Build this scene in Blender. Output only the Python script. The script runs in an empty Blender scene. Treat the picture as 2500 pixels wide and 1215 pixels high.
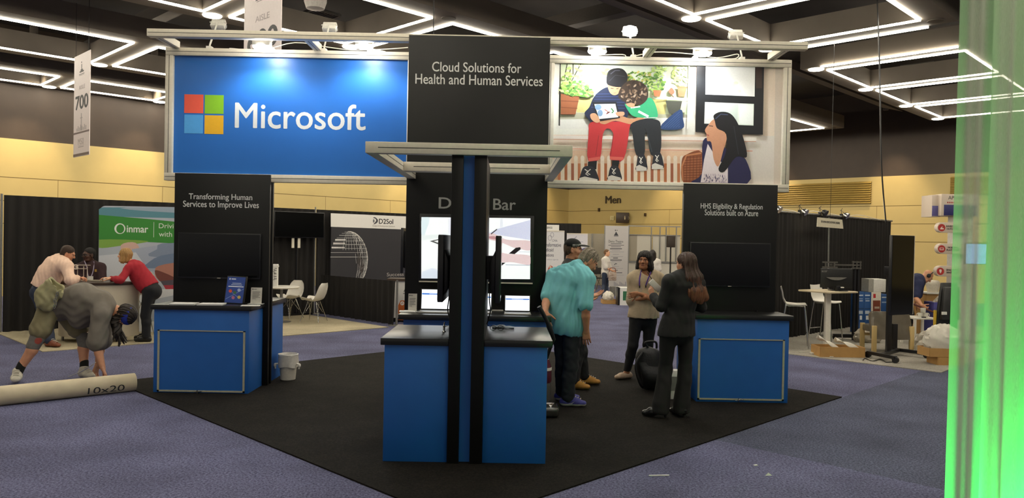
import bpy, bmesh, math, random
import numpy as np
from mathutils import Vector, Matrix
sc = bpy.context.scene
COL = sc.collection
# ---------------------------------------------------------------- camera
FPX, CX, CY = 1878.0, 1250.0, 607.5          # focal length and centre of the 2500 x 1215 frame
CAMP = Vector((0, 0, 1.8))
_fw = Vector((13/FPX, 1, -22.5/FPX)).normalized()
_r0 = _fw.cross(Vector((0, 0, 1))).normalized()
_u0 = _r0.cross(_fw)
_roll = 0.0187
_rt = _r0*math.cos(_roll) + _u0*math.sin(_roll)
_up = _u0*math.cos(_roll) - _r0*math.sin(_roll)
cam = bpy.data.objects.new('camera', bpy.data.cameras.new('camera'))
COL.objects.link(cam)
cam.data.sensor_fit = 'HORIZONTAL'; cam.data.sensor_width = 36.0
cam.data.lens = 36.0*FPX/2500; cam.data.clip_end = 200; cam.data.clip_start = .05
_m = Matrix((_rt, _up, -_fw)).transposed().to_4x4(); _m.translation = CAMP
cam.matrix_world = _m
sc.camera = cam
# ---------------------------------------------------------------- world, exposure
sc.view_settings.view_transform = 'Standard'; sc.view_settings.look = 'None'
sc.view_settings.gamma = 1; sc.view_settings.use_curve_mapping = False
sc.view_settings.exposure = 0.55
w = bpy.data.worlds.new('hall_air'); sc.world = w; w.use_nodes = True
w.node_tree.nodes['Background'].inputs[0].default_value = (1.0, .93, .84, 1)
w.node_tree.nodes['Background'].inputs[1].default_value = .31
def lamp(name, kind, loc, energy, color=(1, 1, 1), target=None, **kw):
    l = bpy.data.lights.new(name, kind); l.energy = energy; l.color = color
    for k, v in kw.items(): setattr(l, k, v)
    o = bpy.data.objects.new(name, l); COL.objects.link(o); o.location = loc
    if target is not None:
        o.rotation_euler = (Vector(target)-Vector(loc)).to_track_quat('-Z', 'Y').to_euler()
    return o
LED_POWER = 26.0           # emission of the ceiling light lines
FLOOD = 135.0              # watts of each sign floodlight
# ---------------------------------------------------------------- helpers
def _dir(px, py): return _fw + _rt*((px-CX)/FPX) + _up*((CY-py)/FPX)
def P(px, py, Y):
    d = _dir(px, py); return CAMP + d*(Y/d.y)
def G(px, py, z=0.0):
    d = _dir(px, py); return CAMP + d*((z-CAMP.z)/d.z)
def PL(px, py, o, n):
    d = _dir(px, py); return CAMP + d*((Vector(o)-CAMP).dot(n)/d.dot(n))
def proj(p):
    q = Vector(p)-CAMP; k = FPX/q.dot(_fw)
    return (CX+q.dot(_rt)*k, CY-q.dot(_up)*k)
S2 = math.sqrt(.5)
DA, DB = Vector((S2, S2, 0)), Vector((-S2, S2, 0))      # the hall's two directions
def PQ(p, q, z=0): return DA*p + DB*q + Vector((0, 0, z))
random.seed(7); rng = np.random.default_rng(7)

def lin(h):
    h = h.lstrip('#'); c = [int(h[i:i+2], 16)/255 for i in (0, 2, 4)]
    return tuple(x/12.92 if x <= .04045 else ((x+.055)/1.055)**2.4 for x in c)
MATS = {}
def M(name, hexc='#808080', rough=.6, metal=0.0, var=.08, scale=30, bump=0.0, emis=0.0, spec=.5, coat=0.0, hex2=None, stretch=None, detail=3):
    if name in MATS: return MATS[name]
    m = bpy.data.materials.new(name); m.use_nodes = True; MATS[name] = m
    nt = m.node_tree; b = nt.nodes['Principled BSDF']
    c = lin(hexc)
    b.inputs['Roughness'].default_value = rough; b.inputs['Metallic'].default_value = metal
    b.inputs['Specular IOR Level'].default_value = spec
    if coat: b.inputs['Coat Weight'].default_value = coat; b.inputs['Coat Roughness'].default_value = .08
    tc = nt.nodes.new('ShaderNodeTexCoord'); mp = nt.nodes.new('ShaderNodeMapping')
    if stretch: mp.inputs['Scale'].default_value = stretch
    nt.links.new(tc.outputs['Object'], mp.inputs[0])
    nz = nt.nodes.new('ShaderNodeTexNoise'); nz.inputs['Scale'].default_value = scale; nz.inputs['Detail'].default_value = detail
    nt.links.new(mp.outputs[0], nz.inputs['Vector'])
    mx = nt.nodes.new('ShaderNodeMix'); mx.data_type = 'RGBA'
    if hex2: c1, c2 = lin(hexc), lin(hex2)
    else: c1 = tuple(x*(1-var) for x in c); c2 = tuple(min(1, x*(1+var)) for x in c)
    mx.inputs[6].default_value = (*c1, 1); mx.inputs[7].default_value = (*c2, 1)
    rp = nt.nodes.new('ShaderNodeMapRange'); rp.inputs[1].default_value = .3; rp.inputs[2].default_value = .7
    nt.links.new(nz.outputs['Fac'], rp.inputs[0]); nt.links.new(rp.outputs[0], mx.inputs[0])
    nt.links.new(mx.outputs[2], b.inputs['Base Color'])
    if bump:
        bp = nt.nodes.new('ShaderNodeBump'); bp.inputs['Strength'].default_value = bump; bp.inputs['Distance'].default_value = .01
        nt.links.new(nz.outputs['Fac'], bp.inputs['Height']); nt.links.new(bp.outputs[0], b.inputs['Normal'])
    if emis:
        nt.links.new(mx.outputs[2], b.inputs['Emission Color']); b.inputs['Emission Strength'].default_value = emis
    return m

def wm(o):
    m = o.matrix_basis.copy()
    while o.parent: o = o.parent; m = o.matrix_basis @ m
    return m
def tag(o, label, cat, group=None, kind=None):
    if label: o['label'] = label
    if cat: o['category'] = cat
    if group: o['group'] = group
    if kind: o['kind'] = kind
    return o
def thing(name, label, cat, loc=(0, 0, 0), rotz=0.0, group=None):
    o = bpy.data.objects.new(name, None); COL.objects.link(o)
    o.location = loc; o.rotation_euler = (0, 0, rotz); o.empty_display_size = .1
    return tag(o, label, cat, group)
def dup(o, loc, rotz=None, label=None, group=None):
    def cp(a, par):
        c = a.copy(); COL.objects.link(c); c.parent = par
        for ch in list(a.children): cp(ch, c)
        return c
    r = cp(o, None); r.location = loc
    if rotz is not None: r.rotation_euler = (0, 0, rotz)
    if label: r['label'] = label
    if group: r['group'] = group
    return r

class MB:
    """collects shapes and links them as ONE mesh object"""
    def __init__(s): s.v, s.f, s.mi = [], [], []
    def add(s, vs, fs, mi=0):
        n = len(s.v); s.v += [Vector(x) for x in vs]
        for f in fs: s.f.append([n+i for i in f]); s.mi.append(mi)
        return s
    def box(s, lo, hi, mi=0):
        (a, b, c), (d, e, f) = lo, hi
        return s.add([(a, b, c), (d, b, c), (d, e, c), (a, e, c), (a, b, f), (d, b, f), (d, e, f), (a, e, f)],
            [(3, 2, 1, 0), (4, 5, 6, 7), (0, 1, 5, 4), (1, 2, 6, 5), (2, 3, 7, 6), (3, 0, 4, 7)], mi)
    def frame(s, c, X, Y, Z, mi=0):
        """box about c with half-extent vectors X, Y, Z"""
        c, X, Y, Z = map(Vector, (c, X, Y, Z))
        vs = [c+X*i+Y*j+Z*k for k in (-1, 1) for i, j in ((-1, -1), (1, -1), (1, 1), (-1, 1))]
        fl = X.cross(Y).dot(Z) < 0
        fs = [(3, 2, 1, 0), (4, 5, 6, 7), (0, 1, 5, 4), (1, 2, 6, 5), (2, 3, 7, 6), (3, 0, 4, 7)]
        return s.add(vs, [f[::-1] for f in fs] if fl else fs, mi)
    def bar(s, a, b, w, h, up=(0, 0, 1), mi=0):
        a, b = Vector(a), Vector(b); d = b-a; u = Vector(up)
        x = d.cross(u)
        if x.length < 1e-6: x = d.cross(Vector((1, 0, 0)))
        x.normalize(); z = x.cross(d).normalized()
        return s.frame((a+b)/2, d/2, x*w/2, z*h/2, mi)
    def tube(s, pts, r, n=8, mi=0, caps=True):
        pts = [Vector(p) for p in pts]; rs = r if isinstance(r, (list, tuple)) else [r]*len(pts)
        k = len(s.v); prev = None
        for i, p in enumerate(pts):
            d = (pts[min(i+1, len(pts)-1)]-pts[max(i-1, 0)]).normalized()
            if prev is None:
                x = d.cross(Vector((0, 0, 1)));
                if x.length < 1e-3: x = d.cross(Vector((1, 0, 0)))
            else: x = prev - d*prev.dot(d)
            x.normalize(); prev = x; y = d.cross(x)
            for j in range(n):
                t = 2*math.pi*j/n; s.v.append(p + (x*math.cos(t)+y*math.sin(t))*rs[i])
        for i in range(len(pts)-1):
            for j in range(n):
                s.f.append([k+i*n+j, k+i*n+(j+1) % n, k+(i+1)*n+(j+1) % n, k+(i+1)*n+j]); s.mi.append(mi)
        if caps:
            s.f.append([k+j for j in range(n)][::-1]); s.mi.append(mi)
            s.f.append([k+(len(pts)-1)*n+j for j in range(n)]); s.mi.append(mi)
        return s
    def lathe(s, prof, o=(0, 0, 0), n=28, mi=0, axis=None, x=None):
        o = Vector(o); Z = Vector(axis or (0, 0, 1)).normalized()
        X = Z.orthogonal().normalized() if x is None else Vector(x); Y = Z.cross(X)
        k = len(s.v)
        for r, z in prof:
            for j in range(n):
                t = 2*math.pi*j/n; s.v.append(o+Z*z+(X*math.cos(t)+Y*math.sin(t))*r)
        for i in range(len(prof)-1):
            for j in range(n):
                s.f.append([k+i*n+j, k+i*n+(j+1) % n, k+(i+1)*n+(j+1) % n, k+(i+1)*n+j]); s.mi.append(mi)
        if prof[0][0] > 1e-6: s.f.append([k+j for j in range(n)][::-1]); s.mi.append(mi)
        if prof[-1][0] > 1e-6: s.f.append([k+(len(prof)-1)*n+j for j in range(n)]); s.mi.append(mi)
        return s
    def prism(s, pts, d, mi=0):
        """closed outline pts (3-D, planar) pushed along d"""
        pts = [Vector(p) for p in pts]; d = Vector(d); n = len(pts)
        vs = pts+[p+d for p in pts]
        nn = Vector((0, 0, 0))
        for i in range(n): nn += (pts[i]-pts[0]).cross(pts[(i+1) % n]-pts[0])
        fs = [list(range(n))[::-1], list(range(n, 2*n))]+[[i, (i+1) % n, n+(i+1) % n, n+i] for i in range(n)]
        if nn.dot(d) < 0: fs = [f[::-1] for f in fs]
        return s.add(vs, fs, mi)
    def poly(s, pts, mi=0): return s.add(pts, [list(range(len(pts)))], mi)
    def ball(s, c, r, n=12, mi=0):
        r = (r, r, r) if not isinstance(r, (tuple, list)) else r
        k = len(s.v); c = Vector(c); m = max(4, n//2)
        for i in range(m+1):
            a = math.pi*i/m
            for j in range(n):
                t = 2*math.pi*j/n
                s.v.append(c+Vector((r[0]*math.sin(a)*math.cos(t), r[1]*math.sin(a)*math.sin(t), r[2]*math.cos(a))))
        for i in range(m):
            for j in range(n):
                s.f.append([k+i*n+j, k+(i+1)*n+j, k+(i+1)*n+(j+1) % n, k+i*n+(j+1) % n]); s.mi.append(mi)
        return s
    def sheet(s, fn, nu, nv, th=None, mi=0):
        """grid fn(u,v)->Vector; th closes it into a thin shell"""
        k = len(s.v); pts = [[Vector(fn(i/nu, j/nv)) for j in range(nv+1)] for i in range(nu+1)]
        flat = [p for r in pts for p in r]; q = nv+1
        fs = [[i*q+j, (i+1)*q+j, (i+1)*q+j+1, i*q+j+1] for i in range(nu) for j in range(nv)]
        if th is None: return s.add(flat, fs, mi)
        th = Vector(th); N = len(flat)
        fs2 = [[N+x for x in f[::-1]] for f in fs]
        rim = [i*q for i in range(nu+1)]+[nu*q+j for j in range(1, nv+1)]+[i*q+nv for i in range(nu-1, -1, -1)]+[j for j in range(nv-1, 0, -1)]
        side = [[rim[i], N+rim[i], N+rim[(i+1) % len(rim)], rim[(i+1) % len(rim)]] for i in range(len(rim))]
        return s.add(flat+[p+th for p in flat], fs+fs2+side, mi)
    def xf(s, m, o=(0, 0, 0)):
        s.v = [m @ v+Vector(o) for v in s.v]; return s
    def build(s, name, mats, parent=None, bevel=0.0, smooth=None, label=None, seg=2):
        me = bpy.data.meshes.new(name)
        inv = wm(parent).inverted() if parent else Matrix.Identity(4)
        me.from_pydata([inv @ v for v in s.v], [], s.f)
        for m in (mats if isinstance(mats, (list, tuple)) else [mats]): me.materials.append(m)
        me.polygons.foreach_set('material_index', s.mi)
        bm = bmesh.new(); bm.from_mesh(me)
        bmesh.ops.recalc_face_normals(bm, faces=bm.faces)
        if bevel:
            es = [e for e in bm.edges if len(e.link_faces) == 2 and e.calc_face_angle(0) > .6]
            bmesh.ops.bevel(bm, geom=es, offset=bevel, segments=seg, affect='EDGES', profile=.5, clamp_overlap=True)
        bm.to_mesh(me); bm.free()
        if smooth or bevel:
            me.shade_smooth(); me.set_sharp_from_angle(angle=smooth or .6)
        o = bpy.data.objects.new(name, me); COL.objects.link(o)
        if parent: o.parent = parent
        if label: o['label'] = label
        return o
    def solo(s, name, mats, label, cat, origin=None, group=None, kind=None, **kw):
        """a thing that is one mesh, its origin at its base"""
        if origin is None:
            lo = [min(v[i] for v in s.v) for i in range(3)]; hi = [max(v[i] for v in s.v) for i in range(3)]
            origin = Vector(((lo[0]+hi[0])/2, (lo[1]+hi[1])/2, lo[2]))
        origin = Vector(origin)
        for v in s.v: v -= origin
        o = s.build(name, mats, None, **kw); o.location = origin
        return tag(o, label, cat, group, kind)

def wire(cv): return bpy.data.meshes.new_from_object(cv)
def text(name, s, mat, parent, o, X, Z, box, bold=0.0, align='LEFT', ext=.0008, spacing=1.0, shear=0.0, out=None, label=None):
    """lettering laid in the plane o + X*u + Z*v so that its ink fills box (u0, v0, u1, v1)"""
    c = bpy.data.curves.new(name, 'FONT'); c.body = s; c.align_x = align; c.extrude = .02
    c.space_line = spacing; c.resolution_u = 4; c.shear = shear
    t = bpy.data.objects.new(name, c); src = bpy.data.meshes.new_from_object(t)
    bpy.data.objects.remove(t); bpy.data.curves.remove(c)
    n = len(src.vertices); co = np.empty(n*3); src.vertices.foreach_get('co', co); co = co.reshape(-1, 3)
    fs = [list(p.vertices) for p in src.polygons]; bpy.data.meshes.remove(src)
    lo, hi = co.min(0), co.max(0); u0, v0, u1, v1 = box
    if bold:                                              # heavier strokes: the outline swept a little sideways and upwards
        k = bold; sh = [(-k, 0), (k, 0), (0, k*.7), (0, -k*.7)]
        co = np.concatenate([co+np.array([a, b, 0]) for a, b in sh]); fs = [[i+n*j for i in f] for j in range(4) for f in fs]
        lo, hi = co.min(0), co.max(0)
    X, Z, o = Vector(X), Vector(Z), Vector(o); N = Vector(out) if out else X.cross(Z).normalized()
    uu = u0+(co[:, 0]-lo[0])/(hi[0]-lo[0])*(u1-u0); vv = v0+(co[:, 1]-lo[1])/(hi[1]-lo[1])*(v1-v0)
    ww = ext*(1+(co[:, 2]-lo[2])/(hi[2]-lo[2]))
    if bold: ww = ww+np.repeat(np.arange(4)*.00012, n)
    inv = wm(parent).inverted() if parent else Matrix.Identity(4)
    me = bpy.data.meshes.new(name); me.from_pydata([inv @ (o+X*uu[i]+Z*vv[i]+N*ww[i]) for i in range(len(co))], [], fs)
    me.materials.append(mat)
    ob = bpy.data.objects.new(name, me); COL.objects.link(ob); ob.parent = parent
    if label: ob['label'] = label
    return ob
def tpx(name, s, mat, parent, plane, x0, y0, x1, y1, **kw):
    """lettering whose ink covers the photo box on a plane (o, n)"""
    o, n = Vector(plane[0]), Vector(plane[1]).normalized()
    X = Vector((0, 0, 1)).cross(n).normalized(); Z = Vector((0, 0, 1))
    ym, xm = (y0+y1)/2, (x0+x1)/2
    a, b = PL(x0, ym, o, n)-o, PL(x1, ym, o, n)-o; c, d = PL(xm, y1, o, n)-o, PL(xm, y0, o, n)-o
    return text(name, s, mat, parent, o, X, Z, (a.dot(X), c.dot(Z), b.dot(X), d.dot(Z)), **kw)
def smooth_poly(pts, k=4):
    n = len(pts); out = []
    for i in range(n):
        p0, p1, p2, p3 = (np.array(pts[(i+j-1) % n], float) for j in range(4))
        for t in range(k):
            t /= k
            out.append(tuple(.5*((2*p1)+(p2-p0)*t+(2*p0-5*p1+4*p2-p3)*t*t+(3*p1-p0-3*p2+p3)*t**3)))
    return out
class Print:
    """flat printed artwork: layered colour shapes on one plane, linked as one mesh"""
    def __init__(s, plane, xf=lambda x, y: (x, y)):
        s.o, s.n = Vector(plane[0]), Vector(plane[1]).normalized(); s.xf = xf; s.mb = MB(); s.cols = []; s.k = 0
    def col(s, h):
        if h not in s.cols: s.cols.append(h)
        return s.cols.index(h)
    def poly(s, h, pts, curve=False, step=True):
        if curve: pts = smooth_poly(pts)
        s.k += 1
        vs = [PL(*s.xf(*p), s.o, s.n)+s.n*(.0006+.00004*s.k) for p in pts]
        s.mb.poly(vs, s.col(h)); return s
    def line(s, h, pts, w, step=True):
        pts = [np.array(p, float) for p in pts]; L, R = [], []
        for i, p in enumerate(pts):
            d = pts[min(i+1, len(pts)-1)]-pts[max(i-1, 0)]; d = d/(np.hypot(*d)+1e-9); q = np.array((-d[1], d[0]))*w/2
            L.append(tuple(p+q)); R.append(tuple(p-q))
        return s.poly(h, L+R[::-1], step=step)
    def ell(s, h, c, r, n=20, rot=0, step=True):
        ca, sa = math.cos(rot), math.sin(rot)
        return s.poly(h, [(c[0]+r[0]*math.cos(t)*ca-r[1]*math.sin(t)*sa, c[1]+r[0]*math.cos(t)*sa+r[1]*math.sin(t)*ca) for t in [2*math.pi*i/n for i in range(n)]], step=step)
    def build(s, name, parent, rough=.5, emis=0.0, label=None):
        ms = [M('print_%s_%d' % (h.lstrip('#'), int(emis*100)), h, rough, var=.03, scale=60, emis=emis) for h in s.cols]
        me = bpy.data.meshes.new(name); inv = wm(parent).inverted()
        me.from_pydata([inv @ v for v in s.mb.v], [], s.mb.f)
        for m in ms: me.materials.append(m)
        me.polygons.foreach_set('material_index', s.mb.mi)
        bm = bmesh.new(); bm.from_mesh(me)
        nl = inv.to_3x3() @ s.n
        bmesh.ops.triangulate(bm, faces=[f for f in bm.faces if len(f.verts) > 4])
        for f in bm.faces:
            f.normal_update()
            if f.normal.dot(nl) < 0: f.normal_flip()
        bm.to_mesh(me); bm.free()
        o = bpy.data.objects.new(name, me); COL.objects.link(o); o.parent = parent
        if label: o['label'] = label
        return o
# ---------------------------------------------------------------- common materials
ALU = M('aluminium', '#d9d1bf', .45, .06, var=.04)
ALUD = M('aluminium_groove', '#3c3a36', .5, .4)
BLACK = M('black_laminate', '#0c0c0b', .45, var=.1, scale=8, spec=.3)
BLUE = M('blue_laminate', '#1d5fae', .42, var=.035, scale=5)
CHROME = M('chrome', '#c9c9c6', .18, .95, var=.03)
DARKPL = M('black_plastic', '#141416', .35, var=.1)
SCREEN = M('dark_glass', '#08090a', .14, var=.05, spec=.35)
WHITE = M('white_plastic', '#e6e1d6', .38, var=.03)
PAPER = M('white_paper', '#e2e0da', .7, var=.03)
LETTER = M('silver_lettering', '#d3d3d0', .5, var=.02)
LETTERD = M('grey_lettering', '#8f8f8c', .5, var=.02)
DARKINK = M('dark_ink', '#2a2a2c', .6)
# ---------------------------------------------------------------- floor
def carpet_mat(name, c1, c2, mott):
    m = bpy.data.materials.new(name); m.use_nodes = True; nt = m.node_tree; b = nt.nodes['Principled BSDF']
    b.inputs['Roughness'].default_value = .95; b.inputs['Specular IOR Level'].default_value = .15
    tc = nt.nodes.new('ShaderNodeTexCoord')
    n1 = nt.nodes.new('ShaderNodeTexNoise'); n1.inputs['Scale'].default_value = 55; n1.inputs['Detail'].default_value = 5; n1.inputs['Roughness'].default_value = .85
    n2 = nt.nodes.new('ShaderNodeTexNoise'); n2.inputs['Scale'].default_value = mott; n2.inputs['Detail'].default_value = 5
    for n in (n1, n2): nt.links.new(tc.outputs['Object'], n.inputs['Vector'])
    r1 = nt.nodes.new('ShaderNodeMapRange'); r1.inputs[1].default_value = .38; r1.inputs[2].default_value = .64
    nt.links.new(n1.outputs['Fac'], r1.inputs[0])
    mx = nt.nodes.new('ShaderNodeMix'); mx.data_type = 'RGBA'; mx.inputs[6].default_value = (*lin(c1), 1); mx.inputs[7].default_value = (*lin(c2), 1)
    nt.links.new(r1.outputs[0], mx.inputs[0])
    r2 = nt.nodes.new('ShaderNodeMapRange'); r2.inputs[1].default_value = .3; r2.inputs[2].default_value = .7; r2.inputs[3].default_value = .72; r2.inputs[4].default_value = 1.2
    nt.links.new(n2.outputs['Fac'], r2.inputs[0])
    ml = nt.nodes.new('ShaderNodeMix'); ml.data_type = 'RGBA'; ml.blend_type = 'MULTIPLY'; ml.inputs[0].default_value = 1
    nt.links.new(mx.outputs[2], ml.inputs[6]); nt.links.new(r2.outputs[0], ml.inputs[7])
    nt.links.new(ml.outputs[2], b.inputs['Base Color'])
    bp = nt.nodes.new('ShaderNodeBump'); bp.inputs['Strength'].default_value = .7; bp.inputs['Distance'].default_value = .006
    nt.links.new(n1.outputs['Fac'], bp.inputs['Height']); nt.links.new(bp.outputs[0], b.inputs['Normal'])
    return m
PURPLE = carpet_mat('purple_carpet', '#2e2e47', '#8485a4', 1.2)
PILESHADE = carpet_mat('purple_carpet_pile_shade', '#272a39', '#70758c', 1.2)  # same carpet, light on the turned pile painted as a darker bluish tone
BLACKC = carpet_mat('black_plush_carpet', '#0a0908', '#28241f', 3.2)
BEIGEC = carpet_mat('beige_carpet', '#a59a80', '#c4b99c', 1.0)
GREYC = carpet_mat('light_grey_plank_carpet', '#8a857c', '#b0aba0', 1.0)
cF, cR = G(1021, 1239), G(2055, 970)
e1 = DA*(cR-cF).dot(DA)
cF = cR-e1                                  # square carpet turned by 45 degrees
SIDE = 6.25
cL, cB = cF+DB*SIDE, cR+DB*SIDE
mb = MB()
q0 = cF.dot(DB)
def fl(p0, p1, qa, qb, mi): mb.poly([PQ(p0, qa), PQ(p1, qa), PQ(p1, qb), PQ(p0, qb)], mi)
pS = G(1700, 1063).dot(DA)                  # seam between two carpet rolls
fl(-60, pS, -60, q0, 0); fl(pS, 60, -60, q0, 1); fl(-60, 60, q0, 60, 0)
o = mb.build('floor', [PURPLE, PILESHADE]); o['kind'] = 'structure'; o['label'] = 'purple loop carpet of the exhibition hall, one lane painted darker for pile shading'
MB().prism([cF, cR, cB, cL], (0, 0, .012)).solo('carpet', BLACKC, 'black plush square carpet under the blue booth', 'carpet')
def pad(name, mat, p0, p1, qa, qb, label):
    return MB().prism([PQ(p0, qa), PQ(p1, qa), PQ(p1, qb), PQ(p0, qb)], (0, 0, .012)).solo(name, mat, label, 'carpet')
cI = G(104, 859); pI, qI = cI.dot(DA), cI.dot(DB)
cD = G(941, 798); pD, qD = cD.dot(DA), cD.dot(DB)
QDR = 22.4/math.sqrt(2)                     # line of the left back drapes
pad('carpet', BEIGEC, pI, pI+3.05, qI, QDR+.1, 'beige carpet under the white counter with three people')
pad('carpet', BEIGEC, max(pD-3.4, pI+3.06), pD, qD-.1, QDR+.1, 'beige carpet under the two white shell chairs')
# ---------------------------------------------------------------- walls and ceiling
QW, PW = 34.8/math.sqrt(2), 40.8/math.sqrt(2)
ZB, ZS, ZS2, ZT = 4.31, 3.24, 2.60, 7.4
YEL = M('mustard_yellow_paint', '#c0aa6e', .65, var=.03, scale=2)
BRN = M('brown_wall_panel', '#382b20', .6, var=.08, scale=3)
SEAM = M('wall_seam', '#6d5a2c', .7)
def wall(name, a, b, n, label):
    a, b, n = Vector(a), Vector(b), Vector(n); m = MB()
    Zv = lambda z: Vector((0, 0, z)); t = -n*.3
    m.prism([a, b, b+t, a+t], Zv(ZB), 0)
    m.prism([a+Zv(ZB)-n*.03, b+Zv(ZB)-n*.03, b+t+Zv(ZB), a+t+Zv(ZB)], Zv(ZT-ZB), 1)
    for z in (ZS, ZS2-.62, ZS2): m.prism([a+Zv(z)+n*.001, b+Zv(z)+n*.001, b+Zv(z)-n*.02, a+Zv(z)-n*.02], Zv(.022), 2)
    L = (b-a).length; d = (b-a)/L
    for i in range(1, int(L/2.9)):
        p = a+d*(2.9*i); m.prism([p+n*.001, p+d*.012+n*.001, p+d*.012-n*.02, p-n*.02], Zv(ZS), 2)
    o = m.build(name, [YEL, BRN, SEAM]); o['kind'] = 'structure'; o['label'] = label
wall('wall_left', PQ(-8, QW), PQ(PW+.3, QW), -DB, 'yellow panelled hall wall with brown upper band on the left')
wall('wall_right', PQ(PW, QW), PQ(PW, -24), -DA, 'yellow panelled hall wall with brown upper band on the right')
DARKC = M('dark_brown_ceiling', '#2c2621', .8, var=.12, scale=2)
o = MB().box((-45, -14, ZT), (45, 45, ZT+.2)).build('ceiling', DARKC); o['kind'] = 'structure'; o['label'] = 'dark high ceiling above the light grid'
# ---------------------------------------------------------------- ceiling light grid
HC = 4.0; ZC = 1.8+HC
BEAM = M('taupe_ceiling_beam', '#6e655a', .7, var=.06, scale=2)
LED = M('white_light_line', '#fff6e2', .5, var=.0, emis=LED_POWER)
DISCM = M('lit_downlight_disc', '#fff4dc', .5, var=0, emis=14.0)
SPK = M('dark_ceiling_disc', '#4a4238', .6)
gaps = [(-2.16, -2.03), (-1.43, -1.30), (-.71, -.58), (.02, .14), (.745, .87), (1.471, 1.604), (2.213, 2.347), (2.936, 3.055), (3.653, 3.79), (4.265, 4.37), (5.01, 5.13), (5.77, 5.89), (6.5, 6.62)]
rows = [('nearest the camera side', -.58, .35, -.455, .225, 3, 10), ('over the front aisle', 1.0, 1.93, 1.124, 1.81, 2, 8), ('over the right aisle', 1.0, 1.93, 1.124, 1.81, 9, 12), ('over the blue booth', 2.6, 3.55, 2.73, 3.42, 2, 12),
        ('beyond the blue booth', 4.15, 5.1, 4.28, 4.96, 2, 11), ('along the left wall', 5.47, 6.12, 5.59, 6.0, 3, 11)]
TB = .42
for nm, qa, qb, ra, rb, g0, g1 in rows:
    t = thing('ceiling_light_grid', 'taupe ladder shaped ceiling raft with white light lines, row '+nm, 'ceiling light', PQ((gaps[g0][0])*HC, (qa+qb)/2*HC, ZC), group='ceiling light rafts')
    def slab(m, p0, p1, qa, qb, z0, z1, mi=0):
        m.prism([PQ(p0*HC, qa*HC, z0), PQ(p1*HC, qa*HC, z0), PQ(p1*HC, qb*HC, z0), PQ(p0*HC, qb*HC, z0)], (0, 0, z1-z0), mi)
    m = MB(); P0, P1 = gaps[g0][0], gaps[g1][1]
    slab(m, P0, P1, qa, ra, ZC, ZC+TB); slab(m, P0, P1, rb, qb, ZC, ZC+TB)
    for i in range(g0, g1+1): slab(m, gaps[i][0], gaps[i][1], ra, rb, ZC, ZC+TB)
    m.build('beam_frame', BEAM, t)
    w_ = .0082; e = .003
    for i in range(g0, g1):
        a, b = gaps[i][1], gaps[i+1][0]
        m = MB()
        for (x0, x1, y0, y1) in ((a-w_, b+w_, ra-w_, ra), (a-w_, b+w_, rb, rb+w_), (a-w_, a, ra+e, rb-e), (b, b+w_, ra+e, rb-e)):
            slab(m, x0, x1, y0, y1, ZC-.03, ZC+.004)
        m.build('light_line', LED, t)
    if nm in ('over the front aisle', 'over the right aisle'):
        m = MB(); x_ = gaps[g1][1] if nm == 'over the front aisle' else gaps[g0][0]-w_; slab(m, x_, x_+w_, ra, rb, ZC-.03, ZC+.004); m.build('light_line', LED, t)
    for i in range(g0, g1+1):
        pm = (gaps[i][0]+gaps[i][1])/2*HC
        MB().lathe([(.16, -.02), (.17, -.006), (.17, .004)], PQ(pm, (rb+.05)*HC, ZC), 24).build('downlight', DISCM, t, label='lit round downlight')
        if i % 2 == 0: MB().lathe([(.13, -.012), (.14, .003)], PQ(pm, (ra-.05)*HC, ZC), 24).build('speaker_disc', SPK, t)
# dark service beams and vents between the rafts
GR = M('grey_service_beam', '#57504a', .7)
for qc, lab in ((2.22, 'long grey sloping service beam across the dark ceiling over the booth'), (3.86, 'long grey service beam between two light rafts left of the booth'), (.72, 'grey service beam above the front aisle')):
    MB().prism([PQ(-2*HC, (qc-.09)*HC, ZC+.35), PQ(6.6*HC, (qc-.09)*HC, ZC+.35), PQ(6.6*HC, (qc+.07)*HC, ZC+.55), PQ(-2*HC, (qc+.07)*HC, ZC+.55)], (0, 0, .2)).solo('service_beam', GR, lab, 'ceiling beam', kind='structure')
for i in range(3):
    pc = (.55+1.62*i+1.1)*HC
    MB().prism([PQ(pc, -1*HC, ZC+.8), PQ(pc, 6*HC, ZC+.8), PQ(pc+.3, 6*HC, ZC+.8), PQ(pc+.3, -1*HC, ZC+.8)], (0, 0, .3)).solo('service_beam', GR, ['grey cross beam high in the dark ceiling at left', 'grey cross beam high in the dark ceiling over the booth', 'grey cross beam high in the dark ceiling at right'][i], 'ceiling beam', kind='structure')
VENTM = M('grey_vent_metal', '#4c4844', .5)
def cvent(px, py, lab, w=.62):
    c = G(px, py, ZC+.7); t = thing('ceiling_vent', lab, 'vent', c, math.pi/4)
    m = MB();
    for s in (-1, 1): m.frame(c+DA*s*w/2, DA*.02, DB*(w/2+.02), Vector((0, 0, .02))); m.frame(c+DB*s*w/2, DA*w/2, DB*.02, Vector((0, 0, .02)))
    m.build('frame', VENTM, t)
    m = MB()
    for i in range(9): m.frame(c+DA*((i-4)*w/9.5)+Vector((0, 0, .01)), DA*.012, DB*w/2, Vector((0, 0, .012)))
    m.frame(c+Vector((0, 0, .04)), DA*w/2, DB*w/2, Vector((0, 0, .008)))
    m.build('louvre', VENTM, t)
cvent(105, 103, 'square ceiling vent in the dark bay at the far left', .9); cvent(780, 37, 'square ceiling vent above the blue sign'); cvent(2250, 165, 'square ceiling vent at right beyond the light rafts', .8)
def cspk(px, py, lab):
    c = G(px, py, ZC+.2); MB().lathe([(.05, -.14), (.16, -.12), (.2, 0), (.2, .5)], c, 20).solo('ceiling_speaker', M('pale_speaker', '#a8a29a', .5), lab, 'speaker')
cspk(770, 5, 'round pale ceiling speaker above the blue sign')
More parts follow.
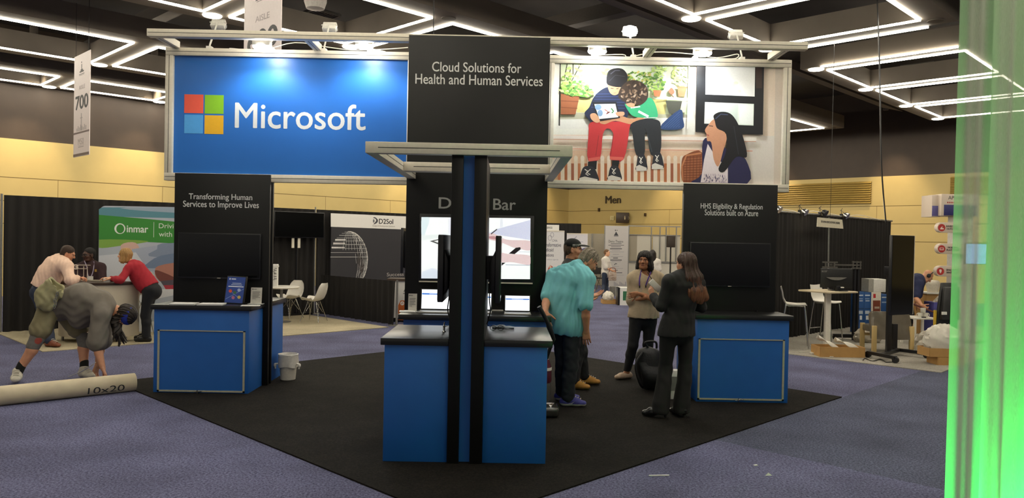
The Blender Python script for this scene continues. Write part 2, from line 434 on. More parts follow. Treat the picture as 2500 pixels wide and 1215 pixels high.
# wall washers near the brown band
WASH = M('washer_can', '#6b6258', .5)
for i, (p, q, dv) in enumerate([(PW-1.1, -2.5, DA), (PW-1.1, 1.5, DA), (PW-1.1, 5.5, DA), (PW-1.1, 9.5, DA), (PW-1.1, 14, DA), (PW-1.1, 18.5, DA)]+[(x, QW-1.1, DB) for x in (2.5, 5.6, 8.7, 11.8, 15, 19, 23, 26.5)]):
    c = PQ(p, q, 6.6)
    MB().lathe([(.09, -.12), (.1, 0), (.1, .9)], c, 16).solo('wall_washer', WASH, 'small ceiling can lamp washing the brown wall band', 'ceiling light', group='wall washer cans')
    lamp('washer_light', 'SPOT', c+Vector((0, 0, -.14)), 480, (1, .78, .5), c+dv*.75+Vector((0, 0, -4)), spot_size=math.radians(62), spot_blend=.8, shadow_soft_size=.08)
# ================================================================ the blue booth
NY = Vector((0, -1, 0))
def pl(Y): return ((0, Y, 0), NY)
YH, YR, YT, YS, YK = 9.28, 8.74, 8.65, 9.15, 6.135
def xz(px, py, Y): p = P(px, py, Y); return p.x, p.z
HZ1 = P(1170, 130.5, YH).z; HZ0 = P(1163, 454, YH).z
HXL, HXR = P(402, 275, YH).x, P(1930, 309, YH).x
TXL, TXR = P(996, 240, YT).x, P(1341, 240, YT).x; TZ1 = P(1170, 88.5, YT).z
SLIM = M('aluminium_lip', '#d9d4c4', .4, .3)
RW = .092
def rail_frame(t, x0, x1):
    """grooved aluminium picture-frame profile round the sign"""
    for nm, lo, hi, gz in (('top', (x0, YH, HZ1-RW), (x1, YH+.1, HZ1), 1), ('bottom', (x0, YH, HZ0), (x1, YH+.1, HZ0+RW), 1), ('left', (x0, YH, HZ0+RW), (x0+RW, YH+.1, HZ1-RW), 0), ('right', (x1-RW, YH, HZ0+RW), (x1, YH+.1, HZ1-RW), 0)):
        r = MB().box(lo, hi).build('frame_rail', ALU, t, bevel=.004)
        m = MB()
        if gz:
            zc = (lo[2]+hi[2])/2; m.box((x0+.01, YH-.001, zc-.003), (x1-.01, YH+.004, zc+.003))
        else:
            xc = (lo[0]+hi[0])/2; m.box((xc-.003, YH-.001, lo[2]), (xc+.003, YH+.004, hi[2]))
        m.build('groove', ALUD, r)
# ---- blue sign on the left
t = thing('overhead_sign', 'long blue overhead sign with four coloured squares and white lettering', 'sign', ((HXL+TXL)/2, YH+.05, HZ0))
rail_frame(t, HXL, TXL)
YP = YH+.045
o = MB().box((HXL+RW-.01, YP, HZ0+RW-.01), (TXL-.005, YP+.03, HZ1-RW+.01)).build('sign_panel', M('blue_print', '#1d66b6', .38, var=.02, scale=4), t)
for h, x0, y0, x1, y1 in (('#e2553f', 450, 230.5, 496.5, 276), ('#7fb51d', 500, 232, 546, 277.5), ('#4b9bd8', 450, 280, 495.5, 325.5), ('#dfa81c', 499.5, 281.5, 545.5, 327)):
    a, b = P(x0, (y0+y1)/2, YP), P(x1, (y0+y1)/2, YP); zb, zt = P((x0+x1)/2, y1, YP).z, P((x0+x1)/2, y0, YP).z
    MB().box((a.x, YP-.002, zb), (b.x, YP, zt)).build('logo_square', M('logo_'+h[1:], h, .45, var=.02), o)
tpx('lettering', 'Microsoft', LETTER, o, pl(YP), 573.5, 252.5, 893, 315.5, bold=.012)
# ---- photo panel on the right
t = thing('overhead_sign', 'overhead photo panel of two boys on a window sill and a dark haired woman', 'sign', ((HXR+TXR)/2, YH+.05, HZ0))
rail_frame(t, TXR, HXR)
o = MB().box((TXR+.005, YP, HZ0+RW-.01), (HXR-RW+.01, YP+.03, HZ1-RW+.01)).build('sign_panel', M('cream_print', '#e3d2bd', .4, var=.02), t)
pr = Print(pl(YP), lambda x, y: (1340+.28804*min(max(x, 20), 1988), 130+.28804*min(max(y, 85), 1118)))
C = True
pr.poly('#ecd9c6', [(20, 85), (1990, 115), (1978, 1130), (5, 1105)])
pr.poly('#e6c3a4', [(20, 820), (1720, 830), (1700, 1118), (5, 1105)])
pr.poly('#e3d9cf', [(1660, 700), (1978, 700), (1975, 1130), (1670, 1120)])
pr.poly('#d9cabc', [(1920, 113), (1990, 115), (1978, 1130), (1905, 1130)])
pr.poly('#eceadf', [(40, 85), (1245, 100), (1240, 690), (30, 690)])       # white window frame
pr.poly('#d3ddb8', [(100, 88), (1185, 100), (1172, 540), (95, 520)])
pr.poly('#e6eedf', [(330, 92), (1000, 98), (990, 300), (360, 290)])
pr.poly('#c9c07c', [(240, 380), (1000, 390), (985, 520), (235, 500)])
pr.poly('#b7b49c', [(95, 500), (1172, 520), (1172, 570), (95, 560)])
pr.poly('#e8e5dc', [(70, 560), (1172, 545), (1172, 640), (60, 640)])
pr.poly('#30302c', [(92, 88), (101, 88), (94, 615), (82, 612)])
for a, b in (((155, 90), (130, 220)), ((205, 90), (205, 180)), ((270, 90), (190, 240)), ((185, 120), (165, 230))): pr.line('#4a4f34', [a, b], 9)
rnd = random.Random(3)
def leaves(cx, cy, rx, ry, n, cols, s):
    for i in range(n):
        a, r = rnd.uniform(0, 6.283), math.sqrt(rnd.random()); x, y = cx+rx*r*math.cos(a), cy+ry*r*math.sin(a)
        if x < 104 or x > 1180 or y < 100: continue
        pr.ell(rnd.choice(cols), (x, y), (s*rnd.uniform(.6, 1.3), s*rnd.uniform(.3, .6)), 7, rnd.uniform(-.9, .9), step=i % 6 == 0)
GRN = ['#5f8f3c', '#88b04a', '#a9c766', '#4b7a33', '#c5d98c']
leaves(330, 160, 200, 60, 40, ['#c5d98c', '#b9d27a'], 22)
leaves(770, 215, 110, 70, 130, GRN+['#d6c06a'], 13)
leaves(905, 245, 80, 110, 110, GRN, 16); leaves(930, 130, 60, 40, 40, ['#c5d98c', '#a9c766'], 14)
leaves(1110, 190, 70, 95, 90, ['#a9c766', '#c9dc85', '#dbe6a8'], 13)
pr.poly('#9a5a38', [(100, 345), (260, 360), (225, 520), (100, 520)]); pr.line('#7b4226', [(100, 405), (250, 412)], 8); pr.line('#7b4226', [(100, 460), (240, 468)], 6)
leaves(215, 300, 115, 65, 150, GRN, 22); leaves(300, 330, 70, 40, 40, GRN, 20); leaves(150, 240, 50, 60, 30, GRN, 18)
pr.poly('#b9774e', [(1085, 285), (1165, 287), (1145, 372), (1095, 370)]); pr.line('#a9653c', [(1080, 292), (1168, 294)], 14)
pr.poly('#b9774e', [(880, 315), (952, 318), (935, 370), (890, 370)])
pr.poly('#96694a', [(1035, 295), (1060, 330), (1040, 355), (1010, 330)], C); pr.line('#7a5a3c', [(1030, 350), (1065, 388)], 8)
pr.line('#e2dcc2', [(985, 380), (1175, 390)], 16); pr.line('#e8e4cc', [(930, 385), (980, 388)], 14)
pr.poly('#4a4a40', [(985, 405), (1175, 410), (1120, 520), (1015, 515)]); pr.poly('#d9d2b4', [(1125, 410), (1172, 412), (1150, 505), (1105, 505)])
pr.line('#f3f1e8', [(1185, 98), (1170, 645)], 10)
pr.poly('#14151a', [(1250, 103), (1818, 112), (1808, 692), (1238, 668)])    # dark sash
pr.poly('#fbfdf8', [(1325, 108), (1742, 115), (1738, 370), (1322, 352)]); pr.poly('#e5ece0', [(1318, 416), (1732, 432), (1728, 615), (1312, 598)])
pr.poly('#d3ddd2', [(1420, 425), (1600, 432), (1590, 600), (1430, 590)]); pr.poly('#f4f7f1', [(1610, 440), (1725, 440), (1722, 605), (1605, 600)])
for i in range(12): pr.ell('#eef5e2', (1500+rnd.uniform(-120, 150), 290+rnd.uniform(-70, 50)), (22, 14), 7, step=i == 0)
pr.poly('#3a2a26', [(1745, 112), (1800, 112), (1800, 300), (1750, 300)])
pr.poly('#d3d1cc', [(1222, 455), (1236, 455), (1236, 498), (1222, 498)])
pr.line('#d4a489', [(30, 730), (1750, 750)], 6); pr.line('#d98c6c', [(200, 812), (1720, 830)], 6); pr.poly('#efe6dc', [(30, 700), (1755, 715), (1750, 745), (30, 725)])
for i in range(19):                                                        # radiator
    x = 75+56*i
    pr.poly(['#c47a52', '#b3683f', '#a86448'][i % 3], [(x, 935), (x+24, 935), (x+24, 1095+i), (x, 1093+i)], step=i == 0)
    pr.poly('#ead8c2', [(x+24, 890), (x+56, 890), (x+56, 1100+i), (x+24, 1097+i)], step=i == 0)
    pr.ell('#efe0cc', (x+40, 890), (17, 22), 12, step=i == 0)
pr.poly('#2b4470', [(935, 635), (1105, 480), (1132, 560), (1125, 642)], C)
for i in range(7): pr.line('#446092', [(960+22*i, 632), (1105, 500+20*i)], 4, step=i == 0)
# boy in navy jumper and red trousers
pr.poly('#1e2742', [(495, 290), (420, 330), (370, 390), (340, 460), (300, 510), (330, 560), (380, 590), (600, 590), (670, 520), (650, 400), (590, 300)], C)
for i in range(6): pr.line('#33406a', [(395-8*i, 350+22*i), (640, 345+25*i)], 6, step=i == 0)
pr.poly('#c9373c', [(350, 590), (480, 580), (680, 590), (680, 640), (630, 900), (515, 890), (545, 700), (500, 640), (455, 690), (430, 890), (330, 910), (335, 680)], C)
pr.line('#e2685e', [(335, 905), (430, 890)], 26); pr.line('#e2685e', [(515, 890), (628, 895)], 26)
pr.line('#a02a30', [(545, 690), (520, 870)], 7); pr.line('#a02a30', [(420, 700), (395, 870)], 6)
pr.poly('#14141c', [(330, 920), (405, 912), (400, 985), (325, 985)]); pr.poly('#14141c', [(535, 908), (595, 910), (585, 975), (528, 975)])
def shoe_(x, y, w, h, fl=1):
    q = lambda a, b: (x+fl*a*w, y+b*h)
    pr.poly('#2a2a34', [q(.25, 0), q(.75, 0), q(1, .5), q(1, .95), q(0, .95), q(.05, .6)], C)
    pr.poly('#d9d2c8', [q(0, .72), q(.3, .62), q(1, .8), q(1, .98), q(0, 1)])
    pr.line('#ece6dc', [q(.3, .15), q(.5, .3), q(.35, .45), q(.5, .55)], 8); pr.line('#ece6dc', [q(.62, .15), q(.4, .35), q(.6, .5)], 7)
shoe_(255, 965, 155, 130); shoe_(497, 960, 110, 120)
pr.poly('#cf9672', [(500, 262), (600, 290), (585, 345), (545, 358), (510, 330)], C)
pr.poly('#17161c', [(500, 160), (560, 132), (625, 140), (662, 190), (655, 250), (610, 290), (520, 280), (485, 250)], C)
pr.line('#4a4a58', [(520, 180), (560, 150), (600, 150)], 9); pr.line('#34343f', [(510, 240), (560, 190), (640, 200)], 6)
# boy in green
pr.poly('#c8906c', [(430, 580), (560, 520), (700, 560), (800, 520), (815, 550), (710, 605), (560, 575), (470, 605)], C)
pr.poly('#37a673', [(640, 430), (720, 470), (840, 380), (895, 430), (915, 550), (800, 550), (700, 530)], C)
pr.line('#e8eee4', [(755, 495), (840, 540)], 20); pr.line('#e8eee4', [(690, 465), (770, 455)], 12)
pr.poly('#3a2c24', [(610, 290), (680, 235), (760, 240), (825, 290), (835, 380), (780, 440), (720, 440), (640, 415), (585, 370)], C)
for i in range(46):
    a = rnd.uniform(0, 6.28); r = math.sqrt(rnd.random())
    pr.ell(rnd.choice(['#6b5644', '#8b7460', '#2c201a', '#b39d88']), (715+105*r*math.cos(a), 335+95*r*math.sin(a)), (17, 8), 8, rnd.uniform(0, 3), step=i % 10 == 0)
pr.poly('#cf9a78', [(650, 425), (720, 430), (715, 460), (670, 455)], C); pr.line('#20202a', [(645, 432), (690, 418)], 5); pr.line('#3a2418', [(520, 300), (545, 304)], 5); pr.line('#3a2418', [(568, 306), (588, 304)], 5); pr.line('#a8605a', [(545, 342), (568, 340)], 4)
pr.poly('#23262c', [(690, 605), (800, 560), (920, 570), (945, 640), (940, 840), (860, 860), (830, 690), (810, 700), (805, 860), (735, 860), (705, 690)], C)
pr.line('#3c4048', [(830, 690), (870, 840)], 7); pr.line('#0f1013', [(810, 640), (830, 690)], 6); pr.line('#f4f2ec', [(800, 552), (915, 548)], 5)
shoe_(735, 860, 90, 140); shoe_(868, 845, 95, 140)
# tablet and hands
pr.poly('#1c1d24', [(362, 415), (570, 415), (600, 550), (420, 580)]); pr.poly('#e7ebee', [(382, 435), (560, 432), (585, 545), (425, 560)])
pr.ell('#7f9fc2', (415, 460), (28, 24)); pr.ell('#7f9fc2', (432, 510), (22, 28)); pr.line('#c05a4a', [(470, 480), (500, 500), (480, 520), (515, 500)], 7); pr.line('#3f8a4a', [(525, 470), (545, 495), (530, 510)], 10)
pr.poly('#d3a07e', [(350, 520), (395, 515), (430, 575), (400, 592), (355, 560)], C); pr.poly('#d3a07e', [(565, 505), (630, 500), (632, 530), (580, 535)], C)
# wicker chair and woman
pr.poly('#8f4e30', [(1120, 920), (1160, 860), (1290, 840), (1310, 1090), (1135, 1095)], C)
for i in range(9): pr.line('#b97552', [(1140, 900+21*i), (1290, 890+22*i)], 5, step=i == 0)
for i in range(5): pr.line('#6b351f', [(1165+28*i, 870), (1160+28*i, 1090)], 4, step=i == 0)
pr.line('#c98259', [(1128, 1080), (1122, 960), (1160, 868), (1285, 848)], 14)
pr.poly('#2a2850', [(1300, 745), (1400, 740), (1560, 860), (1660, 900), (1675, 1105), (1215, 1100), (1290, 1020)], C)
pr.poly('#ecdfe2', [(1340, 770), (1420, 900), (1510, 960), (1510, 1100), (1280, 1095), (1310, 900)])
for i in range(60): pr.ell(rnd.choice(['#b3a5b5', '#d3c2cc', '#6a5f78']), (1290+rnd.uniform(20, 210), 1000+rnd.uniform(30, 92)), (5, 11), 6, step=i % 20 == 0)
pr.poly('#d59a78', [(1345, 610), (1400, 560), (1480, 600), (1500, 720), (1470, 830), (1430, 960), (1390, 900), (1370, 760), (1335, 745), (1330, 690), (1316, 655)], C)
pr.line('#b7564e', [(1330, 693), (1350, 700)], 8); pr.line('#3a2a26', [(1350, 618), (1385, 622)], 6); pr.ell('#d49a7c', (1465, 712), (22, 34))
pr.poly('#15141a', [(1390, 530), (1450, 500), (1530, 515), (1590, 590), (1640, 720), (1670, 880), (1580, 880), (1480, 1005), (1430, 980), (1490, 850), (1495, 690), (1420, 640), (1400, 580)], C)
pr.line('#3c4660', [(1405, 560), (1450, 520), (1510, 525)], 8); pr.line('#2c2c38', [(1560, 620), (1600, 860)], 6)
pr.build('photo_print', o, rough=.42)
# ---- light rails in front of the signs
RZ1 = P(1165, 85.5, YR).z; RH = .085
for nm, x0, x1, arms in (('blue sign', P(358, 77, YR).x, TXL, (.05, 1.75)), ('photo panel', TXR, P(1973, 113, YR).x, (1.15, 2.66))):
    t = thing('light_rail', 'aluminium lamp rail on arms in front of the '+nm, 'rail', ((x0+x1)/2, YR, RZ1-RH))
    r = MB().box((x0, YR, RZ1-RH), (x1, YR+.1, RZ1)).build('front_rail', ALU, t, bevel=.004)
    MB().box((x0+.01, YR-.001, RZ1-RH/2-.003), (x1-.002, YR+.004, RZ1-RH/2+.003)).build('groove', ALUD, r)
    for a in arms:
        xa = x0+a
        r = MB().box((xa, YR+.1, RZ1-RH), (xa+.09, YH+.02, RZ1-.005)).build('rail_arm', ALU, t, bevel=.004)
        MB().box((xa+.042, YR+.1, RZ1-RH-.001), (xa+.048, YH+.02, RZ1-RH+.004)).build('groove', ALUD, r)
# ---- floodlights
LENSON = M('flood_lens_with_glare', '#ffffff', .4, var=0, emis=60.0)
LENSOFF = M('grey_lens', '#8e9090', .2)
WHM = M('white_lamp_metal', '#d8d5cb', .4, .1)
def flood(px, py, Y, lab, on, aim, back=False, w=.2):
    c = P(px, py, Y); d = (Vector(aim)-c).normalized()
    t = thing('floodlight', lab, 'lamp', c, group=None)
    X = Vector((1, 0, 0)); u = X.cross(d).normalized()
    MB().frame(c-d*.03, X*w/2, u*.06, d*.035).build('lamp_head', WHM, t, bevel=.012)
    MB().ball((0, 0, 0), 1, 20).xf(Matrix((X*(w/2+.01), u*.068, d*.045)).transposed().to_4x4(), c+d*.006).build('lens', LENSON if on else LENSOFF, t, smooth=1.5)  # dome oversized, the lamp's glare is put into its shape
    m = MB(); base = Vector((c.x, YH+.06, HZ1))
    m.tube([base, base+Vector((0, 0, .05)), c-d*.06], .011, 8)
    m.tube([c-d*.06-X*(w/2+.012), c-d*.06+X*(w/2+.012)], .008, 6)
    m.box((base.x-.03, base.y-.04, HZ1-.0), (base.x+.03, base.y+.04, HZ1+.03))
    m.build('bracket', WHM, t)
    if on and not back:
        lamp('floodlight_beam', 'SPOT', c+d*.03, FLOOD, (.86, .96, 1.0), c+d, spot_size=math.radians(150), spot_blend=.6, shadow_soft_size=.05)
    return t
for px, py, lab, on, back in ((640, 112, 'lit floodlight above the left half of the blue sign', 1, 0), (890, 110, 'lit floodlight above the right half of the blue sign', 1, 0),
        (1458, 124, 'lit floodlight above the left half of the photo panel', 1, 0), (1715, 128, 'lit floodlight above the right half of the photo panel', 1, 0)):
    c = P(px, py, YH-.30); flood(px, py, YH-.30, lab, True, (c.x, YH-.30, c.z-.75))
for px, py, lab, on in ((535, 64, 'unlit floodlight behind the lamp rail at left, seen from its back', 0), (806, 71, 'unlit floodlight behind the lamp rail near the hanging aisle banner', 0),
        (1538, 76, 'lit floodlight standing high over the photo panel', 1), (1795, 89, 'slim unlit floodlight tilted high over the photo panel', 0)):
    c = P(px, py, YH+.35); flood(px, py, YH+.35, lab, on, (c.x, YH-1.2 if on else YH+2, c.z-(.25 if on else 1.2)), True, .17)
m = MB()
def cable(pts, k=4, r=.006):
    m.tube([Vector(p) for p in smooth_poly3(pts, k)], r, 5)
def smooth_poly3(pts, k=5):
    pts = [np.array(p, float) for p in pts]; out = []
    for i in range(len(pts)-1):
        p0, p1, p2, p3 = pts[max(i-1, 0)], pts[i], pts[i+1], pts[min(i+2, len(pts)-1)]
        for t in np.arange(k)/k: out.append(.5*((2*p1)+(p2-p0)*t+(2*p0-5*p1+4*p2-p3)*t*t+(3*p1-p0-3*p2+p3)*t**3))
    out.append(pts[-1]); return out
yc = YH+.05
cable([P(x, y, yc) for x, y in ((560, 118), (640, 122), (720, 104), (800, 115), (860, 122), (940, 120), (996, 116))])
m.solo('lamp_cable', WHITE, 'white lamp cable sagging along the top of the blue sign', 'cable')
m = MB(); cable([P(x, y, yc) for x, y in ((1450, 135), (1520, 133), (1535, 140), (1600, 127), (1690, 132), (1750, 141), (1800, 132), (1795, 143), (1750, 143))])
m.solo('lamp_cable', WHITE, 'white lamp cable looping along the top of the photo panel', 'cable')
# ---- centre tower
t = thing('display_tower', 'tall black centre tower with lettering about cloud solutions and a demo bar', 'display tower', ((TXL+TXR)/2, YT, 0))
o = MB().box((TXL, YT, .012), (TXR, YT+.05, TZ1)).build('front_panel', BLACK, t, bevel=.003)
MB().box((TXL+.02, YT+.05, .012), (TXR-.02, YT+.60, TZ1-.02)).build('body', BLACK, t)
MB().box((TXL-.004, YT+.001, TZ1), (TXR+.004, YT+.05, TZ1+.012)).build('cap_strip', ALU, t)
tpx('lettering', 'Cloud Solutions for', LETTER, o, pl(YT), 1055, 152.5, 1273, 176.5, bold=.008)
tpx('lettering', 'Health and Human Services', LETTER, o, pl(YT), 1014, 182.5, 1325, 207.5, bold=.008)
tpx('lettering', 'Demo', LETTERD, o, pl(YT), 1071, 482.5, 1188, 510, bold=.012); tpx('lettering', 'Bar', LETTERD, o, pl(YT), 1204, 485, 1259.5, 512.5, bold=.012)
# television on the tower
YV = YT-.045
t = thing('television', 'large lit television showing hands with tablets, mounted on the centre tower', 'television', P(1163, 690, YV))
a, b, c, d = P(1023, 608, YV).x, P(1303, 608, YV).x, P(1163, 691, YV).z, P(1163, 524, YV).z
o = MB().box((a, YV, c), (b, YT-.001, d)).build('casing', DARKPL, t, bevel=.004)
MB().box((a+.005, YV-.003, c+.002), (b-.005, YV+.001, c+.016)).build('bottom_trim', ALU, t)
pr = Print(pl(YV-.0005), lambda x, y: (1000+.14815*min(max(x, 192), 1992), 520+.14815*min(max(y, 66), 1088)))
pr.poly('#f4f9fb', [(195, 65), (1998, 85), (1985, 1090), (188, 1075)])
pr.poly('#d9eaf0', [(200, 70), (330, 70), (260, 330), (200, 400)], C); pr.poly('#e4eeee', [(200, 360), (420, 350), (640, 330), (690, 380), (400, 420), (200, 455)])
pr.poly('#e3e6f2', [(640, 80), (695, 80), (690, 360), (640, 360)]); pr.poly('#d8e2f0', [(200, 975), (370, 900), (505, 960), (505, 1075), (190, 1075)])
pr.poly('#9aa0a8', [(700, 300), (1000, 330), (1280, 320), (1280, 420), (700, 420)])
pr.poly('#5a5c5a', [(330, 460), (700, 375), (1100, 360), (1180, 700), (800, 640)]); pr.poly('#f5f8fa', [(400, 462), (690, 395), (1080, 385), (1130, 660), (800, 600)])
pr.poly('#cbcfe6', [(1300, 330), (1440, 260), (1990, 110), (1988, 445), (1520, 370), (1400, 350)]); pr.poly('#dfe4ee', [(1490, 90), (1540, 90), (1540, 220), (1490, 240)])
pr.poly('#dcc4c6', [(1285, 350), (1380, 335), (1510, 400), (1640, 440), (1990, 460), (1985, 612), (1820, 590), (1690, 560), (1500, 480), (1300, 430)], C)
pr.line('#4a4448', [(1340, 345), (1440, 265)], 18); pr.poly('#b98a90', [(1290, 390), (1400, 380), (1420, 430), (1330, 420)], C)
pr.poly('#1a1618', [(1635, 665), (1750, 570), (1825, 560), (1830, 595), (1730, 675)]); pr.line('#c2c8d0', [(1800, 635), (1985, 640)], 10)
pr.poly('#dfc8ca', [(1490, 650), (1620, 670), (1985, 700), (1985, 850), (1700, 810), (1490, 800)], C)
pr.poly('#2a2426', [(1490, 815), (1580, 815), (1500, 880), (1490, 880)]); pr.line('#9aa0b0', [(1580, 850), (1985, 858)], 10)
pr.build('screen', o, rough=.2, emis=.5)
# ---- cabinets
COUNT_Z = 1.0
def cabinet(lab, x0, x1, y0, y1, door=None, over=(.03, .03, .03, .0), z=COUNT_Z, name='display_cabinet'):
    t = thing(name, lab, 'cabinet', ((x0+x1)/2, (y0+y1)/2, .012))
    o = MB().box((x0, y0, .012), (x1, y1, z-.055)).build('body', BLUE, t, bevel=.003)
    MB().box((x0-over[0], y0-over[1], z-.055), (x1+over[2], y1+over[3], z)).build('countertop', M('black_worktop', '#161616', .3, var=.1, scale=6), t, bevel=.003)
    if door:
        a, b, c, d = door; yf = y0
        dr = MB().box((a, yf-.004, c), (b, yf, d)).build('door', BLUE, t)
        m = MB(); w_ = .022
        for lo, hi in (((a, c), (a+w_, d)), ((b-w_, c), (b, d)), ((a, c), (b, c+w_*.8)), ((a, d-w_*.5), (b, d))): m.box((lo[0], yf-.012, lo[1]), (hi[0], yf-.004, hi[1]))
        m.build('door_frame', M('pale_edge_trim', '#a9a892', .5), dr)
        xm = (a*.53+b*.47)
        MB().tube([(xm, yf-.012, c+.005), (xm, yf-.035, c+.005)], .008).tube([(xm-.035, yf-.035, c+.002), (xm+.05, yf-.038, c+.012)], .005).tube([(xm, yf-.033, c-.01), (xm, yf-.033, c+.025)], .007).build('handle', CHROME, dr)
    return t
def box_px(x0, y0, x1, y1, Y): return P(x0, (y0+y1)/2, Y).x, P(x1, (y0+y1)/2, Y).x, P((x0+x1)/2, y1, Y).z, P((x0+x1)/2, y0, Y).z
YC = 8.66
lx0, lx1 = P(375, 855, YC).x, P(607, 855, YC).x
cabinet('blue cabinet with framed door in front of the left black tower', lx0, lx1, YC, YS-.001, box_px(385, 806, 598.5, 956, YC))
rx0, rx1 = P(1701, 880, YC).x, P(1925, 880, YC).x
cabinet('blue cabinet with framed door in front of the right black tower', rx0, rx1, YC, YS-.001, box_px(1703.5, 827, 1914, 976, YC), over=(.03, .03, .04, 0))
cabinet('blue cabinet on the rear side of the left black tower beside the waste bin', P(440, 800, 9.35).x, P(690, 840, 9.9).x, YS+.17, YS+.75, over=(.03, 0, .03, .03))
cabinet('blue cabinet on the rear side of the right black tower', rx0+.05, rx1-.02, YS+.17, YS+.75, over=(.03, 0, .03, .03))
cabinet('blue demo counter with laptops at the foot of the centre tower', P(985, 800, 8.1).x, P(1336, 800, 8.1).x, 8.08, YT-.001, over=(.05, .05, .04, 0), name='demo_counter')
# ---- side towers
def tower(lab, x0, x1, y_top, side, lines, tv):
    z1 = P((x0+x1)/2, y_top, YS).z; a, b = P(x0, y_top+60, YS).x, P(x1, y_top+60, YS).x
    t = thing('display_tower', lab, 'display tower', ((a+b)/2, YS, 0))
    o = MB().box((a, YS, .012), (b, YS+.04, z1)).build('front_panel', BLACK, t, bevel=.003)
    MB().box((a+.02, YS+.125, .012), (b, YS+.165, HZ0-.003)).build('rear_panel', BLACK, t, bevel=.003)
    for xx in ((a+.03, a+.09), (b-.08, b-.02)): MB().box((xx[0], YS+.04, .012), (xx[1], YS+.125, HZ0-.003)).build('post', M('dark_upright', '#2a2a28', .4, .3), t)
    for s, x0_, y0_, x1_, y1_ in lines: tpx('lettering', s, LETTER, o, pl(YS), x0_, y0_, x1_, y1_, bold=.009)
    y = YS-.055; q = box_px(*tv, y)
    v = thing('television', 'switched off black television on the '+side+' black tower', 'television', ((q[0]+q[1])/2, YS, q[2]))
    MB().box((q[0], y, q[2]), (q[1], YS-.001, q[3])).build('casing', DARKPL, v, bevel=.004)
    MB().box((q[0]+.012, y-.002, q[2]+.02), (q[1]-.012, y+.001, q[3]-.012)).build('screen', SCREEN, v)
    MB().box(((q[0]+q[1])/2-.02, y-.003, q[2]+.004), ((q[0]+q[1])/2+.02, y, q[2]+.01)).build('sensor', ALU, v)
tower('black left tower with lettering about transforming human services', 426, 659, 424, 'left', (('Transforming Human', 461, 473, 616, 491.5), ('Services to Improve Lives', 447, 491, 632, 511)), (434, 569, 636, 680))
tower('black right tower with lettering about eligibility and regulation', 1669, 1898, 449.5, 'right', (('HHS Eligibility & Regulation', 1710.5, 497, 1862, 514), ('Solutions built on Azure', 1720.5, 512, 1851, 526.5)), (1684, 592, 1881, 700))
# ---- front kiosk
FX = [P(x, 760, 6.12).x for x in (1097, 1125.5, 1152.5, 1183)]
KZ = P(1146, 380, 6.13).z
t = thing('kiosk_post', 'tall double black post with blue core in the middle of the front kiosk', 'post', ((FX[0]+FX[3])/2, 6.6, .012))
MB().box((FX[0], 6.10, .012), (FX[1], 7.15, KZ)).build('black_fin', BLACK, t, bevel=.003)
MB().box((FX[2], 6.10, .012), (FX[3], 7.15, KZ)).build('black_fin', BLACK, t, bevel=.003)
MB().box((FX[1], 6.16, .012), (FX[2], 7.10, KZ)).build('core', BLUE, t)
kx0, kx1 = P(936.5, 985, YK).x, P(1334, 990, YK).x
cabinet('blue counter on the left of the front kiosk post with small handle on top', kx0, FX[0]-.001, YK, 7.05, over=(.03, .02, 0, .03), name='kiosk_counter')
cabinet('blue counter on the right of the front kiosk post with eyeglasses on top', FX[3]+.001, kx1, YK, 7.05, over=(0, .02, .04, .03), name='kiosk_counter')
# canopy
CZ0 = KZ; BH = .09
cx0, cx1 = P(894, 362, 6.1).x, P(1397, 370, 6.1).x
t = thing('canopy_frame', 'open aluminium frame on top of the kiosk post reaching back to the centre tower', 'canopy', ((cx0+cx1)/2, 6.1, CZ0))
def bar_(nm, lo, hi, along):
    r = MB().box(lo, hi).build(nm, ALU, t, bevel=.004); zc = (lo[2]+hi[2])/2
    if along == 'x': MB().box((lo[0]+.1, lo[1]-.001, zc-.003), (hi[0]-.1, lo[1]+.003, zc+.003)).build('groove', ALUD, r)
    else:
        m = MB()
        for x in (lo[0], hi[0]): m.box((x-.001, lo[1]+.02, zc-.003), (x+.001, hi[1]-.02, zc+.003))
        m.build('groove', ALUD, r)
bar_('front_bar', (cx0, 6.06, CZ0), (cx1, 6.15, CZ0+BH), 'x')
bar_('rear_bar', (cx0+.09, 7.62, CZ0), (cx1-.09, 7.78, CZ0+BH), 'x')
bar_('side_bar', (cx0, 6.15, CZ0), (cx0+.09, YT-.001, CZ0+BH), 'y')
bar_('side_bar', (cx1-.09, 6.15, CZ0), (cx1, YT-.001, CZ0+BH), 'y')
# kiosk televisions on the sides of the post
for sx, lab in ((-1, 'left'), (1, 'right')):
    xi = FX[0] if sx < 0 else FX[3]; xo = P(1074 if sx < 0 else 1223, 650, 6.4).x
    z0, z1 = P(1150, 736, 6.32).z, P(1150, 574, 6.32).z
    t = thing('television', 'black television seen edge on, fixed to the '+lab+' side of the kiosk post', 'television', (xi, 6.65, z0))
    xs = xo-sx*.045; xb = xs+(xi-xs)*.6
    MB().box((min(xo, xs), 6.2, z0), (max(xo, xs), 7.08, z1)).build('casing', DARKPL, t, bevel=.006)
    MB().box((min(xo, xo+sx*.002), 6.212, z0+.015), (max(xo, xo+sx*.002), 7.068, z1-.012)).build('screen', SCREEN, t)
    m = MB()
    m.prism([(xs, 6.28, z0+.05), (xs, 6.28, z1-.12), (xb, 6.28, z1-.22), (xb, 6.28, z0+.12)], (0, .72, 0)); m.build('rear_housing', DARKPL, t, bevel=.006)
    MB().box((min(xi, xs), 6.55, (z0+z1)/2-.1), (max(xi, xs), 6.75, (z0+z1)/2+.1)).build('wall_mount', DARKPL, t)
    m = MB(); m.tube(smooth_poly3([(xb, 6.4, z0+.16), (xb, 6.38, z0+.02), (xb+sx*.01, 6.4, z0-.08), (xi+sx*.012, 6.5, z0-.2)]), .005, 6); m.build('cable', DARKPL, t)
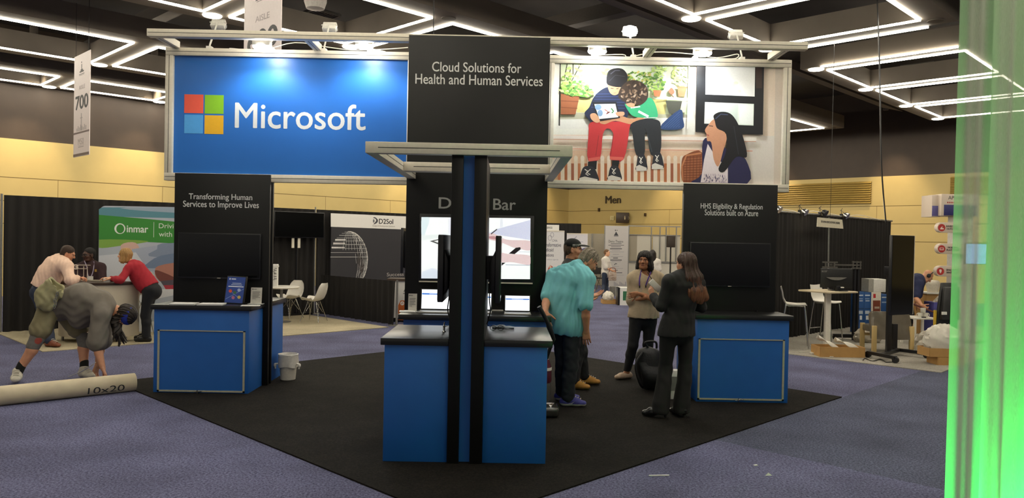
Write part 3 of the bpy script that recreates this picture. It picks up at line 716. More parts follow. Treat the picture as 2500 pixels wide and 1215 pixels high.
# ---- things on the counters
def card(lab, px0, px1, pyb, h, Y, lines=6, tilt=.12, z=COUNT_Z, blk=True):
    a, b = P(px0, pyb, Y), P(px1, pyb, Y); w_ = b.x-a.x; x0 = a.x
    t = thing('sign_holder', lab, 'sign', (x0+w_/2, Y, z))
    n = Vector((0, -math.cos(tilt), math.sin(tilt))); u = Vector((0, math.sin(tilt), math.cos(tilt))); o = Vector((x0, Y, z+.006))
    MB().frame(o+Vector((w_/2, 0, 0))+u*h/2-n*.003, Vector((w_/2, 0, 0)), u*h/2, n*.002).build('card', M('grey_card', '#c4c0b6', .5), t)
    MB().frame((x0+w_/2, Y, z+.003), (w_/2+.02, 0, 0), (0, .04, 0), (0, 0, .003)).build('foot', M('clear_acrylic', '#c9cbc6', .15), t)
    m = MB()
    if blk: m.frame(o+Vector((w_*.16, 0, 0))+u*h*.9, Vector((w_*.06, 0, 0)), u*h*.025, n*.001); m.frame(o+Vector((w_*.38, 0, 0))+u*h*.9, Vector((w_*.13, 0, 0)), u*h*.012, n*.001)
    for i in range(lines): m.frame(o+Vector((w_*(.5-(.0, .04, .02, .07, .0, .2)[i % 6]), 0, 0))+u*h*(.72-.085*i), Vector((w_*(.36-(.0, .04, .02, .07, .0, .2)[i % 6]), 0, 0)), u*h*.011, n*.001)
    m.build('print', DARKINK, t)
def flat_paper(lab, cx, cy, w_, d, rz=0.0, n=1, z=COUNT_Z, name='brochure', mat=PAPER, cat='paper'):
    c = G(cx, cy, z); X = Vector((math.cos(rz), math.sin(rz), 0)); Y = Vector((-math.sin(rz), math.cos(rz), 0))
    m = MB()
    for i in range(n): m.frame(c+Vector((.004*math.sin(5*i), .003*math.cos(7*i), .0035*i+.002)), X*w_/2, Y*d/2, (0, 0, .0015))
    return m.solo(name, mat, lab, cat)
flat_paper('white brochure stack at the left end of the left cabinet top', 450, 743, .27, .2, .08, 5); flat_paper('white brochure stack in the middle of the left cabinet top', 517, 744, .27, .2, .08, 5)
flat_paper('single white sheet at the right end of the left cabinet top', 612, 746.5, .2, .12, .2, 2)
card('small white text card standing on the left cabinet top', 611, 638, 744, .185, 8.93)
# framed poster on easel
Y = 8.9; a = P(543, 739, Y); b = P(590, 739, Y); w_ = b.x-a.x+.03; h = .30; tl = .18
t = thing('poster_stand', 'blue poster with coloured dots in a black frame on the left cabinet', 'poster', (a.x+w_/2, Y, COUNT_Z))
R_ = Matrix.Rotation(-.35, 3, 'Z'); n = R_ @ Vector((0, -math.cos(tl), math.sin(tl))); u = R_ @ Vector((0, math.sin(tl), math.cos(tl))); X = R_ @ Vector((1, 0, 0))
cc = Vector((a.x+w_/2, Y, COUNT_Z+.012))+u*h/2
fr = MB().frame(cc-n*.012, X*(w_/2+.012), u*(h/2+.012), n*.012).build('frame', DARKPL, t, bevel=.003)
MB().frame(cc-n*.03-u*h*.2+Vector((0, .05, 0)), X*.03, u*h*.25, n*.004).build('easel_leg', DARKPL, t)
pr = Print((cc, n)); pq = lambda s, v: proj(cc+X*(s*w_/2)+u*(v*h/2))
pr.poly('#2f4a96', [pq(-1, -1), pq(1, -1), pq(1, 1), pq(-1, 1)])
pr.line('#7f95cf', [pq(-.95, -.75), pq(.95, .1)], 1); pr.line('#7f95cf', [pq(-.3, -.2), pq(.5, -.6)], 1)
for s, v, c_ in ((-.5, -.1, '#d9532c'), (0, -.2, '#3f6a4a'), (.45, .0, '#a7b7da'), (-.1, -.6, '#b06a8c'), (.55, -.55, '#c9b25c')): pr.ell(c_, pq(s, v), (4, 4))
pr.line('#c5d0ee', [pq(-.4, .52), pq(.6, .52)], 1.4); pr.line('#c5d0ee', [pq(-.5, .4), pq(.7, .4)], 1.4); pr.line('#eef2ff', [pq(-.8, .26), pq(.9, .26)], 2)
pr.poly('#dfe6f5', [pq(-.8, .78), pq(-.65, .78), pq(-.65, .9), pq(-.8, .9)]); pr.line('#dfe6f5', [pq(-.55, .84), pq(-.05, .84)], 2.4)
pr.build('print', fr)
# laptops on the demo counter
LAPG = M('silver_laptop_shell', '#a3a19b', .4, .4)
def laptop(lab, px0, px1, pyb, Y, h=.2, lean=.22, glow=1.0, w_=None):
    a, b = P(px0, pyb, Y), P(px1, pyb, Y); w_ = w_ or (b.x-a.x); x0 = a.x; z = COUNT_Z
    t = thing('laptop', lab, 'laptop', (x0+w_/2, Y, z))
    bs = MB().box((x0, Y-.22, z+.001), (x0+w_, Y, z+.016)).build('keyboard_base', LAPG, t, bevel=.003)
    MB().box((x0+.02, Y-.12, z+.0155), (x0+w_-.02, Y-.015, z+.0168)).build('keys', DARKPL, bs)
    n = Vector((0, -math.cos(lean), math.sin(lean))); u = Vector((0, math.sin(lean), math.cos(lean))); c = Vector((x0+w_/2, Y, z+.014))
    ld = MB().frame(c+u*h/2-n*.004, (w_/2, 0, 0), u*h/2, n*.004).build('lid', DARKPL, t, bevel=.002)
    sc_ = MB().frame(c+u*(h/2+.004)+n*.0005, (w_/2-.011, 0, 0), u*(h/2-.012), n*.0005)
    sc_.build('screen', M('lit_white_screen', '#eef3f8', .3, var=.02, emis=glow), ld)
    MB().frame(c+u*h*.76+n*.0013, (w_/2-.013, 0, 0), u*h*.035, n*.0003).build('screen_banner', M('lit_blue_banner', '#2f66b8', .3, emis=.7), ld)
    MB().frame(c+u*h*.76+n*.0017, (w_*.22, 0, 0), u*h*.008, n*.0002).build('screen_text', M('lit_pale_text', '#c5d6ee', .3, emis=.8), ld)
laptop('silver laptop at the left end of the demo counter beside a text card', 1026, 1100, 755, 8.42, .235)
laptop('silver laptop half hidden behind the kiosk post on the demo counter', 1140, 1201, 756, 8.45, .2)
laptop('silver laptop at the right end of the demo counter', 1231, 1295, 757, 8.38, .185)
card('small grey text card standing at the left end of the demo counter', 996, 1017, 756, .19, 8.35)
flat_paper('white papers under the text card on the demo counter', 995, 761, .17, .14, .1, 3)
flat_paper('white papers between two laptops on the demo counter', 1215, 758, .13, .16, 0, 3)
flat_paper('small dark phone lying at the right end of the demo counter', 1313, 761, .1, .06, .1, 2, name='phone', mat=M('dark_blue_glass', '#1c2238', .2), cat='phone')
# kiosk top: T-handle tool, eyeglasses, cloth
c = G(1084, 810, COUNT_Z)
m = MB(); m.lathe([(.018, 0), (.016, .006), (.009, .012), (.009, .04), (.012, .045), (.012, .055), (.006, .06)], c, 16); m.tube([c+Vector((-.005, 0, .05)), c+Vector((.004, .01, .085))], .006); m.tube([c+Vector((0, 0, .045)), c+Vector((.03, -.01, .055))], .0045)
m.solo('tap_handle', CHROME, 'small chrome quick release handle on the left kiosk countertop', 'handle')
c = G(1213, 807, COUNT_Z)
t = thing('eyeglasses', 'black framed eyeglasses lying on the right kiosk countertop', 'glasses', c)
m = MB()
for s in (-1, 1):
    m.tube([c+Vector((s*.034+.026*math.cos(a), .004, .024+.02*math.sin(a)))for a in np.linspace(0, 2*math.pi, 17)], .003, 6, caps=False)
m.tube([c+Vector((-.01, .004, .03)), c+Vector((.01, .004, .03))], .003); m.build('frame', DARKPL, t)
for s in (-1, 1): MB().tube([c+Vector((s*.06, .004, .03)), c+Vector((s*.066, .07, .028)), c+Vector((s*.06-.05, .13, .06 if s < 0 else .012))], .0028, 6).build('temple', DARKPL, t)
CL = M('grey_microfibre', '#8f9aa6', .9)
c = G(1228, 801, COUNT_Z)
def fcl(u, v):
    x, y = (u-.5)*.2, (v-.5)*.1
    return c+Vector((x, y+.03, .008+.022*abs(math.sin(7*u+3*v))*math.exp(-((u-.35)**2+(v-.5)**2)*5)+.004*math.sin(19*v)))
MB().sheet(fcl, 24, 14, (0, 0, -.004)).solo('cleaning_cloth', CL, 'crumpled grey cleaning cloth beside the eyeglasses', 'cloth', smooth=1)
# cable on right cabinet, cable on left cabinet
m = MB(); m.tube(smooth_poly3([G(x, y, COUNT_Z)+Vector((0, 0, .006)) for x, y in ((1786, 757), (1795, 752), (1815, 757), (1845, 758), (1848, 762))]), .005, 6); m.tube([G(1793, 750, COUNT_Z), G(1793, 750, COUNT_Z)+Vector((0, 0, .06))], .007, 6)
m.solo('cable', DARKPL, 'short black cable lying on the right cabinet top', 'cable')
m = MB(); m.tube(smooth_poly3([G(x, y, COUNT_Z)+Vector((0, 0, .006+.0*i)) for i, (x, y) in enumerate(((515, 735), (522, 731), (530, 735), (536, 738)))]), .006, 6)
m.solo('cable', DARKPL, 'curled black cable beside the blue poster on the left cabinet', 'cable')
# ---- waste bin
c = G(703, 928)+Vector((0, 0, .012)); t = thing('waste_bin', 'white waste bin with a plastic liner on the black carpet', 'bin', c)
MB().lathe([(.085, 0), (.09, .005), (.115, .30), (.12, .305), (.112, .30), (.088, .01), (0, .008)], c, 28).build('bucket', M('white_bin', '#cfc9bd', .45), t, smooth=.6)
m = MB()
k = 28
prof = [(.118, .16), (.121, .22), (.121, .30), (.124, .318), (.118, .322), (.108, .29), (.10, .2)]
for i, (r, z) in enumerate(prof):
    for j in range(k):
        a = 2*math.pi*j/k; rr = r+.003*math.sin(5*a+i)+(.004*math.sin(9*a) if i < 2 else 0)
        m.v.append(c+Vector((rr*math.cos(a), rr*math.sin(a), z+(.012*math.sin(3*a) if i == 0 else 0))))
for i in range(len(prof)-1):
    for j in range(k): m.f.append([i*k+j, i*k+(j+1) % k, (i+1)*k+(j+1) % k, (i+1)*k+j]); m.mi.append(0)
for s in (-1, 1): m.tube(smooth_poly3([c+Vector((s*.118, -.03, .2)), c+Vector((s*.15, -.04, .19)), c+Vector((s*.145, -.04, .14))]), [.012]*4+[.018]*4+[.01]*3, 7)
m.build('liner', M('liner_plastic', '#dcd8d0', .3), t, smooth=1)
# ---- vacuum cleaner behind the kiosk
c = G(1350, 1000)+Vector((0, 0, .012)); t = thing('vacuum_cleaner', 'upright vacuum cleaner standing behind the right kiosk counter', 'vacuum cleaner', c)
c.y = 7.86; c.x = P(1338, 990, 7.86).x; cx_ = c.x-.045; cy_ = c.y
MB().frame((cx_, cy_, c.z+.055), (.15, 0, 0), (0, .14, 0), (0, 0, .05)).build('floor_head', M('glossy_dark_hood', '#3a3834', .12, coat=.6), t, bevel=.03, seg=4)
MB().lathe([(.06, 0), (.075, .03), (.075, .16), (.07, .2)], (cx_, cy_+.08, c.z+.12), 20).build('dust_cup', M('smoky_clear_cup', '#55534f', .12), t, smooth=.7)
MB().lathe([(.07, 0), (.08, .02), (.078, .16), (.05, .24)], (cx_, cy_+.08, c.z+.32), 20).build('motor_cap', M('maroon_plastic', '#5a2230', .3), t, smooth=.7)
MB().lathe([(.081, 0), (.081, .03)], (cx_, cy_+.08, c.z+.45), 20).build('white_band', WHITE, t)
hp = [Vector((cx_, cy_+.1, c.z+.5)), P(1350, 830, cy_+.02), P(1338, 790, cy_-.05), P(1316, 748, cy_-.1)]
MB().tube([hp[0], hp[1]], .02, 10).tube(smooth_poly3([hp[1], hp[2], hp[3]]), [.03]*5+[.022]*6, 10).build('handle', M('dark_olive_plastic', '#23241f', .35), t, smooth=1)
# ---- backpack and white bag behind the woman in black
c = G(1604, 955)+Vector((0, 0, .012)); t = thing('backpack', 'black backpack slumped on the carpet behind the woman in black suit', 'backpack', c)
bm_ = M('black_nylon', '#1b1b1c', .55, bump=.3, scale=40)
m = MB()
def fb(u, v):
    a = 2*math.pi*u; z = v*.52; r = (.75+.25*math.sin(math.pi*min(1, v*1.15)))*(1 if v < .8 else math.sqrt(max(0, 1-((v-.8)/.2)**2))*.98+.02)*(1+.05*math.sin(3*a+6*v))
    return c+Vector((r*.2*math.cos(a)-.1*v, r*.15*math.sin(a)+.1, z))
m.sheet(fb, 28, 14).build('bag_body', bm_, t, smooth=1)
m = MB()
def fp(u, v):
    a = math.pi*u; return c+Vector((-.02-.15*math.cos(a)-.06*v, -.02-.085*math.sin(a)*math.sin(math.pi*min(1, v+.08)), .04+.3*v))
m.sheet(fp, 14, 8).build('front_pocket', bm_, t, smooth=1)
MB().tube(smooth_poly3([c+Vector((-.1, .08, .5)), c+Vector((-.14, .06, .57)), c+Vector((-.02, .06, .58)), c+Vector((.0, .08, .5))]), .014, 8).build('carry_loop', bm_, t, smooth=1)
MB().tube(smooth_poly3([c+Vector((-.18, 0, .46)), c+Vector((-.27, -.03, .3)), c+Vector((-.22, -.03, .1)), c+Vector((-.17, .02, .03))]), .016, 8).build('strap', bm_, t, smooth=1)
c = G(1655, 978)+Vector((0, 0, .012)); t = thing('paper_bag', 'white printed bag standing on the carpet between the black trouser legs', 'bag', c)
MB().box((c.x-.14, c.y+.02, c.z), (c.x+.10, c.y+.14, c.z+.33)).build('bag_body', PAPER, t, bevel=.006)
MB().box((c.x-.12, c.y+.016, c.z+.1), (c.x+.06, c.y+.02, c.z+.26)).build('print', M('grey_print', '#7c7a76', .6), t)
# ---- litter on the carpets
for px, py, w_, d, rz, lab in ((1609, 1161, .16, .012, .1, 'thin white strip lying on the darker carpet lane at the front'), (1845, 1136, .03, .02, .3, 'tiny white paper scrap on the darker carpet lane at the front'), (1560, 686+60, .04, .03, .4, 'tiny white scrap on the far purple carpet left of the beige woman')):
    c = G(px, py); X = Vector((math.cos(rz), math.sin(rz), 0)); Y_ = Vector((-X.y, X.x, 0))
    MB().frame(c+Vector((0, 0, .004)), X*w_/2, Y_*d/2, (0, 0, .003)).solo('paper_scrap', PAPER, lab, 'litter')
c = G(1876, 1160); MB().add([c+Vector(v) for v in ((-.03, -.01, 0), (.03, 0, 0), (.01, .02, 0), (0, .005, .022))], [(0, 1, 2), (0, 1, 3), (1, 2, 3), (2, 0, 3)]).solo('paper_scrap', PAPER, 'crumpled white scrap on the darker carpet lane at the front right', 'litter')
# ---- rolled carpet tube on the left
a0, b0 = G(-60, 996), G(328, 953); d = (b0-a0).normalized(); up = Vector((0, 0, 1)); R = .1
t = thing('carpet_tube', 'long beige cardboard tube marked 10x20 lying on the floor at left', 'tube', (a0+b0)/2)
a, b = a0+up*R, b0+up*R
m = MB(); L = (b-a).length
m.lathe([(R, 0), (R, L), (R-.008, L), (R-.008, L-.4), (0, L-.4)], a, 40, axis=d); m.build('tube_wall', M('beige_cardboard', '#c9bb9d', .7, var=.1, scale=6), t, smooth=.8)
nside = d.cross(up).normalized()
if nside.dot(CAMP-b) < 0: nside = -nside
qn = (nside*.96-up*.28).normalized(); uu = d.cross(qn)
if uu.z < 0: uu = -uu
text('marking', '10x20', DARKINK, t, b+qn*(R-.0085), d, uu, (-.50, -.045, -.13, .03), ext=.001, out=qn)
mk = bpy.data.objects['marking']; bm_ = bmesh.new(); bm_.from_mesh(mk.data)
for _ in range(5):
    es = [e_ for e_ in bm_.edges if e_.calc_length() > .012]
    if es: bmesh.ops.subdivide_edges(bm_, edges=es, cuts=1); bmesh.ops.triangulate(bm_, faces=[f_ for f_ in bm_.faces if len(f_.verts) > 3])
bm_.to_mesh(mk.data); bm_.free()
for v in mk.data.vertices:
    w_ = wm(mk) @ v.co; k_ = (w_-a).dot(d); ax_ = a+d*k_; v.co = wm(mk).inverted() @ (ax_+(w_-ax_).normalized()*(R+.0015))
# ================================================================ the hall around the booth
DRAPE = M('black_drape', '#191614', .9, var=.15, scale=5, stretch=(6, 6, .4))
def drape(lab, a, b, z1, amp=.035, per=.17, z0=.01, name='drape'):
    a, b = Vector(a), Vector(b); d = b-a; L = d.length; d.normalize(); n = Vector((d.y, -d.x, 0))
    ph = [rnd.uniform(0, 6.28) for _ in range(4)]
    def f(u, v):
        s = u*L; k = .35+.65*(1-v); q = amp*(math.sin(2*math.pi*s/per+ph[0]+.8*math.sin(2.1*s+ph[1]))+.5*math.sin(2*math.pi*s/per*.43+ph[2]))*k
        return a+d*s+n*q+Vector((0, 0, z0+(z1-z0)*v))
    nu = max(24, int(L/per*8))
    m = MB().sheet(f, nu, 6, n*(-.012))
    o = m.solo(name, DRAPE, lab, 'drape', origin=(a+b)/2, smooth=1.2)
    return o
POLE = M('grey_pole', '#8d8b86', .35, .6)
def pole(name, lab, base, h, r=.02, plate=True, cat='pole', kids=None):
    t = thing(name, lab, cat, base)
    MB().tube([base, Vector(base)+Vector((0, 0, h))], r, 10).build('upright', POLE, t, smooth=1)
    if plate: MB().frame(Vector(base)+Vector((0, 0, .004)), (.15, 0, 0), (0, .15, 0), (0, 0, .004)).build('base_plate', POLE, t)
    return t
def ondr(px, py=600): return PL(px, py, PQ(0, QDR), DB)
def atq(px, q, z=0):
    p = PL(px, 600, PQ(0, q), DB); return Vector((p.x, p.y, z))
ZD = 2.42
drape('black back drape behind the two men at the white counter', atq(9, QDR), atq(640, QDR), ZD)
drape('black back drape with a television, behind the white shell chairs', atq(640, QDR), atq(767, QDR), ZD)
drape('black back drape behind the dark banner with the wire sphere', atq(772, QDR), atq(1080, QDR), ZD)
pole('drape_pole', 'grey drape pole at the far left edge beside the black drape', atq(3, QDR), ZD+.02)
pole('drape_pole', 'thin bright drape pole between television and dark banner', atq(769, QDR-.12), ZD+.05, .016)
# low side drape
hA, hB = G(968, 794), None
qh = hA.dot(DB); hB = PQ(hA.dot(DA), QDR-.25)
drape('low black side drape running back from the grey end post', hA+DB*.05, hB, .91, .03, .2)
pole('drape_pole', 'short grey end post of the low black drape', hA, .93, .022)
# ---- pop-up banner with green band
YB = 13.95
def cr(nm): return M(nm, '#cfcfcf')
bx0, bx1 = P(241, 600, YB).x, P(241, 600, YB).x+2.4
t = thing('backdrop_banner', 'tall pop-up banner with green band and white ring logo behind the woman in red', 'banner', ((bx0+bx1)/2, YB, .012))
zt, zb = P(330, 503.5, YB).z, .03
m = MB(); rr = .12
pts = [(bx0, YB, zb)]+[(bx0+rr-rr*math.cos(a), YB, zt-rr+rr*math.sin(a)) for a in np.linspace(0, math.pi/2, 6)]+[(bx1-rr+rr*math.sin(a), YB, zt-rr+rr*math.cos(a)) for a in np.linspace(0, math.pi/2, 6)]+[(bx1, YB, zb)]
m.prism(pts, (0, .35, 0)); o = m.build('panel', M('banner_fabric', '#b7bfca', .6, var=.05, scale=2), t)
MB().box((bx0+.1, YB+.02, .012), (bx1-.1, YB+.33, .03)).build('foot', DARKPL, t)
pr = Print(pl(YB), lambda x, y: (min(max(x, 466), 1072)*.5183, 380+max(y, 243)*.5183))
pr.poly('#5f93a0', [(480, 238), (1500, 243), (1500, 300), (466, 285), (466, 252)]); pr.poly('#9fb0c0', [(600, 242), (1500, 243), (1500, 285), (820, 268)], C)
pr.poly('#3f8f3a', [(466, 278), (700, 298), (1500, 335), (1500, 425), (466, 395)])
pr.poly('#86b04e', [(466, 395), (700, 402), (560, 425), (466, 433)], C)
pr.poly('#d9b6a8', [(570, 420), (640, 410), (660, 470), (590, 480)], C); pr.poly('#aab4c6', [(620, 440), (820, 410), (1500, 440), (1500, 560), (640, 540)])
pr.poly('#8796ad', [(740, 440), (830, 410), (1500, 450), (1500, 480), (760, 480)], C); pr.poly('#d5d9e0', [(466, 470), (640, 455), (700, 540), (660, 610), (466, 640)])
pr.poly('#7487a3', [(690, 510), (815, 460), (1200, 470), (1200, 500), (720, 530)], C); pr.poly('#e1e3e6', [(640, 640), (1500, 600), (1500, 900), (640, 900)])
pr.poly('#b98272', [(730, 545), (780, 510), (1100, 480), (1200, 560), (900, 600), (760, 590)], C); pr.poly('#7b4740', [(730, 550), (745, 540), (830, 580), (760, 595)], C)
pr.poly('#58505c', [(755, 590), (1200, 560), (1200, 600), (770, 612)]); pr.poly('#b23a4a', [(770, 610), (1200, 600), (1200, 625), (780, 628)])
pr.poly('#b8c0cc', [(660, 690), (900, 640), (1000, 780), (700, 780)])
for k_ in range(3): pr.ell('#eef2ea', (565, 343), (26-.5*k_, 25), 28, step=True); pr.ell('#3f8f3a', (565+1.5, 344), (21.5-1.6*k_, 21), 28)
pr.line('#e4eee0', [(725, 312), (724, 384)], 2)
pr.build('print', o)
WT = M('white_lettering', '#e9efe6', .5)
tpx('lettering', 'inmar', WT, o, pl(YB), 309.5, 550.5, 362, 567.5, bold=.02); tpx('lettering', 'Driving', WT, o, pl(YB), 388, 545.5, 442, 561); tpx('lettering', 'with', WT, o, pl(YB), 388, 565, 420, 577.5)
# ---- curved white counter
cxm = P(219, 700, 12.5).x; CW = .64
t = thing('reception_counter', 'curved white counter with dark wood top on short legs at left', 'counter', (cxm, 12.75, .012))
arc = [(cxm+CW*math.cos(a), 12.85-.5*math.sin(a)) for a in np.linspace(math.pi, 0, 25)]
for s_, nm, z0, z1, mt in ((1.0, 'body', .10, .95, M('white_counter', '#cbbfa6', .5, var=.02)), (1.05, 'countertop', .95, .99, M('dark_wood_top', '#3d2c1f', .4, var=.2, scale=4))):
    MB().prism([(cxm+(x-cxm)*s_, 12.85+(y-12.85)*s_, z0) for x, y in arc], (0, 0, z1-z0)).build(nm, mt, t, bevel=.004, smooth=.5)
for a in (.15, .5, .85): MB().tube([(cxm-CW*.9*math.cos(a*math.pi), 12.85-.44*math.sin(a*math.pi), .012), (cxm-CW*.9*math.cos(a*math.pi), 12.85-.44*math.sin(a*math.pi), .11)], .022, 10).build('leg', POLE, t)
CTZ = .99
c = P(195, 684, 12.75); c.z = CTZ; t = thing('wire_rack', 'small wire display rack with a white numeral on the curved counter', 'rack', c)
m = MB()
for x in (-.11, -.04, .06, .12): m.tube([c+Vector((x, 0, 0)), c+Vector((x, 0, .24 if abs(x) > .05 else .2))], .006, 6)
for z in (.2, .26): m.tube([c+Vector((-.17 if z > .22 else -.11, 0, z)), c+Vector((.17 if z > .22 else .12, 0, z))], .006, 6)
m.tube([c+Vector((-.11, 0, .008)), c+Vector((.12, 0, .008))], .006, 6)
m.build('wire_frame', M('pale_wire', '#cfc4b4', .4, .3), t)
text('numeral', '3', WHITE, t, c+Vector((-.085, -.012, .185)), (1, 0, 0), (0, 0, 1), (0, 0, .07, .085), bold=.05, ext=.008)
c = P(261, 687, 12.5); c.z = CTZ
MB().frame(c+Vector((0, 0, .03)), (.05, 0, 0), (0, .012, .004), (0, -.008, .03)).solo('card', PAPER, 'small folded white card on the curved counter near the woman in red', 'card')
c = P(232, 690, 12.85); c.z = CTZ; MB().frame(c+Vector((0, 0, .004)), (.2, 0, 0), (0, .12, 0), (0, 0, .004)).solo('document', M('grey_document', '#8d8577', .7), 'grey document lying on the curved counter in front of the man in maroon', 'paper')
# ---- shell chairs
def shell_chair(lab, loc, rz, h=.45, w=.23, group='white shell chairs'):
    t = thing('shell_chair', lab, 'chair', loc, rz, group)
    L_ = Vector(loc); R_ = Matrix.Rotation(rz, 3, 'Z')
    prof = [(.23, .0, .17), (.20, .012, .2), (.1, -.005, .225), (0, -.02, .23), (-.1, -.005, .232), (-.17, .04, .235), (-.215, .13, .24), (-.245, .22, .225), (-.27, .31, .19), (-.285, .365, .12)]
    def f(u, v):
        i = min(len(prof)-2, int(u*(len(prof)-1))); k = u*(len(prof)-1)-i
        y, z, ww = (prof[i][j]*(1-k)+prof[i+1][j]*k for j in range(3)); s_ = 2*v-1
        lift = .07*abs(s_)**3*(1 if u < .5 else .0); fwd = .06*abs(s_)**2.5*(0 if u < .4 else 1)
        return L_+R_ @ Vector((s_*ww*w/.23, y+fwd, h+z+lift))
    MB().sheet(f, 22, 14, (0, 0, -.008)).build('shell', WHITE, t, smooth=1.2)
    m = MB(); tops = [(.09, .09), (-.09, .09), (-.09, -.09), (.09, -.09)]; k_ = h/.45
    for i, (x, y) in enumerate(tops):
        ft = (x*2.3, y*2.3)
        for dx, dy in ((0, 0), (-.5*x, .3*y)): m.tube([L_+R_ @ Vector((x+dx, y+dy, h-.03)), L_+R_ @ Vector((ft[0], ft[1], .006))], .006, 6)
        m.tube([L_+R_ @ Vector((x, y, h-.03)), L_+R_ @ Vector((-x*1.5, y*1.5, h*.42))], .005, 6)
    m.build('wire_base', CHROME, t)
    return t
shell_chair('white shell chair seen from the side with chrome wire legs on beige carpet', G(766, 786)+Vector((0, 0, .012)), 1.35)
shell_chair('white shell chair partly behind the round white table', G(707, 778)+Vector((0, 0, .012)), 2.6)
shell_chair('tall white shell stool with wire legs behind the woman in red', P(331, 822, 13.3)*1, 2.8, .74).location.z = .012
c = G(686, 787)+Vector((0, 0, .012)); t = thing('round_table', 'round white pedestal table beside the white shell chairs', 'table', c)
MB().lathe([(0, .70), (.34, .70), (.36, .715), (.36, .73), (.35, .74), (0, .74)], c, 36).build('tabletop', WHITE, t, smooth=.6)
MB().lathe([(.2, 0), (.2, .012), (.035, .03), (.03, .7)], c, 20).build('pedestal', POLE, t, smooth=.6)
q = c+Vector((-.10, -.1, .74)); t = thing('flyer_stand', 'white flyer tower standing on the round white table', 'stand', q)
o = MB().box((q.x-.05, q.y-.04, q.z), (q.x+.05, q.y+.04, q.z+.46)).build('card_body', PAPER, t, bevel=.003)
MB().box((q.x-.06, q.y-.045, q.z+.40), (q.x+.06, q.y+.045, q.z+.43)).build('collar', PAPER, t)
pr = Print(((0, q.y-.0405, 0), NY), lambda u, v: proj(Vector((q.x-.05+.1*u, q.y-.0405, q.z+.39*v))))
for i in range(14): pr.line('#555049', [(rnd.uniform(.1, .5), .3+.05*i), (rnd.uniform(.5, .95), .3+.05*i+rnd.uniform(-.06, .06))], .03, step=i == 0)
pr.build('print', o)
# ---- television on black drape
QT = QDR-.25; c0 = PL(668, 550, PQ(0, QT), DB); c1 = PL(790, 550, PQ(0, QT), DB); zt_, zb_ = PL(730, 517, PQ(0, QT), DB).z, PL(730, 580, PQ(0, QT), DB).z
cc = Vector(((c0.x+c1.x)/2, (c0.y+c1.y)/2, zb_)); wv = (c1-c0).length
t = thing('television', 'dark television on a stand against the black drape left of the wire sphere', 'television', Vector((cc.x, cc.y, .012)))
MB().frame(cc+Vector((0, 0, (zt_-zb_)/2)), DA*wv/2, DB*.03, (0, 0, (zt_-zb_)/2)).build('casing', DARKPL, t, bevel=.004)
MB().frame(cc-DB*.031+Vector((0, 0, (zt_-zb_)/2)), DA*(wv/2-.015), DB*.002, (0, 0, (zt_-zb_)/2-.015)).build('screen', SCREEN, t)
MB().tube([Vector((cc.x, cc.y, .012))+DB*.08, Vector((cc.x, cc.y, zb_+.3))+DB*.08], .03, 8).frame(Vector((cc.x, cc.y, .03))+DB*.05, DA*.35, DB*.1, (0, 0, .018)).build('stand', DARKPL, t)
for s_ in (-.14, .01): MB().frame(cc+DA*s_+DB*.02-Vector((0, 0, .12)), DA*.03, DB*.01, (0, 0, .11)).build('bracket', ALU, t)
# ---- dark banner with wire sphere
QB = QDR-.12; pD2 = (PQ(0, QB), -DB)
a, b = atq(808, QB), atq(1060, QB); zt_ = PL(808, 520, *pD2).z
t = thing('backdrop_banner', 'dark backdrop banner with a white wire sphere and a white top band', 'banner', (a+b)/2)
o = MB().prism([a, b, b+Vector((0, 0, zt_)), a+Vector((0, 0, zt_))], DB*.04).build('panel', M('charcoal_print', '#2b2a2e', .6, var=.04), t)
pr = Print(pD2, lambda x, y: (660+.18104*x, 500+.18104*y))
pr.poly('#e9e6df', [(815, 112), (2200, 170), (2200, 345), (815, 294)])
pr.poly('#4b4a4e', [(1385, 175), (1410, 165), (1450, 200), (1440, 240), (1390, 262), (1425, 215), (1415, 185)], C); pr.poly('#6d6c70', [(1385, 200), (1400, 195), (1405, 225), (1388, 240)], C)
sx, sy, srx, sry = 1060, 720, 255, 385
def sph(lo, la):
    x = math.cos(la)*math.sin(lo); return (sx+srx*x, sy-sry*math.sin(la)+20)
for i in range(9): pr.line('#d9d7d2', [sph(lo, .1+i*.155) for lo in np.linspace(-1.5, 1.5, 22)], 3.2 if i % 3 else 5, step=i == 0)
for i in range(11):
    lo = -.35+.17*i; pr.line('#cfcdc8', [sph(lo, la) for la in np.linspace(-.75 if i > 4 else .35, 1.5, 16)], 3, step=i == 0)
for i in range(70):
    lo, la = rnd.uniform(.35, 1.5), rnd.uniform(-.8, 1.3); d_ = rnd.uniform(.08, .4)
    pr.line('#dedcd6', [sph(lo, la), sph(min(1.55, lo+d_*rnd.uniform(-.4, 1)), la+d_)], 2.6, step=i == 0)
for la in (.45, .62, .78):
    for lo in np.linspace(-1.45, -.3, 13): pr.ell('#efede8', sph(lo, la), (9, 9), 8, step=False)
for i in range(7): pr.poly('#57504b', [sph(.5+.07*i, .25-.07*i), sph(.54+.07*i, .25-.07*i), sph(.5+.07*i, -.15-.07*i), sph(.46+.07*i, -.15-.07*i)], step=i == 0)
pr.build('print', o)
tpx('lettering', 'D2Sol', DARKINK, o, pD2, 925, 534, 960, 546.5, bold=.02); tpx('lettering', 'Design & Development Solutions', M('tan_ink', '#8a7f70', .6), o, pD2, 909.5, 549.5, 964, 554.5)
tpx('lettering', 'Success B', M('pale_ink', '#b9b2ac', .6), o, pD2, 944.5, 665, 997, 673.5)
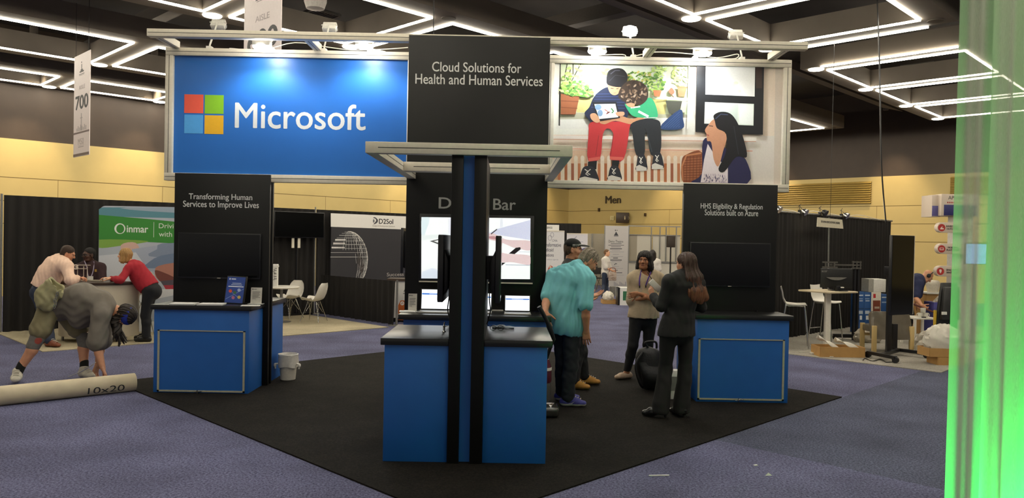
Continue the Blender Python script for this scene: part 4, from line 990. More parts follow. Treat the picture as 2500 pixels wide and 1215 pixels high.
# podium, dark screen beside it
Y = 16.4; a, b = P(948, 720, Y), P(1012, 720, Y)
t = thing('podium', 'white podium with an orange figure print behind the low black drape', 'counter', ((a.x+b.x)/2, Y, .012)); zt_ = P(970, 680, Y).z
o = MB().box((a.x, Y, .09), (b.x, Y+.45, zt_-.05)).build('body', PAPER, t); MB().box((a.x-.03, Y-.03, zt_-.05), (b.x+.03, Y+.48, zt_)).build('top', M('dark_brown_top', '#4a3b30', .4), t); MB().box((a.x+.02, Y+.02, .012), (b.x-.02, Y+.43, .09)).build('plinth', DARKPL, t)
pr = Print(pl(Y)); pr.poly('#c9692c', [(972, 745), (978, 733), (987, 733), (993, 745), (993, 781), (972, 781)]); pr.ell('#efe9e0', (982, 740), (5, 5)); pr.line('#c9692c', [(980, 742), (983, 738), (985, 741)], 1.5); pr.line('#e8b48c', [(974, 758), (990, 758)], 1.5); pr.line('#6d6a66', [(986, 712), (992, 700)], 2); pr.line('#6d6a66', [(984, 716), (992, 716)], 2)
pr.build('print', o)
Y = 15.0; x0, x1, z0, z1 = box_px(978, 556, 1004, 667, Y)
t = thing('television', 'dark upright screen half hidden behind the centre tower', 'television', ((x0+x1)/2, Y+.2, 0))
MB().box((x0, Y, z0), (x0+.05, Y+.6, z1)).build('casing', DARKPL, t, bevel=.006); MB().box((x0+.05, Y+.1, z0+.1), (x1-.04, Y+.4, z1-.06)).build('rear_housing', DARKPL, t, bevel=.01)
MB().tube([(x1-.02, Y+.25, 0), (x1-.02, Y+.25, (z0+z1)/2)], .03, 8).box((x0, Y+.05, 0), (x1+.2, Y+.45, .03)).build('stand', DARKPL, t)
# ---- far middle: banners, partition, signs
def rollup(lab, x0, x1, y0, Y, colour='#d4d2d2'):
    a, b, z1 = P(x0, 620, Y).x, P(x1, 620, Y).x, P((x0+x1)/2, y0, Y).z
    t = thing('rollup_banner', lab, 'banner', ((a+b)/2, Y, 0))
    MB().box((a, Y-.1, 0), (b, Y+.1, .08)).build('base', ALU, t)
    MB().tube([((a+b)/2, Y+.05, .05), ((a+b)/2, Y+.05, z1-.01)], .012, 6).build('support_rod', ALU, t)
    MB().box((a, Y-.02, z1-.02), (b, Y+.02, z1+.01)).build('top_rail', ALU, t)
    return t, MB().box((a, Y-.006, .08), (b, Y-.001, z1-.01)).build('panel', M('rollup_'+colour[1:], colour, .5, var=.02), t), pl(Y-.006)
t, o, p_ = rollup('white roll-up banner with two ring logo behind the man in the cap', 1315, 1377, 563, 24.5)
INK = M('slate_ink', '#4a4d5e', .6)
tpx('lettering', 'CMA', INK, o, p_, 1348, 584.5, 1361, 590); tpx('lettering', 'Transformative', INK, o, p_, 1322, 592.5, 1370, 602, bold=.01); tpx('lettering', 'Medicaid', INK, o, p_, 1324, 605, 1351, 613.5, bold=.01); tpx('lettering', 'Solutions', INK, o, p_, 1324, 618, 1352, 626, bold=.01); tpx('lettering', 'your reform agenda', M('pale_slate_ink', '#8c8e9c', .6), o, p_, 1324, 631.5, 1363, 635.5)
pr = Print(p_)
for c_, r_ in (((1342.5, 580.5), 5.5), ((1348, 573), 5)):
    pr.line('#6a6c80', [(c_[0]+r_*.8*math.cos(a), c_[1]+r_*1.1*math.sin(a)) for a in np.linspace(0, 2*math.pi, 21)], .8)
pr.poly('#b5493a', [(1338, 656), (1344, 647), (1352, 655), (1351, 661), (1339, 661)], C); pr.poly('#e0b9a0', [(1341, 650), (1345, 647), (1347, 655), (1342, 656)]); pr.poly('#c9a08c', [(1336, 664), (1350, 663), (1346, 671), (1336, 671)], C)
pr.build('print', o)
t, o, p_ = rollup('white roll-up banner with a purple swoosh right of the black cap', 1383, 1434, 570, 26.0, '#cfccd2')
pr = Print(p_); pr.poly('#4a3f7a', [(1383, 622), (1408, 612), (1434, 603), (1434, 608), (1412, 618), (1392, 632), (1383, 640)], C); pr.line('#8a88a0', [(1402, 582), (1408, 577)], 1.5); pr.line('#a9a8b8', [(1395, 590), (1424, 590)], 1.5)
pr.build('print', o)
xa, xb = P(1250, 600, 27.6).x, P(1418, 600, 27.6).x
drape('black drape behind the roll-up banners beyond the centre tower', (xa, 27.6, 0), (xb, 27.6, 0), P(1380, 545, 27.6).z)
a, b, c_, d_ = box_px(1326, 548.5, 1365, 563, 27.3)
t = thing('booth_sign', 'small white booth sign above the roll-up banner with rings', 'sign', ((a+b)/2, 27.3, c_)); o = MB().box((a, 27.3, c_), (b, 27.33, d_)).build('plate', PAPER, t)
MB().tube([((a+b)/2, 27.5, d_-.05), ((a+b)/2, 27.31, d_-.05)], .012, 6).build('hook', ALU, t); tpx('lettering', 'S SERVICES', DARKINK, o, pl(27.3), 1333, 553, 1348.5, 558, bold=.02)
Y = 22.0; a, b = P(1305, 690, Y).x, P(1346, 690, Y).x
t = thing('display_counter', 'white display counter with dark top behind the man in teal', 'counter', ((a+b)/2, Y, 0)); z = P(1340, 671.5, Y).z
MB().box((a, Y, 0), (b, Y+.5, z-.05)).build('body', PAPER, t); MB().box((a-.03, Y-.03, z-.05), (b+.02, Y+.53, z)).build('top', DARKPL, t)
# partition
YPT = 31.6; GREYW = M('grey_hardwall', '#a39a88', .6, var=.03); WHP = M('white_hardwall', '#cfc9ba', .6, var=.02)
t = thing('partition_wall', 'grey and white exhibition partition with open posts behind the theatre sign', 'partition', (P(1550, 700, YPT).x, YPT, 0))
def pbox(nm, x0, y0, x1, y1, mt, Y=YPT, th=.05):
    a, b, c_, d_ = box_px(x0, y0, x1, y1, Y); return MB().box((a, Y, max(0, c_)), (b, Y+th, d_)).build(nm, mt, t)
pbox('panel', 1434, 570, 1476, 720, GREYW); pbox('panel', 1474, 553, 1533, 720, GREYW, YPT+.06); pbox('panel', 1533, 573, 1555, 640, GREYW); pbox('panel', 1555, 574, 1590, 640, WHP); pbox('panel', 1593, 574, 1660, 640, WHP)
for x in (1444.5, 1535, 1590, 1611, 1626, 1651): pbox('post', x-1.2, 552 if x > 1500 else 570, x+1.2, 640 if x > 1500 else 720, POLE, YPT-.06)
pbox('top_rail', 1533, 551, 1662, 553.5, POLE, YPT-.05); pbox('mid_rail', 1533, 572.5, 1662, 574.5, POLE, YPT-.05); pbox('ledge', 1530, 638, 1662, 641.5, POLE, YPT-.6, .6); pbox('lower_panel', 1530, 641, 1662, 706, WHP, YPT-.55)
Y = 30.2; a, b, z0, z1 = box_px(1477, 551, 1533, 701, Y)
t = thing('theatre_sign', 'tall white schedule sign board near the far woman in white', 'sign', ((a+b)/2, Y, 0)); z0 = 0
o = MB().box((a, Y, z0), (b, Y+.06, z1)).build('panel', M('pale_board', '#bdb8b4', .5, var=.02), t); MB().box((a-.04, Y+.01, 0), (a, Y+.07, z1+.02)).build('edge_post', POLE, t); MB().box((b, Y+.01, 0), (b+.04, Y+.07, z1+.02)).build('edge_post', POLE, t)
tpx('lettering', 'Demo Theatre', DARKINK, o, pl(Y), 1486, 586, 1521.5, 592)
pr = Print(pl(Y), lambda x, y: (1400+.2469*x, 460+.2469*y))
for y, x0, x1, h in ((545, 370, 475, 5), (560, 345, 500, 5), (576, 372, 470, 5), (595, 362, 480, 8), (612, 380, 460, 3), (626, 360, 500, 3), (650, 390, 450, 4), (672, 370, 490, 3), (687, 392, 440, 8), (707, 365, 478, 8), (722, 380, 470, 3), (770, 390, 450, 3), (790, 370, 490, 3), (808, 398, 438, 6), (832, 400, 482, 7), (855, 370, 500, 3)): pr.line('#4c4a50' if h > 4 else '#85838a', [(x0, y), (x1, y)], h, step=False)
pr.poly('#3a3a40', [(400, 465), (422, 425), (445, 465)]); pr.ell('#3a3a40', (415, 413), (5, 7)); pr.ell('#3a3a40', (432, 413), (4, 5)); pr.line('#4c4a50', [(400, 470), (445, 470)], 5); pr.line('#3a3a40', [(405, 755), (415, 742), (430, 745)], 7)
for i in range(9): pr.poly('#8f8d94', [(400+14*i, 962), (400+14*i, 920+9*((i*5) % 4)), (408+14*i, 920+9*((i*5) % 4)), (408+14*i, 964)], step=False)
pr.build('print', o)
Y = 30.1; a, b, z0, z1 = box_px(1628.5, 576, 1647, 603.5, Y); xm = (a+b)/2
t = thing('loudspeaker', 'dark loudspeaker on a thin pole in front of the white partition', 'speaker', (xm, Y, 0))
MB().box((a, Y-.15, z0), (b, Y+.15, z1)).build('cabinet_box', M('brown_black', '#33291f', .6), t, bevel=.02); MB().tube([(xm, Y, .3), (xm, Y, z0)], .03, 8).build('pole', DARKPL, t)
for k_ in range(3): MB().tube([(xm, Y, .5), (xm+.4*math.cos(2.1*k_), Y+.4*math.sin(2.1*k_), 0)], .018, 6).build('leg', DARKPL, t)
pW = (PQ(PW, 0), -DA)
t = thing('wall_sign', 'dark raised lettering on the yellow far wall above the restroom plate', 'sign', PL(1498, 496, *pW)); tpx('lettering', 'Men', M('bronze_letter', '#3a2f22', .4), t, pW, 1479.5, 478, 1517, 496.5, bold=.01, ext=.03)
def wallbox(px, py, w_, h, d_=.06):
    c = PL(px, py, *pW); return c, MB().frame(c-DA*d_/2, -DB*w_/2, DA*d_/2, (0, 0, h/2))
c, m = wallbox(1496, 532, .22, .2); t = thing('exit_sign', 'small pale square exit sign on the yellow wall', 'sign', c); o = m.build('plate', M('pale_plate', '#d8cc9a', .5), t); tpx('lettering', 'EXIT', M('faded_ink', '#a8955c', .6), o, (c-DA*.06, -DA), 1492.5, 529, 1499.5, 535)
c = PL(1531, 532, *pW)-DA*.35; t = thing('restroom_sign', 'dark projecting restroom plate sign on the yellow wall', 'sign', c); nn = Vector((0, -1, 0))
o = MB().frame(c, (.30, 0, 0), (0, .03, 0), (0, 0, .24)).build('plate', M('bronze_plate', '#3c2b18', .45), t, bevel=.03); MB().bar(c+Vector((0, .03, 0)), c+DA*.33+Vector((0, .03, 0)), .06, .06).build('bracket', M('bronze_plate'), t)
pr = Print((c-Vector((0, .03, 0)), nn)); pr.ell('#c9b98c', (1525.5, 528), (1.2, 1.2)); pr.poly('#c9b98c', [(1524, 530), (1527, 530), (1526.5, 536), (1524.5, 536)]); pr.line('#c9b98c', [(1534, 529), (1537.5, 532), (1534, 535)], .9); pr.build('symbol', o)
c, m = wallbox(1464, 512, .07, .16, .1); m.solo('wall_bracket', M('bronze_plate'), 'tiny dark bracket on the yellow wall left of the raised lettering', 'bracket')
c, m = wallbox(1577, 524, .05, .14, .12); m.solo('wall_bracket', M('bronze_plate'), 'tiny hook bracket on the yellow wall right of the restroom plate', 'bracket')
# folding chairs near the far woman
def folding_chair(lab, loc, rz):
    t = thing('folding_chair', lab, 'chair', loc, rz); L_ = Vector(loc); R_ = Matrix.Rotation(rz, 3, 'Z'); v = lambda *a: L_+R_ @ Vector(a)
    tan = M('tan_metal', '#8c7f66', .4, .3); dk = M('dark_seat', '#2b2622', .7)
    MB().frame(v(0, 0, .45), R_ @ Vector((.21, 0, 0)), R_ @ Vector((0, .2, 0)), (0, 0, .02)).build('seat', dk, t, bevel=.012)
    MB().frame(v(0, -.22, .72), R_ @ Vector((.21, 0, 0)), R_ @ Vector((0, .015, 0)), (0, 0, .12)).build('backrest', dk, t, bevel=.012)
    for s_ in (-1, 1):
        MB().tube([v(s_*.22, .24, 0), v(s_*.22, -.23, .86)], .013, 6).build('leg', tan, t); MB().tube([v(s_*.2, -.25, 0), v(s_*.2, .18, .44)], .013, 6).build('leg', tan, t)
    return t
folding_chair('dark folding chair left of the far woman in white, nearer one', G(1452, 708), .5); folding_chair('dark folding chair left of the far woman in white, farther one', G(1441, 703), .2)
# crate, bag, boxes by the far woman
CARD = M('brown_cardboard', '#b98f56', .8, var=.06, scale=12); BAGM = M('white_plastic_film', '#d9d3c4', .3, var=.03)
def tray(lab, c, w_, d, h, rz=0, name='cardboard_tray', mat=None, th=.012):
    X = Vector((math.cos(rz), math.sin(rz), 0))*w_/2; Y_ = Vector((-math.sin(rz), math.cos(rz), 0))*d/2; c = Vector(c); Z = Vector((0, 0, h/2)); ux, uy = X.normalized()*th/2, Y_.normalized()*th/2
    m = MB()
    for s_ in (-1, 1): m.frame(c+Z+X*s_, ux, Y_, Z); m.frame(c+Z+Y_*s_, X-ux, uy, Z)
    m.frame(c+Vector((0, 0, .006)), X, Y_, (0, 0, .006)); return m.solo(name, mat or CARD, lab, 'box')
def crumple(lab, c, r, mat=None, name='plastic_bag', seed=1, cat='bag', n=44, rough_=.36):
    c = Vector(c); q = np.random.default_rng(seed); ks = q.normal(0, 4.2, (14, 3)); ph = q.uniform(0, 6.28, 14); am = q.uniform(.3, 1, 14)/14*2.2
    m = MB(); m.ball((0, 0, 0), 1.0, n)
    for v in m.v:
        d_ = v.normalized(); s_ = 1+rough_*sum(am[i]*abs(math.sin(ks[i].dot(np.array(d_))*1.5+ph[i])) for i in range(14))-rough_*.9
        vv = Vector((d_.x*r[0]*s_, d_.y*r[1]*s_, d_.z*r[2]*s_)); vv.z = max(vv.z, -r[2]*.55); v.xyz = c+vv+Vector((0, 0, r[2]*.55))
    return m.solo(name, mat or BAGM, lab, cat, smooth=.8)
c = G(1487, 740); tray('low wooden crate on the purple carpet by the far woman', c, .42, .5, .11); crumple('white plastic bag lying in the low crate by the far woman', c+Vector((-.03, 0, .09)), (.16, .2, .17), seed=3)
c = G(1499, 722); MB().box((c.x-.1, c.y, 0), (c.x+.14, c.y+.4, .3)).solo('grey_case', M('grey_case', '#77746e', .6), 'small grey case behind the low crate by the far woman', 'case', bevel=.02)
c = G(1523, 745); t = thing('equipment_box', 'black white and green cardboard box standing beside the low crate', 'box', c)
MB().box((c.x-.17, c.y, 0), (c.x+.19, c.y+.5, .50)).build('carton', PAPER, t); MB().box((c.x-.18, c.y-.012, 0), (c.x-.12, c.y+.4, .5)).build('black_end', DARKPL, t); MB().box((c.x-.03, c.y-.004, .14), (c.x+.19, c.y, .40)).build('green_label', M('green_label', '#2c6a45', .6), t)
# ---- right wall vents
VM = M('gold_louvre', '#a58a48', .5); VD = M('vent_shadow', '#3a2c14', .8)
def wvent(lab, x0, x1, y0, y1):
    a, b = PL(x0, y0, *pW), PL(x1, y0, *pW); ym = (y0+y1)/2; z1, z0 = PL((x0+x1)/2, y0, *pW).z, PL((x0+x1)/2, y1, *pW).z
    a.z = b.z = z0; t = thing('wall_vent', lab, 'vent', (a+b)/2); L_ = (b-a).length; md = (a+b)/2
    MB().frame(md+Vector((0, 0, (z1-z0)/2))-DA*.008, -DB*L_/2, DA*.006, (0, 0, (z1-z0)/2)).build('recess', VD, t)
    m = MB(); n_ = 10
    for i in range(n_): m.frame(md+Vector((0, 0, (i+.5)*(z1-z0)/n_))-DA*.045, -DB*L_/2, DA*.03+Vector((0, 0, .03)), (DA*.008-Vector((0, 0, .008))))
    m.build('louvre', VM, t); return t
wvent('wide louvred wall vent above the black drape at right', 1885, 2128, 447, 499); wvent('louvred wall vent partly behind the green curtain', 2322, 2440, 430, 474)
# ---- right booth
cQ = G(2298, 910); pQ, qQ = cQ.dot(DA), cQ.dot(DB); QD2 = 6.6
pad('carpet', GREYC, pQ, pQ+8, qQ, QD2+.1, 'light grey plank carpet under the right booth with boxes')
drape('black back drape with clip lamps behind the bar table at right', PQ(pQ, QD2), atq(2175, QD2), ZD)
MB().tube([PQ(pQ, QD2, ZD+.01), atq(2176, QD2, ZD+.01)], .02, 8).solo('drape_rail', POLE, 'grey rail along the top of the black drape at right', 'rail')
for px, py, lit, lab in ((1903, 511, 1, 'lit clip lamp on the black drape nearest the right tower'), (1967, 518, 1, 'lit clip lamp on the black drape left of the tilted sign'), (2016, 520, 0, 'unlit clip lamp on the black drape above the tilted sign'), (2068, 527, 1, 'lit clip lamp on the black drape right of the tilted sign')):
    c = PL(px, py, PQ(0, QD2-.12), DB); t = thing('clip_lamp', lab, 'lamp', c); d = (-DB-Vector((0, 0, .6))).normalized()
    MB().lathe([(.03, -.08), (.055, -.05), (.07, .02), (.06, .02)], c, 16, axis=d).build('lamp_head', DARKPL if not lit else CHROME, t, smooth=.6)
    MB().lathe([(.062, .005), (.062, .015)], c, 16, axis=d).build('lens', M('clip_lens', '#fff4e0', .4, emis=30) if lit else LENSOFF, t)
    base = Vector((c.x, c.y, ZD+.03))+DB*.12
    MB().tube([base, base+Vector((0, 0, .12)), c-d*.06], .008, 6).tube([base+Vector((0, 0, .1))-DA*.06, base+Vector((0, 0, .16))+DA*.05], .006, 6).frame(base, DA*.02, DB*.03, (0, 0, .04)).build('clip', DARKPL, t)
    if lit: lamp('clip_lamp_beam', 'SPOT', c+d*.03, 22, (1, .9, .75), c+d, spot_size=math.radians(110), spot_blend=.6, shadow_soft_size=.04)
m = MB(); m.tube(smooth_poly3([PL(x, y, PQ(0, QD2-.02), DB) for x, y in ((1895, 508), (1935, 514), (1955, 520), (1985, 515), (2035, 523), (2062, 528), (2100, 525), (2150, 537))]), .006, 5); m.solo('lamp_cable', WHITE, 'thin pale cable strung between the clip lamps', 'cable')
# tilted booth sign on a pole
q_ = 6.2; pS_ = (PQ(0, q_), -DB); c = PL(2027, 543, *pS_)
t = thing('booth_sign', 'tilted white booth sign on a thin pole in front of the black drape', 'sign', Vector((c.x, c.y, .012)))
corners = [PL(x, y, *pS_) for x, y in ((1995, 553), (2059, 558), (2056.5, 536), (1996.5, 530))]
o = MB().prism(corners, DB*.012).build('plate', M('cream_plate', '#ded6bf', .5), t); b = PL(2024, 640, PQ(0, q_+.03), DB)
MB().tube([Vector((b.x, b.y, .012)), Vector((c.x, c.y, c.z+.1))+DB*.03], .018, 8).build('pole', POLE, t); MB().frame(Vector((b.x, b.y, .02)), (.15, 0, 0), (0, .12, 0), (0, 0, .006)).build('base_plate', POLE, t)
dx = (corners[1]-corners[0]).normalized(); dz = (corners[3]-corners[0]).normalized(); L_ = (corners[1]-corners[0]).length; H_ = (corners[3]-corners[0]).length
text('lettering', 'THE HUMAN SERVICE NETWORK (ONSERVE)', DARKINK, o, corners[0], dx, dz, (.12*L_, .40*H_, .84*L_, .70*H_), bold=.02, out=-DB)
# bar table, stools
def bar_stool(lab, loc, rz, group=None):
    t = thing('bar_stool', lab, 'stool', loc, rz, group); L_ = Vector(loc); R_ = Matrix.Rotation(rz, 3, 'Z'); h = .76
    prof = [(.2, -.012, .19), (.18, .0, .2), (.05, -.01, .2), (-.12, .0, .2), (-.17, .03, .2), (-.2, .1, .2), (-.215, .2, .195), (-.24, .29, .18)]
    def f(u, v):
        i = min(len(prof)-2, int(u*(len(prof)-1))); k = u*(len(prof)-1)-i
        y, z, ww = (prof[i][j]*(1-k)+prof[i+1][j]*k for j in range(3)); s_ = 2*v-1
        return L_+R_ @ Vector((s_*ww, y+.02*s_*s_*(u > .5), h+z+.012*s_*s_))
    MB().sheet(f, 20, 8, (0, 0, -.016)).build('seat_shell', WHITE, t, smooth=1.2)
    v = lambda *a: L_+R_ @ Vector(a)
    for s_ in (-1, 1): MB().tube(smooth_poly3([v(s_*.19, .24, .005), v(s_*.165, .17, h-.06), v(s_*.16, .13, h-.03), v(s_*.16, -.1, h-.03), v(s_*.165, -.15, h-.07), v(s_*.2, -.23, .005)], 4), .011, 8).build('leg_frame', CHROME, t, smooth=1)
    MB().tube([v(-.185, .22, .25), v(.185, .22, .25)], .01, 8).tube([v(-.19, -.2, .25), v(.19, -.2, .25)], .009, 8).build('footrest', CHROME, t, smooth=1)
    return t
bar_stool('white bar stool with chrome sled legs beside the right black tower', G(1937, 848)+Vector((0, 0, .012)), -1.9, 'white bar stools'); bar_stool('white bar stool partly behind the column of the bar table', G(2014, 836)+Vector((0, 0, .012)), -2.5, 'white bar stools')
c = G(2018, 851)+Vector((0, 0, .012)); t = thing('bar_table', 'tall bar table with pale top and white square column', 'table', c); zt_ = 1.8-(709-599)/FPX*c.y
R_ = Matrix.Rotation(.5, 3, 'Z')
MB().frame((c.x+.02, c.y+.05, zt_-.015), R_ @ Vector((.36, 0, 0)), R_ @ Vector((0, .34, 0)), (0, 0, .015)).build('tabletop', M('pale_wood_top', '#c9b99a', .45, var=.06, scale=3), t, bevel=.012)
MB().box((c.x-.045, c.y-.045, .03), (c.x+.045, c.y+.045, zt_-.03)).build('column', WHITE, t, bevel=.006); MB().box((c.x-.22, c.y-.22, .012), (c.x+.22, c.y+.22, .035)).build('base_plate', WHITE, t, bevel=.006)
TB_ = zt_; cT = c
q = Vector((c.x+.08, c.y+.1, TB_)); t = thing('monitor', 'black computer monitor seen from behind on the bar table', 'monitor', q); pY = q.y
a, b, z0, z1 = box_px(2002, 655, 2079, 702, pY)
o = MB().box((a, pY-.03, z0), (b, pY+.01, z1)).build('casing', M('matte_black', '#1b1b1a', .5), t, bevel=.008); MB().box((a+.012, pY+.009, z0+.012), (b-.012, pY+.013, z1-.012)).build('screen', SCREEN, t)
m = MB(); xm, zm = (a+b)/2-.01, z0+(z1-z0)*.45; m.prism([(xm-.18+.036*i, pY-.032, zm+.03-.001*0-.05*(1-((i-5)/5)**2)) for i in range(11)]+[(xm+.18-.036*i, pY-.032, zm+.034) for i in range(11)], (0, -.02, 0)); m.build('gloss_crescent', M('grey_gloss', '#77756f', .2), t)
MB().box((xm-.02, pY-.028, TB_), (xm+.02, pY+.0, z0+.05)).frame((xm, pY-.02, TB_+.006), (.1, 0, 0), (0, .08, 0), (0, 0, .006)).build('stand', DARKPL, t)
tpx('lettering', 'acer', M('grey_ink', '#77756f', .4), o, pl(pY-.03), 2006, 660, 2020, 664, bold=.02)
for k_, (dx_, w_, h, lab) in enumerate(((.13, .035, .09, 'small black adapter standing on the bar table'), (.2, .03, .055, 'small black plug block with white top on the bar table'))):
    c2 = Vector((cT.x+dx_, cT.y-.1, TB_)); t = thing('adapter', lab, 'adapter', c2); MB().box((c2.x-w_, c2.y-.03, TB_), (c2.x+w_, c2.y+.03, TB_+h)).build('block', DARKPL, t, bevel=.004)
    if k_: MB().box((c2.x-w_, c2.y-.028, TB_+h), (c2.x+w_*.9, c2.y+.02, TB_+h+.02)).build('white_cap', WHITE, t, bevel=.004)
m = MB(); m.tube(smooth_poly3([Vector((cT.x+x, cT.y+y, TB_+.008)) for x, y in ((.06, -.15), (.12, -.2), (.25, -.17), (.3, -.1), (.24, -.05))]), .007, 6); m.solo('cable', DARKPL, 'black cable coiled on the bar table', 'cable')
# empty display stand with two mounts
Y = 14.6; xs = P(2090, 700, Y).x
t = thing('display_stand', 'empty black display stand with grey mount plates behind the bar table', 'stand', (xs, Y, .012))
MB().box((xs-.05, Y-.03, .012), (xs-.015, Y+.03, P(2090, 640, Y).z)).build('upright', DARKPL, t); MB().box((xs+.015, Y-.03, .012), (xs+.05, Y+.03, P(2090, 640, Y).z)).build('upright', DARKPL, t)
MB().box((xs-.4, Y-.05, .06), (xs+.1, Y+.05, .12)).build('base_bar', DARKPL, t)
for dx_ in (-.38, .06): MB().lathe([(.045, -.015), (.045, .015)], (xs+dx_, Y, .057), 14, axis=(0, 1, 0)).build('caster', DARKPL, t)
a, b, z0, z1 = box_px(2081, 637, 2104, 657, Y-.06); m = MB()
for z in (z0+.02, (z0+z1)/2, z1-.02): m.box((a, Y-.05, z-.014), (b, Y-.03, z+.014))
for x in (a+.02, (a+b)/2, b-.02): m.box((x-.012, Y-.055, z0), (x+.012, Y-.03, z1))
m.build('mount_plate', M('grey_mount', '#5c5953', .4, .4), t)
a, b, z0, z1 = box_px(2008, 638, 2046, 654, Y-.06); m = MB(); m.box((a, Y-.05, z0), (b, Y-.03, z0+.03)).box((a, Y-.05, z1-.03), (b, Y-.03, z1)).box((a+.05, Y-.055, z0), (a+.08, Y-.03, z1)).box((b-.08, Y-.055, z0), (b-.05, Y-.03, z1)).box(((a+b)/2, Y-.03, (z0+z1)/2-.015), (xs, Y+.0, (z0+z1)/2+.015)); m.build('mount_plate', M('grey_mount'), t)
# cartons
BXB = M('blue_carton', '#1f4d86', .6, var=.04)
def carton(lab, x0, x1, y0, y1, Y, mat, d=.35, on=None, prints=(), name='carton', z=None):
    a, b, z0, z1 = box_px(x0, y0, x1, y1, Y); z0 = .012 if z is None else z
    t = thing(name, lab, 'box', ((a+b)/2, Y, z0)); o = MB().box((a, Y, z0), (b, Y+d, z1)).build('carton_body', mat, t, bevel=.004)
    if prints:
        pr = Print(pl(Y))
        for h, q in prints: pr.poly(h, [(q[0], q[1]), (q[2], q[1]), (q[2], q[3]), (q[0], q[3])], step=False)
        pr.build('print', o)
    return t, z1
Y = 15.7
for lab, x0, x1 in (('tall blue carton with white labels, left one of the stack at right', 2095, 2109.5), ('tall blue carton with white labels, beside the white and brown carton', 2110, 2126)):
    carton(lab, x0, x1, 713, 816, Y, BXB, prints=[('#b9c3d0', (x0+2, 719, x1-2, 722)), ('#8fa5c2', (x0+2, 728, x1-3, 730)), ('#c9cfd6', (x0+3, 733, x1-3, 735)), ('#16335c', (x0+1, 752, x1-1, 754)), ('#aab6c4', (x0+2, 758, x1-3, 766)), ('#d5d8da', (x0+4, 770, x1-5, 780))])
carton('white and brown carton with red square beside the blue cartons', 2127, 2150, 713, 816, Y-.02, M('white_carton', '#d3cbbb', .6), prints=[('#7a3f2c', (2131, 733, 2149, 800)), ('#c03438', (2132, 717, 2138, 727)), ('#b9a998', (2135, 748, 2147, 753))])
carton('narrow blue carton behind the black rolling stand', 2150.5, 2168, 718, 816, Y, BXB, prints=[('#aab6c4', (2153, 724, 2164, 727)), ('#8fa5c2', (2153, 736, 2164, 739))])
_, z1 = carton('top', 2110, 2150, 712.5, 816, Y+.01, BXB) if False else (None, P(2140, 713, Y).z)
a, b, z0, zq = box_px(2121, 681, 2163, 713, Y+.0); t = thing('foam_box', 'white foam box on top of the cartons', 'box', ((a+b)/2, Y, z1+.003))
MB().box((a+.1, Y, z1+.003), (b, Y+.34, zq)).build('foam_block', M('white_foam', '#d8d5cd', .8), t, bevel=.008); MB().box((a, Y+.005, z1+.003), (a+.1, Y+.33, zq)).build('grey_end', M('grey_end', '#9a978e', .7), t)
# portrait screen on rolling stand
Y = 11.85; t = thing('rolling_display', 'tall portrait screen on a black rolling stand at right', 'television', G(2175, 880)+Vector((0, 0, .012)))
pa, pb = P(2176, 670, Y), P(2230, 670, Y+.28); z1, z0 = P(2200, 574, Y).z, P(2200, 770, Y).z; d_ = (pb-pa); d_.z = 0; n_ = Vector((d_.y, -d_.x, 0)).normalized()
q = (pa+pb)/2; q.z = (z0+z1)/2; d2 = d_/2
MB().frame(q-n_*.02, d2, n_*.025, (0, 0, (z1-z0)/2)).build('casing', DARKPL, t, bevel=.004); MB().frame(q+n_*.006, d2*.97, n_*.002, (0, 0, (z1-z0)/2-.01)).build('screen', M('mirror_dark_glass', '#1b1914', .06, coat=.7, spec=.8), t)
MB().frame(q+d2*1.01-n_*.02, d2.normalized()*.006, n_*.027, (0, 0, (z1-z0)/2)).build('edge_trim', ALU, t)
b1, b2 = G(2168, 872), G(2183, 864)
for b_ in (b1, b2): MB().box((b_.x-.035, b_.y-.03, .06), (b_.x+.035, b_.y+.03, P(2168, 655 if b_ is b1 else 790, b_.y).z)).build('upright', DARKPL, t)
MB().box((b1.x-.03, b1.y-.05, P(2168, 672, b1.y).z), (q.x, b1.y+.12, P(2168, 650, b1.y).z)).build('tilt_joint', DARKPL, t, bevel=.02)
l0, l1, l2, l3 = G(2119, 874), G(2186, 888), G(2182, 866), G(2262, 876)
up_ = Vector((0, 0, .095))
MB().bar(l0+up_, l1+up_, .06, .05).build('base_leg', DARKPL, t); MB().bar(l2+up_, l3+up_, .06, .05).build('base_leg', DARKPL, t); MB().bar((l0+l1)/2+up_, (l2+l3)/2*.3+l2*.7+up_, .06, .05).build('base_bar', DARKPL, t)
for l_ in (l0, l1, l3): MB().lathe([(.05, -.02), (.05, .02)], l_+Vector((0, 0, .062)), 16, axis=(.8, .5, 0)).tube([l_+Vector((0, 0, .06)), l_+up_], .015, 6).build('caster', DARKPL, t)
m = MB(); m.tube(smooth_poly3([G(x, y)+Vector((0, 0, .022)) for x, y in ((2107, 882), (2112, 878), (2130, 884), (2150, 880), (2163, 887), (2180, 886))]), .007, 6); m.solo('cable', DARKPL, 'black cable lying around the casters of the rolling stand', 'cable')
m = MB(); m.tube(smooth_poly3([G(x, y)+Vector((0, 0, .022)) for x, y in ((1950, 861), (1985, 860), (2005, 866), (2025, 873), (2050, 872))]), .006, 6); m.solo('cable', WHITE, 'pale cable lying on the grey carpet by the bar table', 'cable')
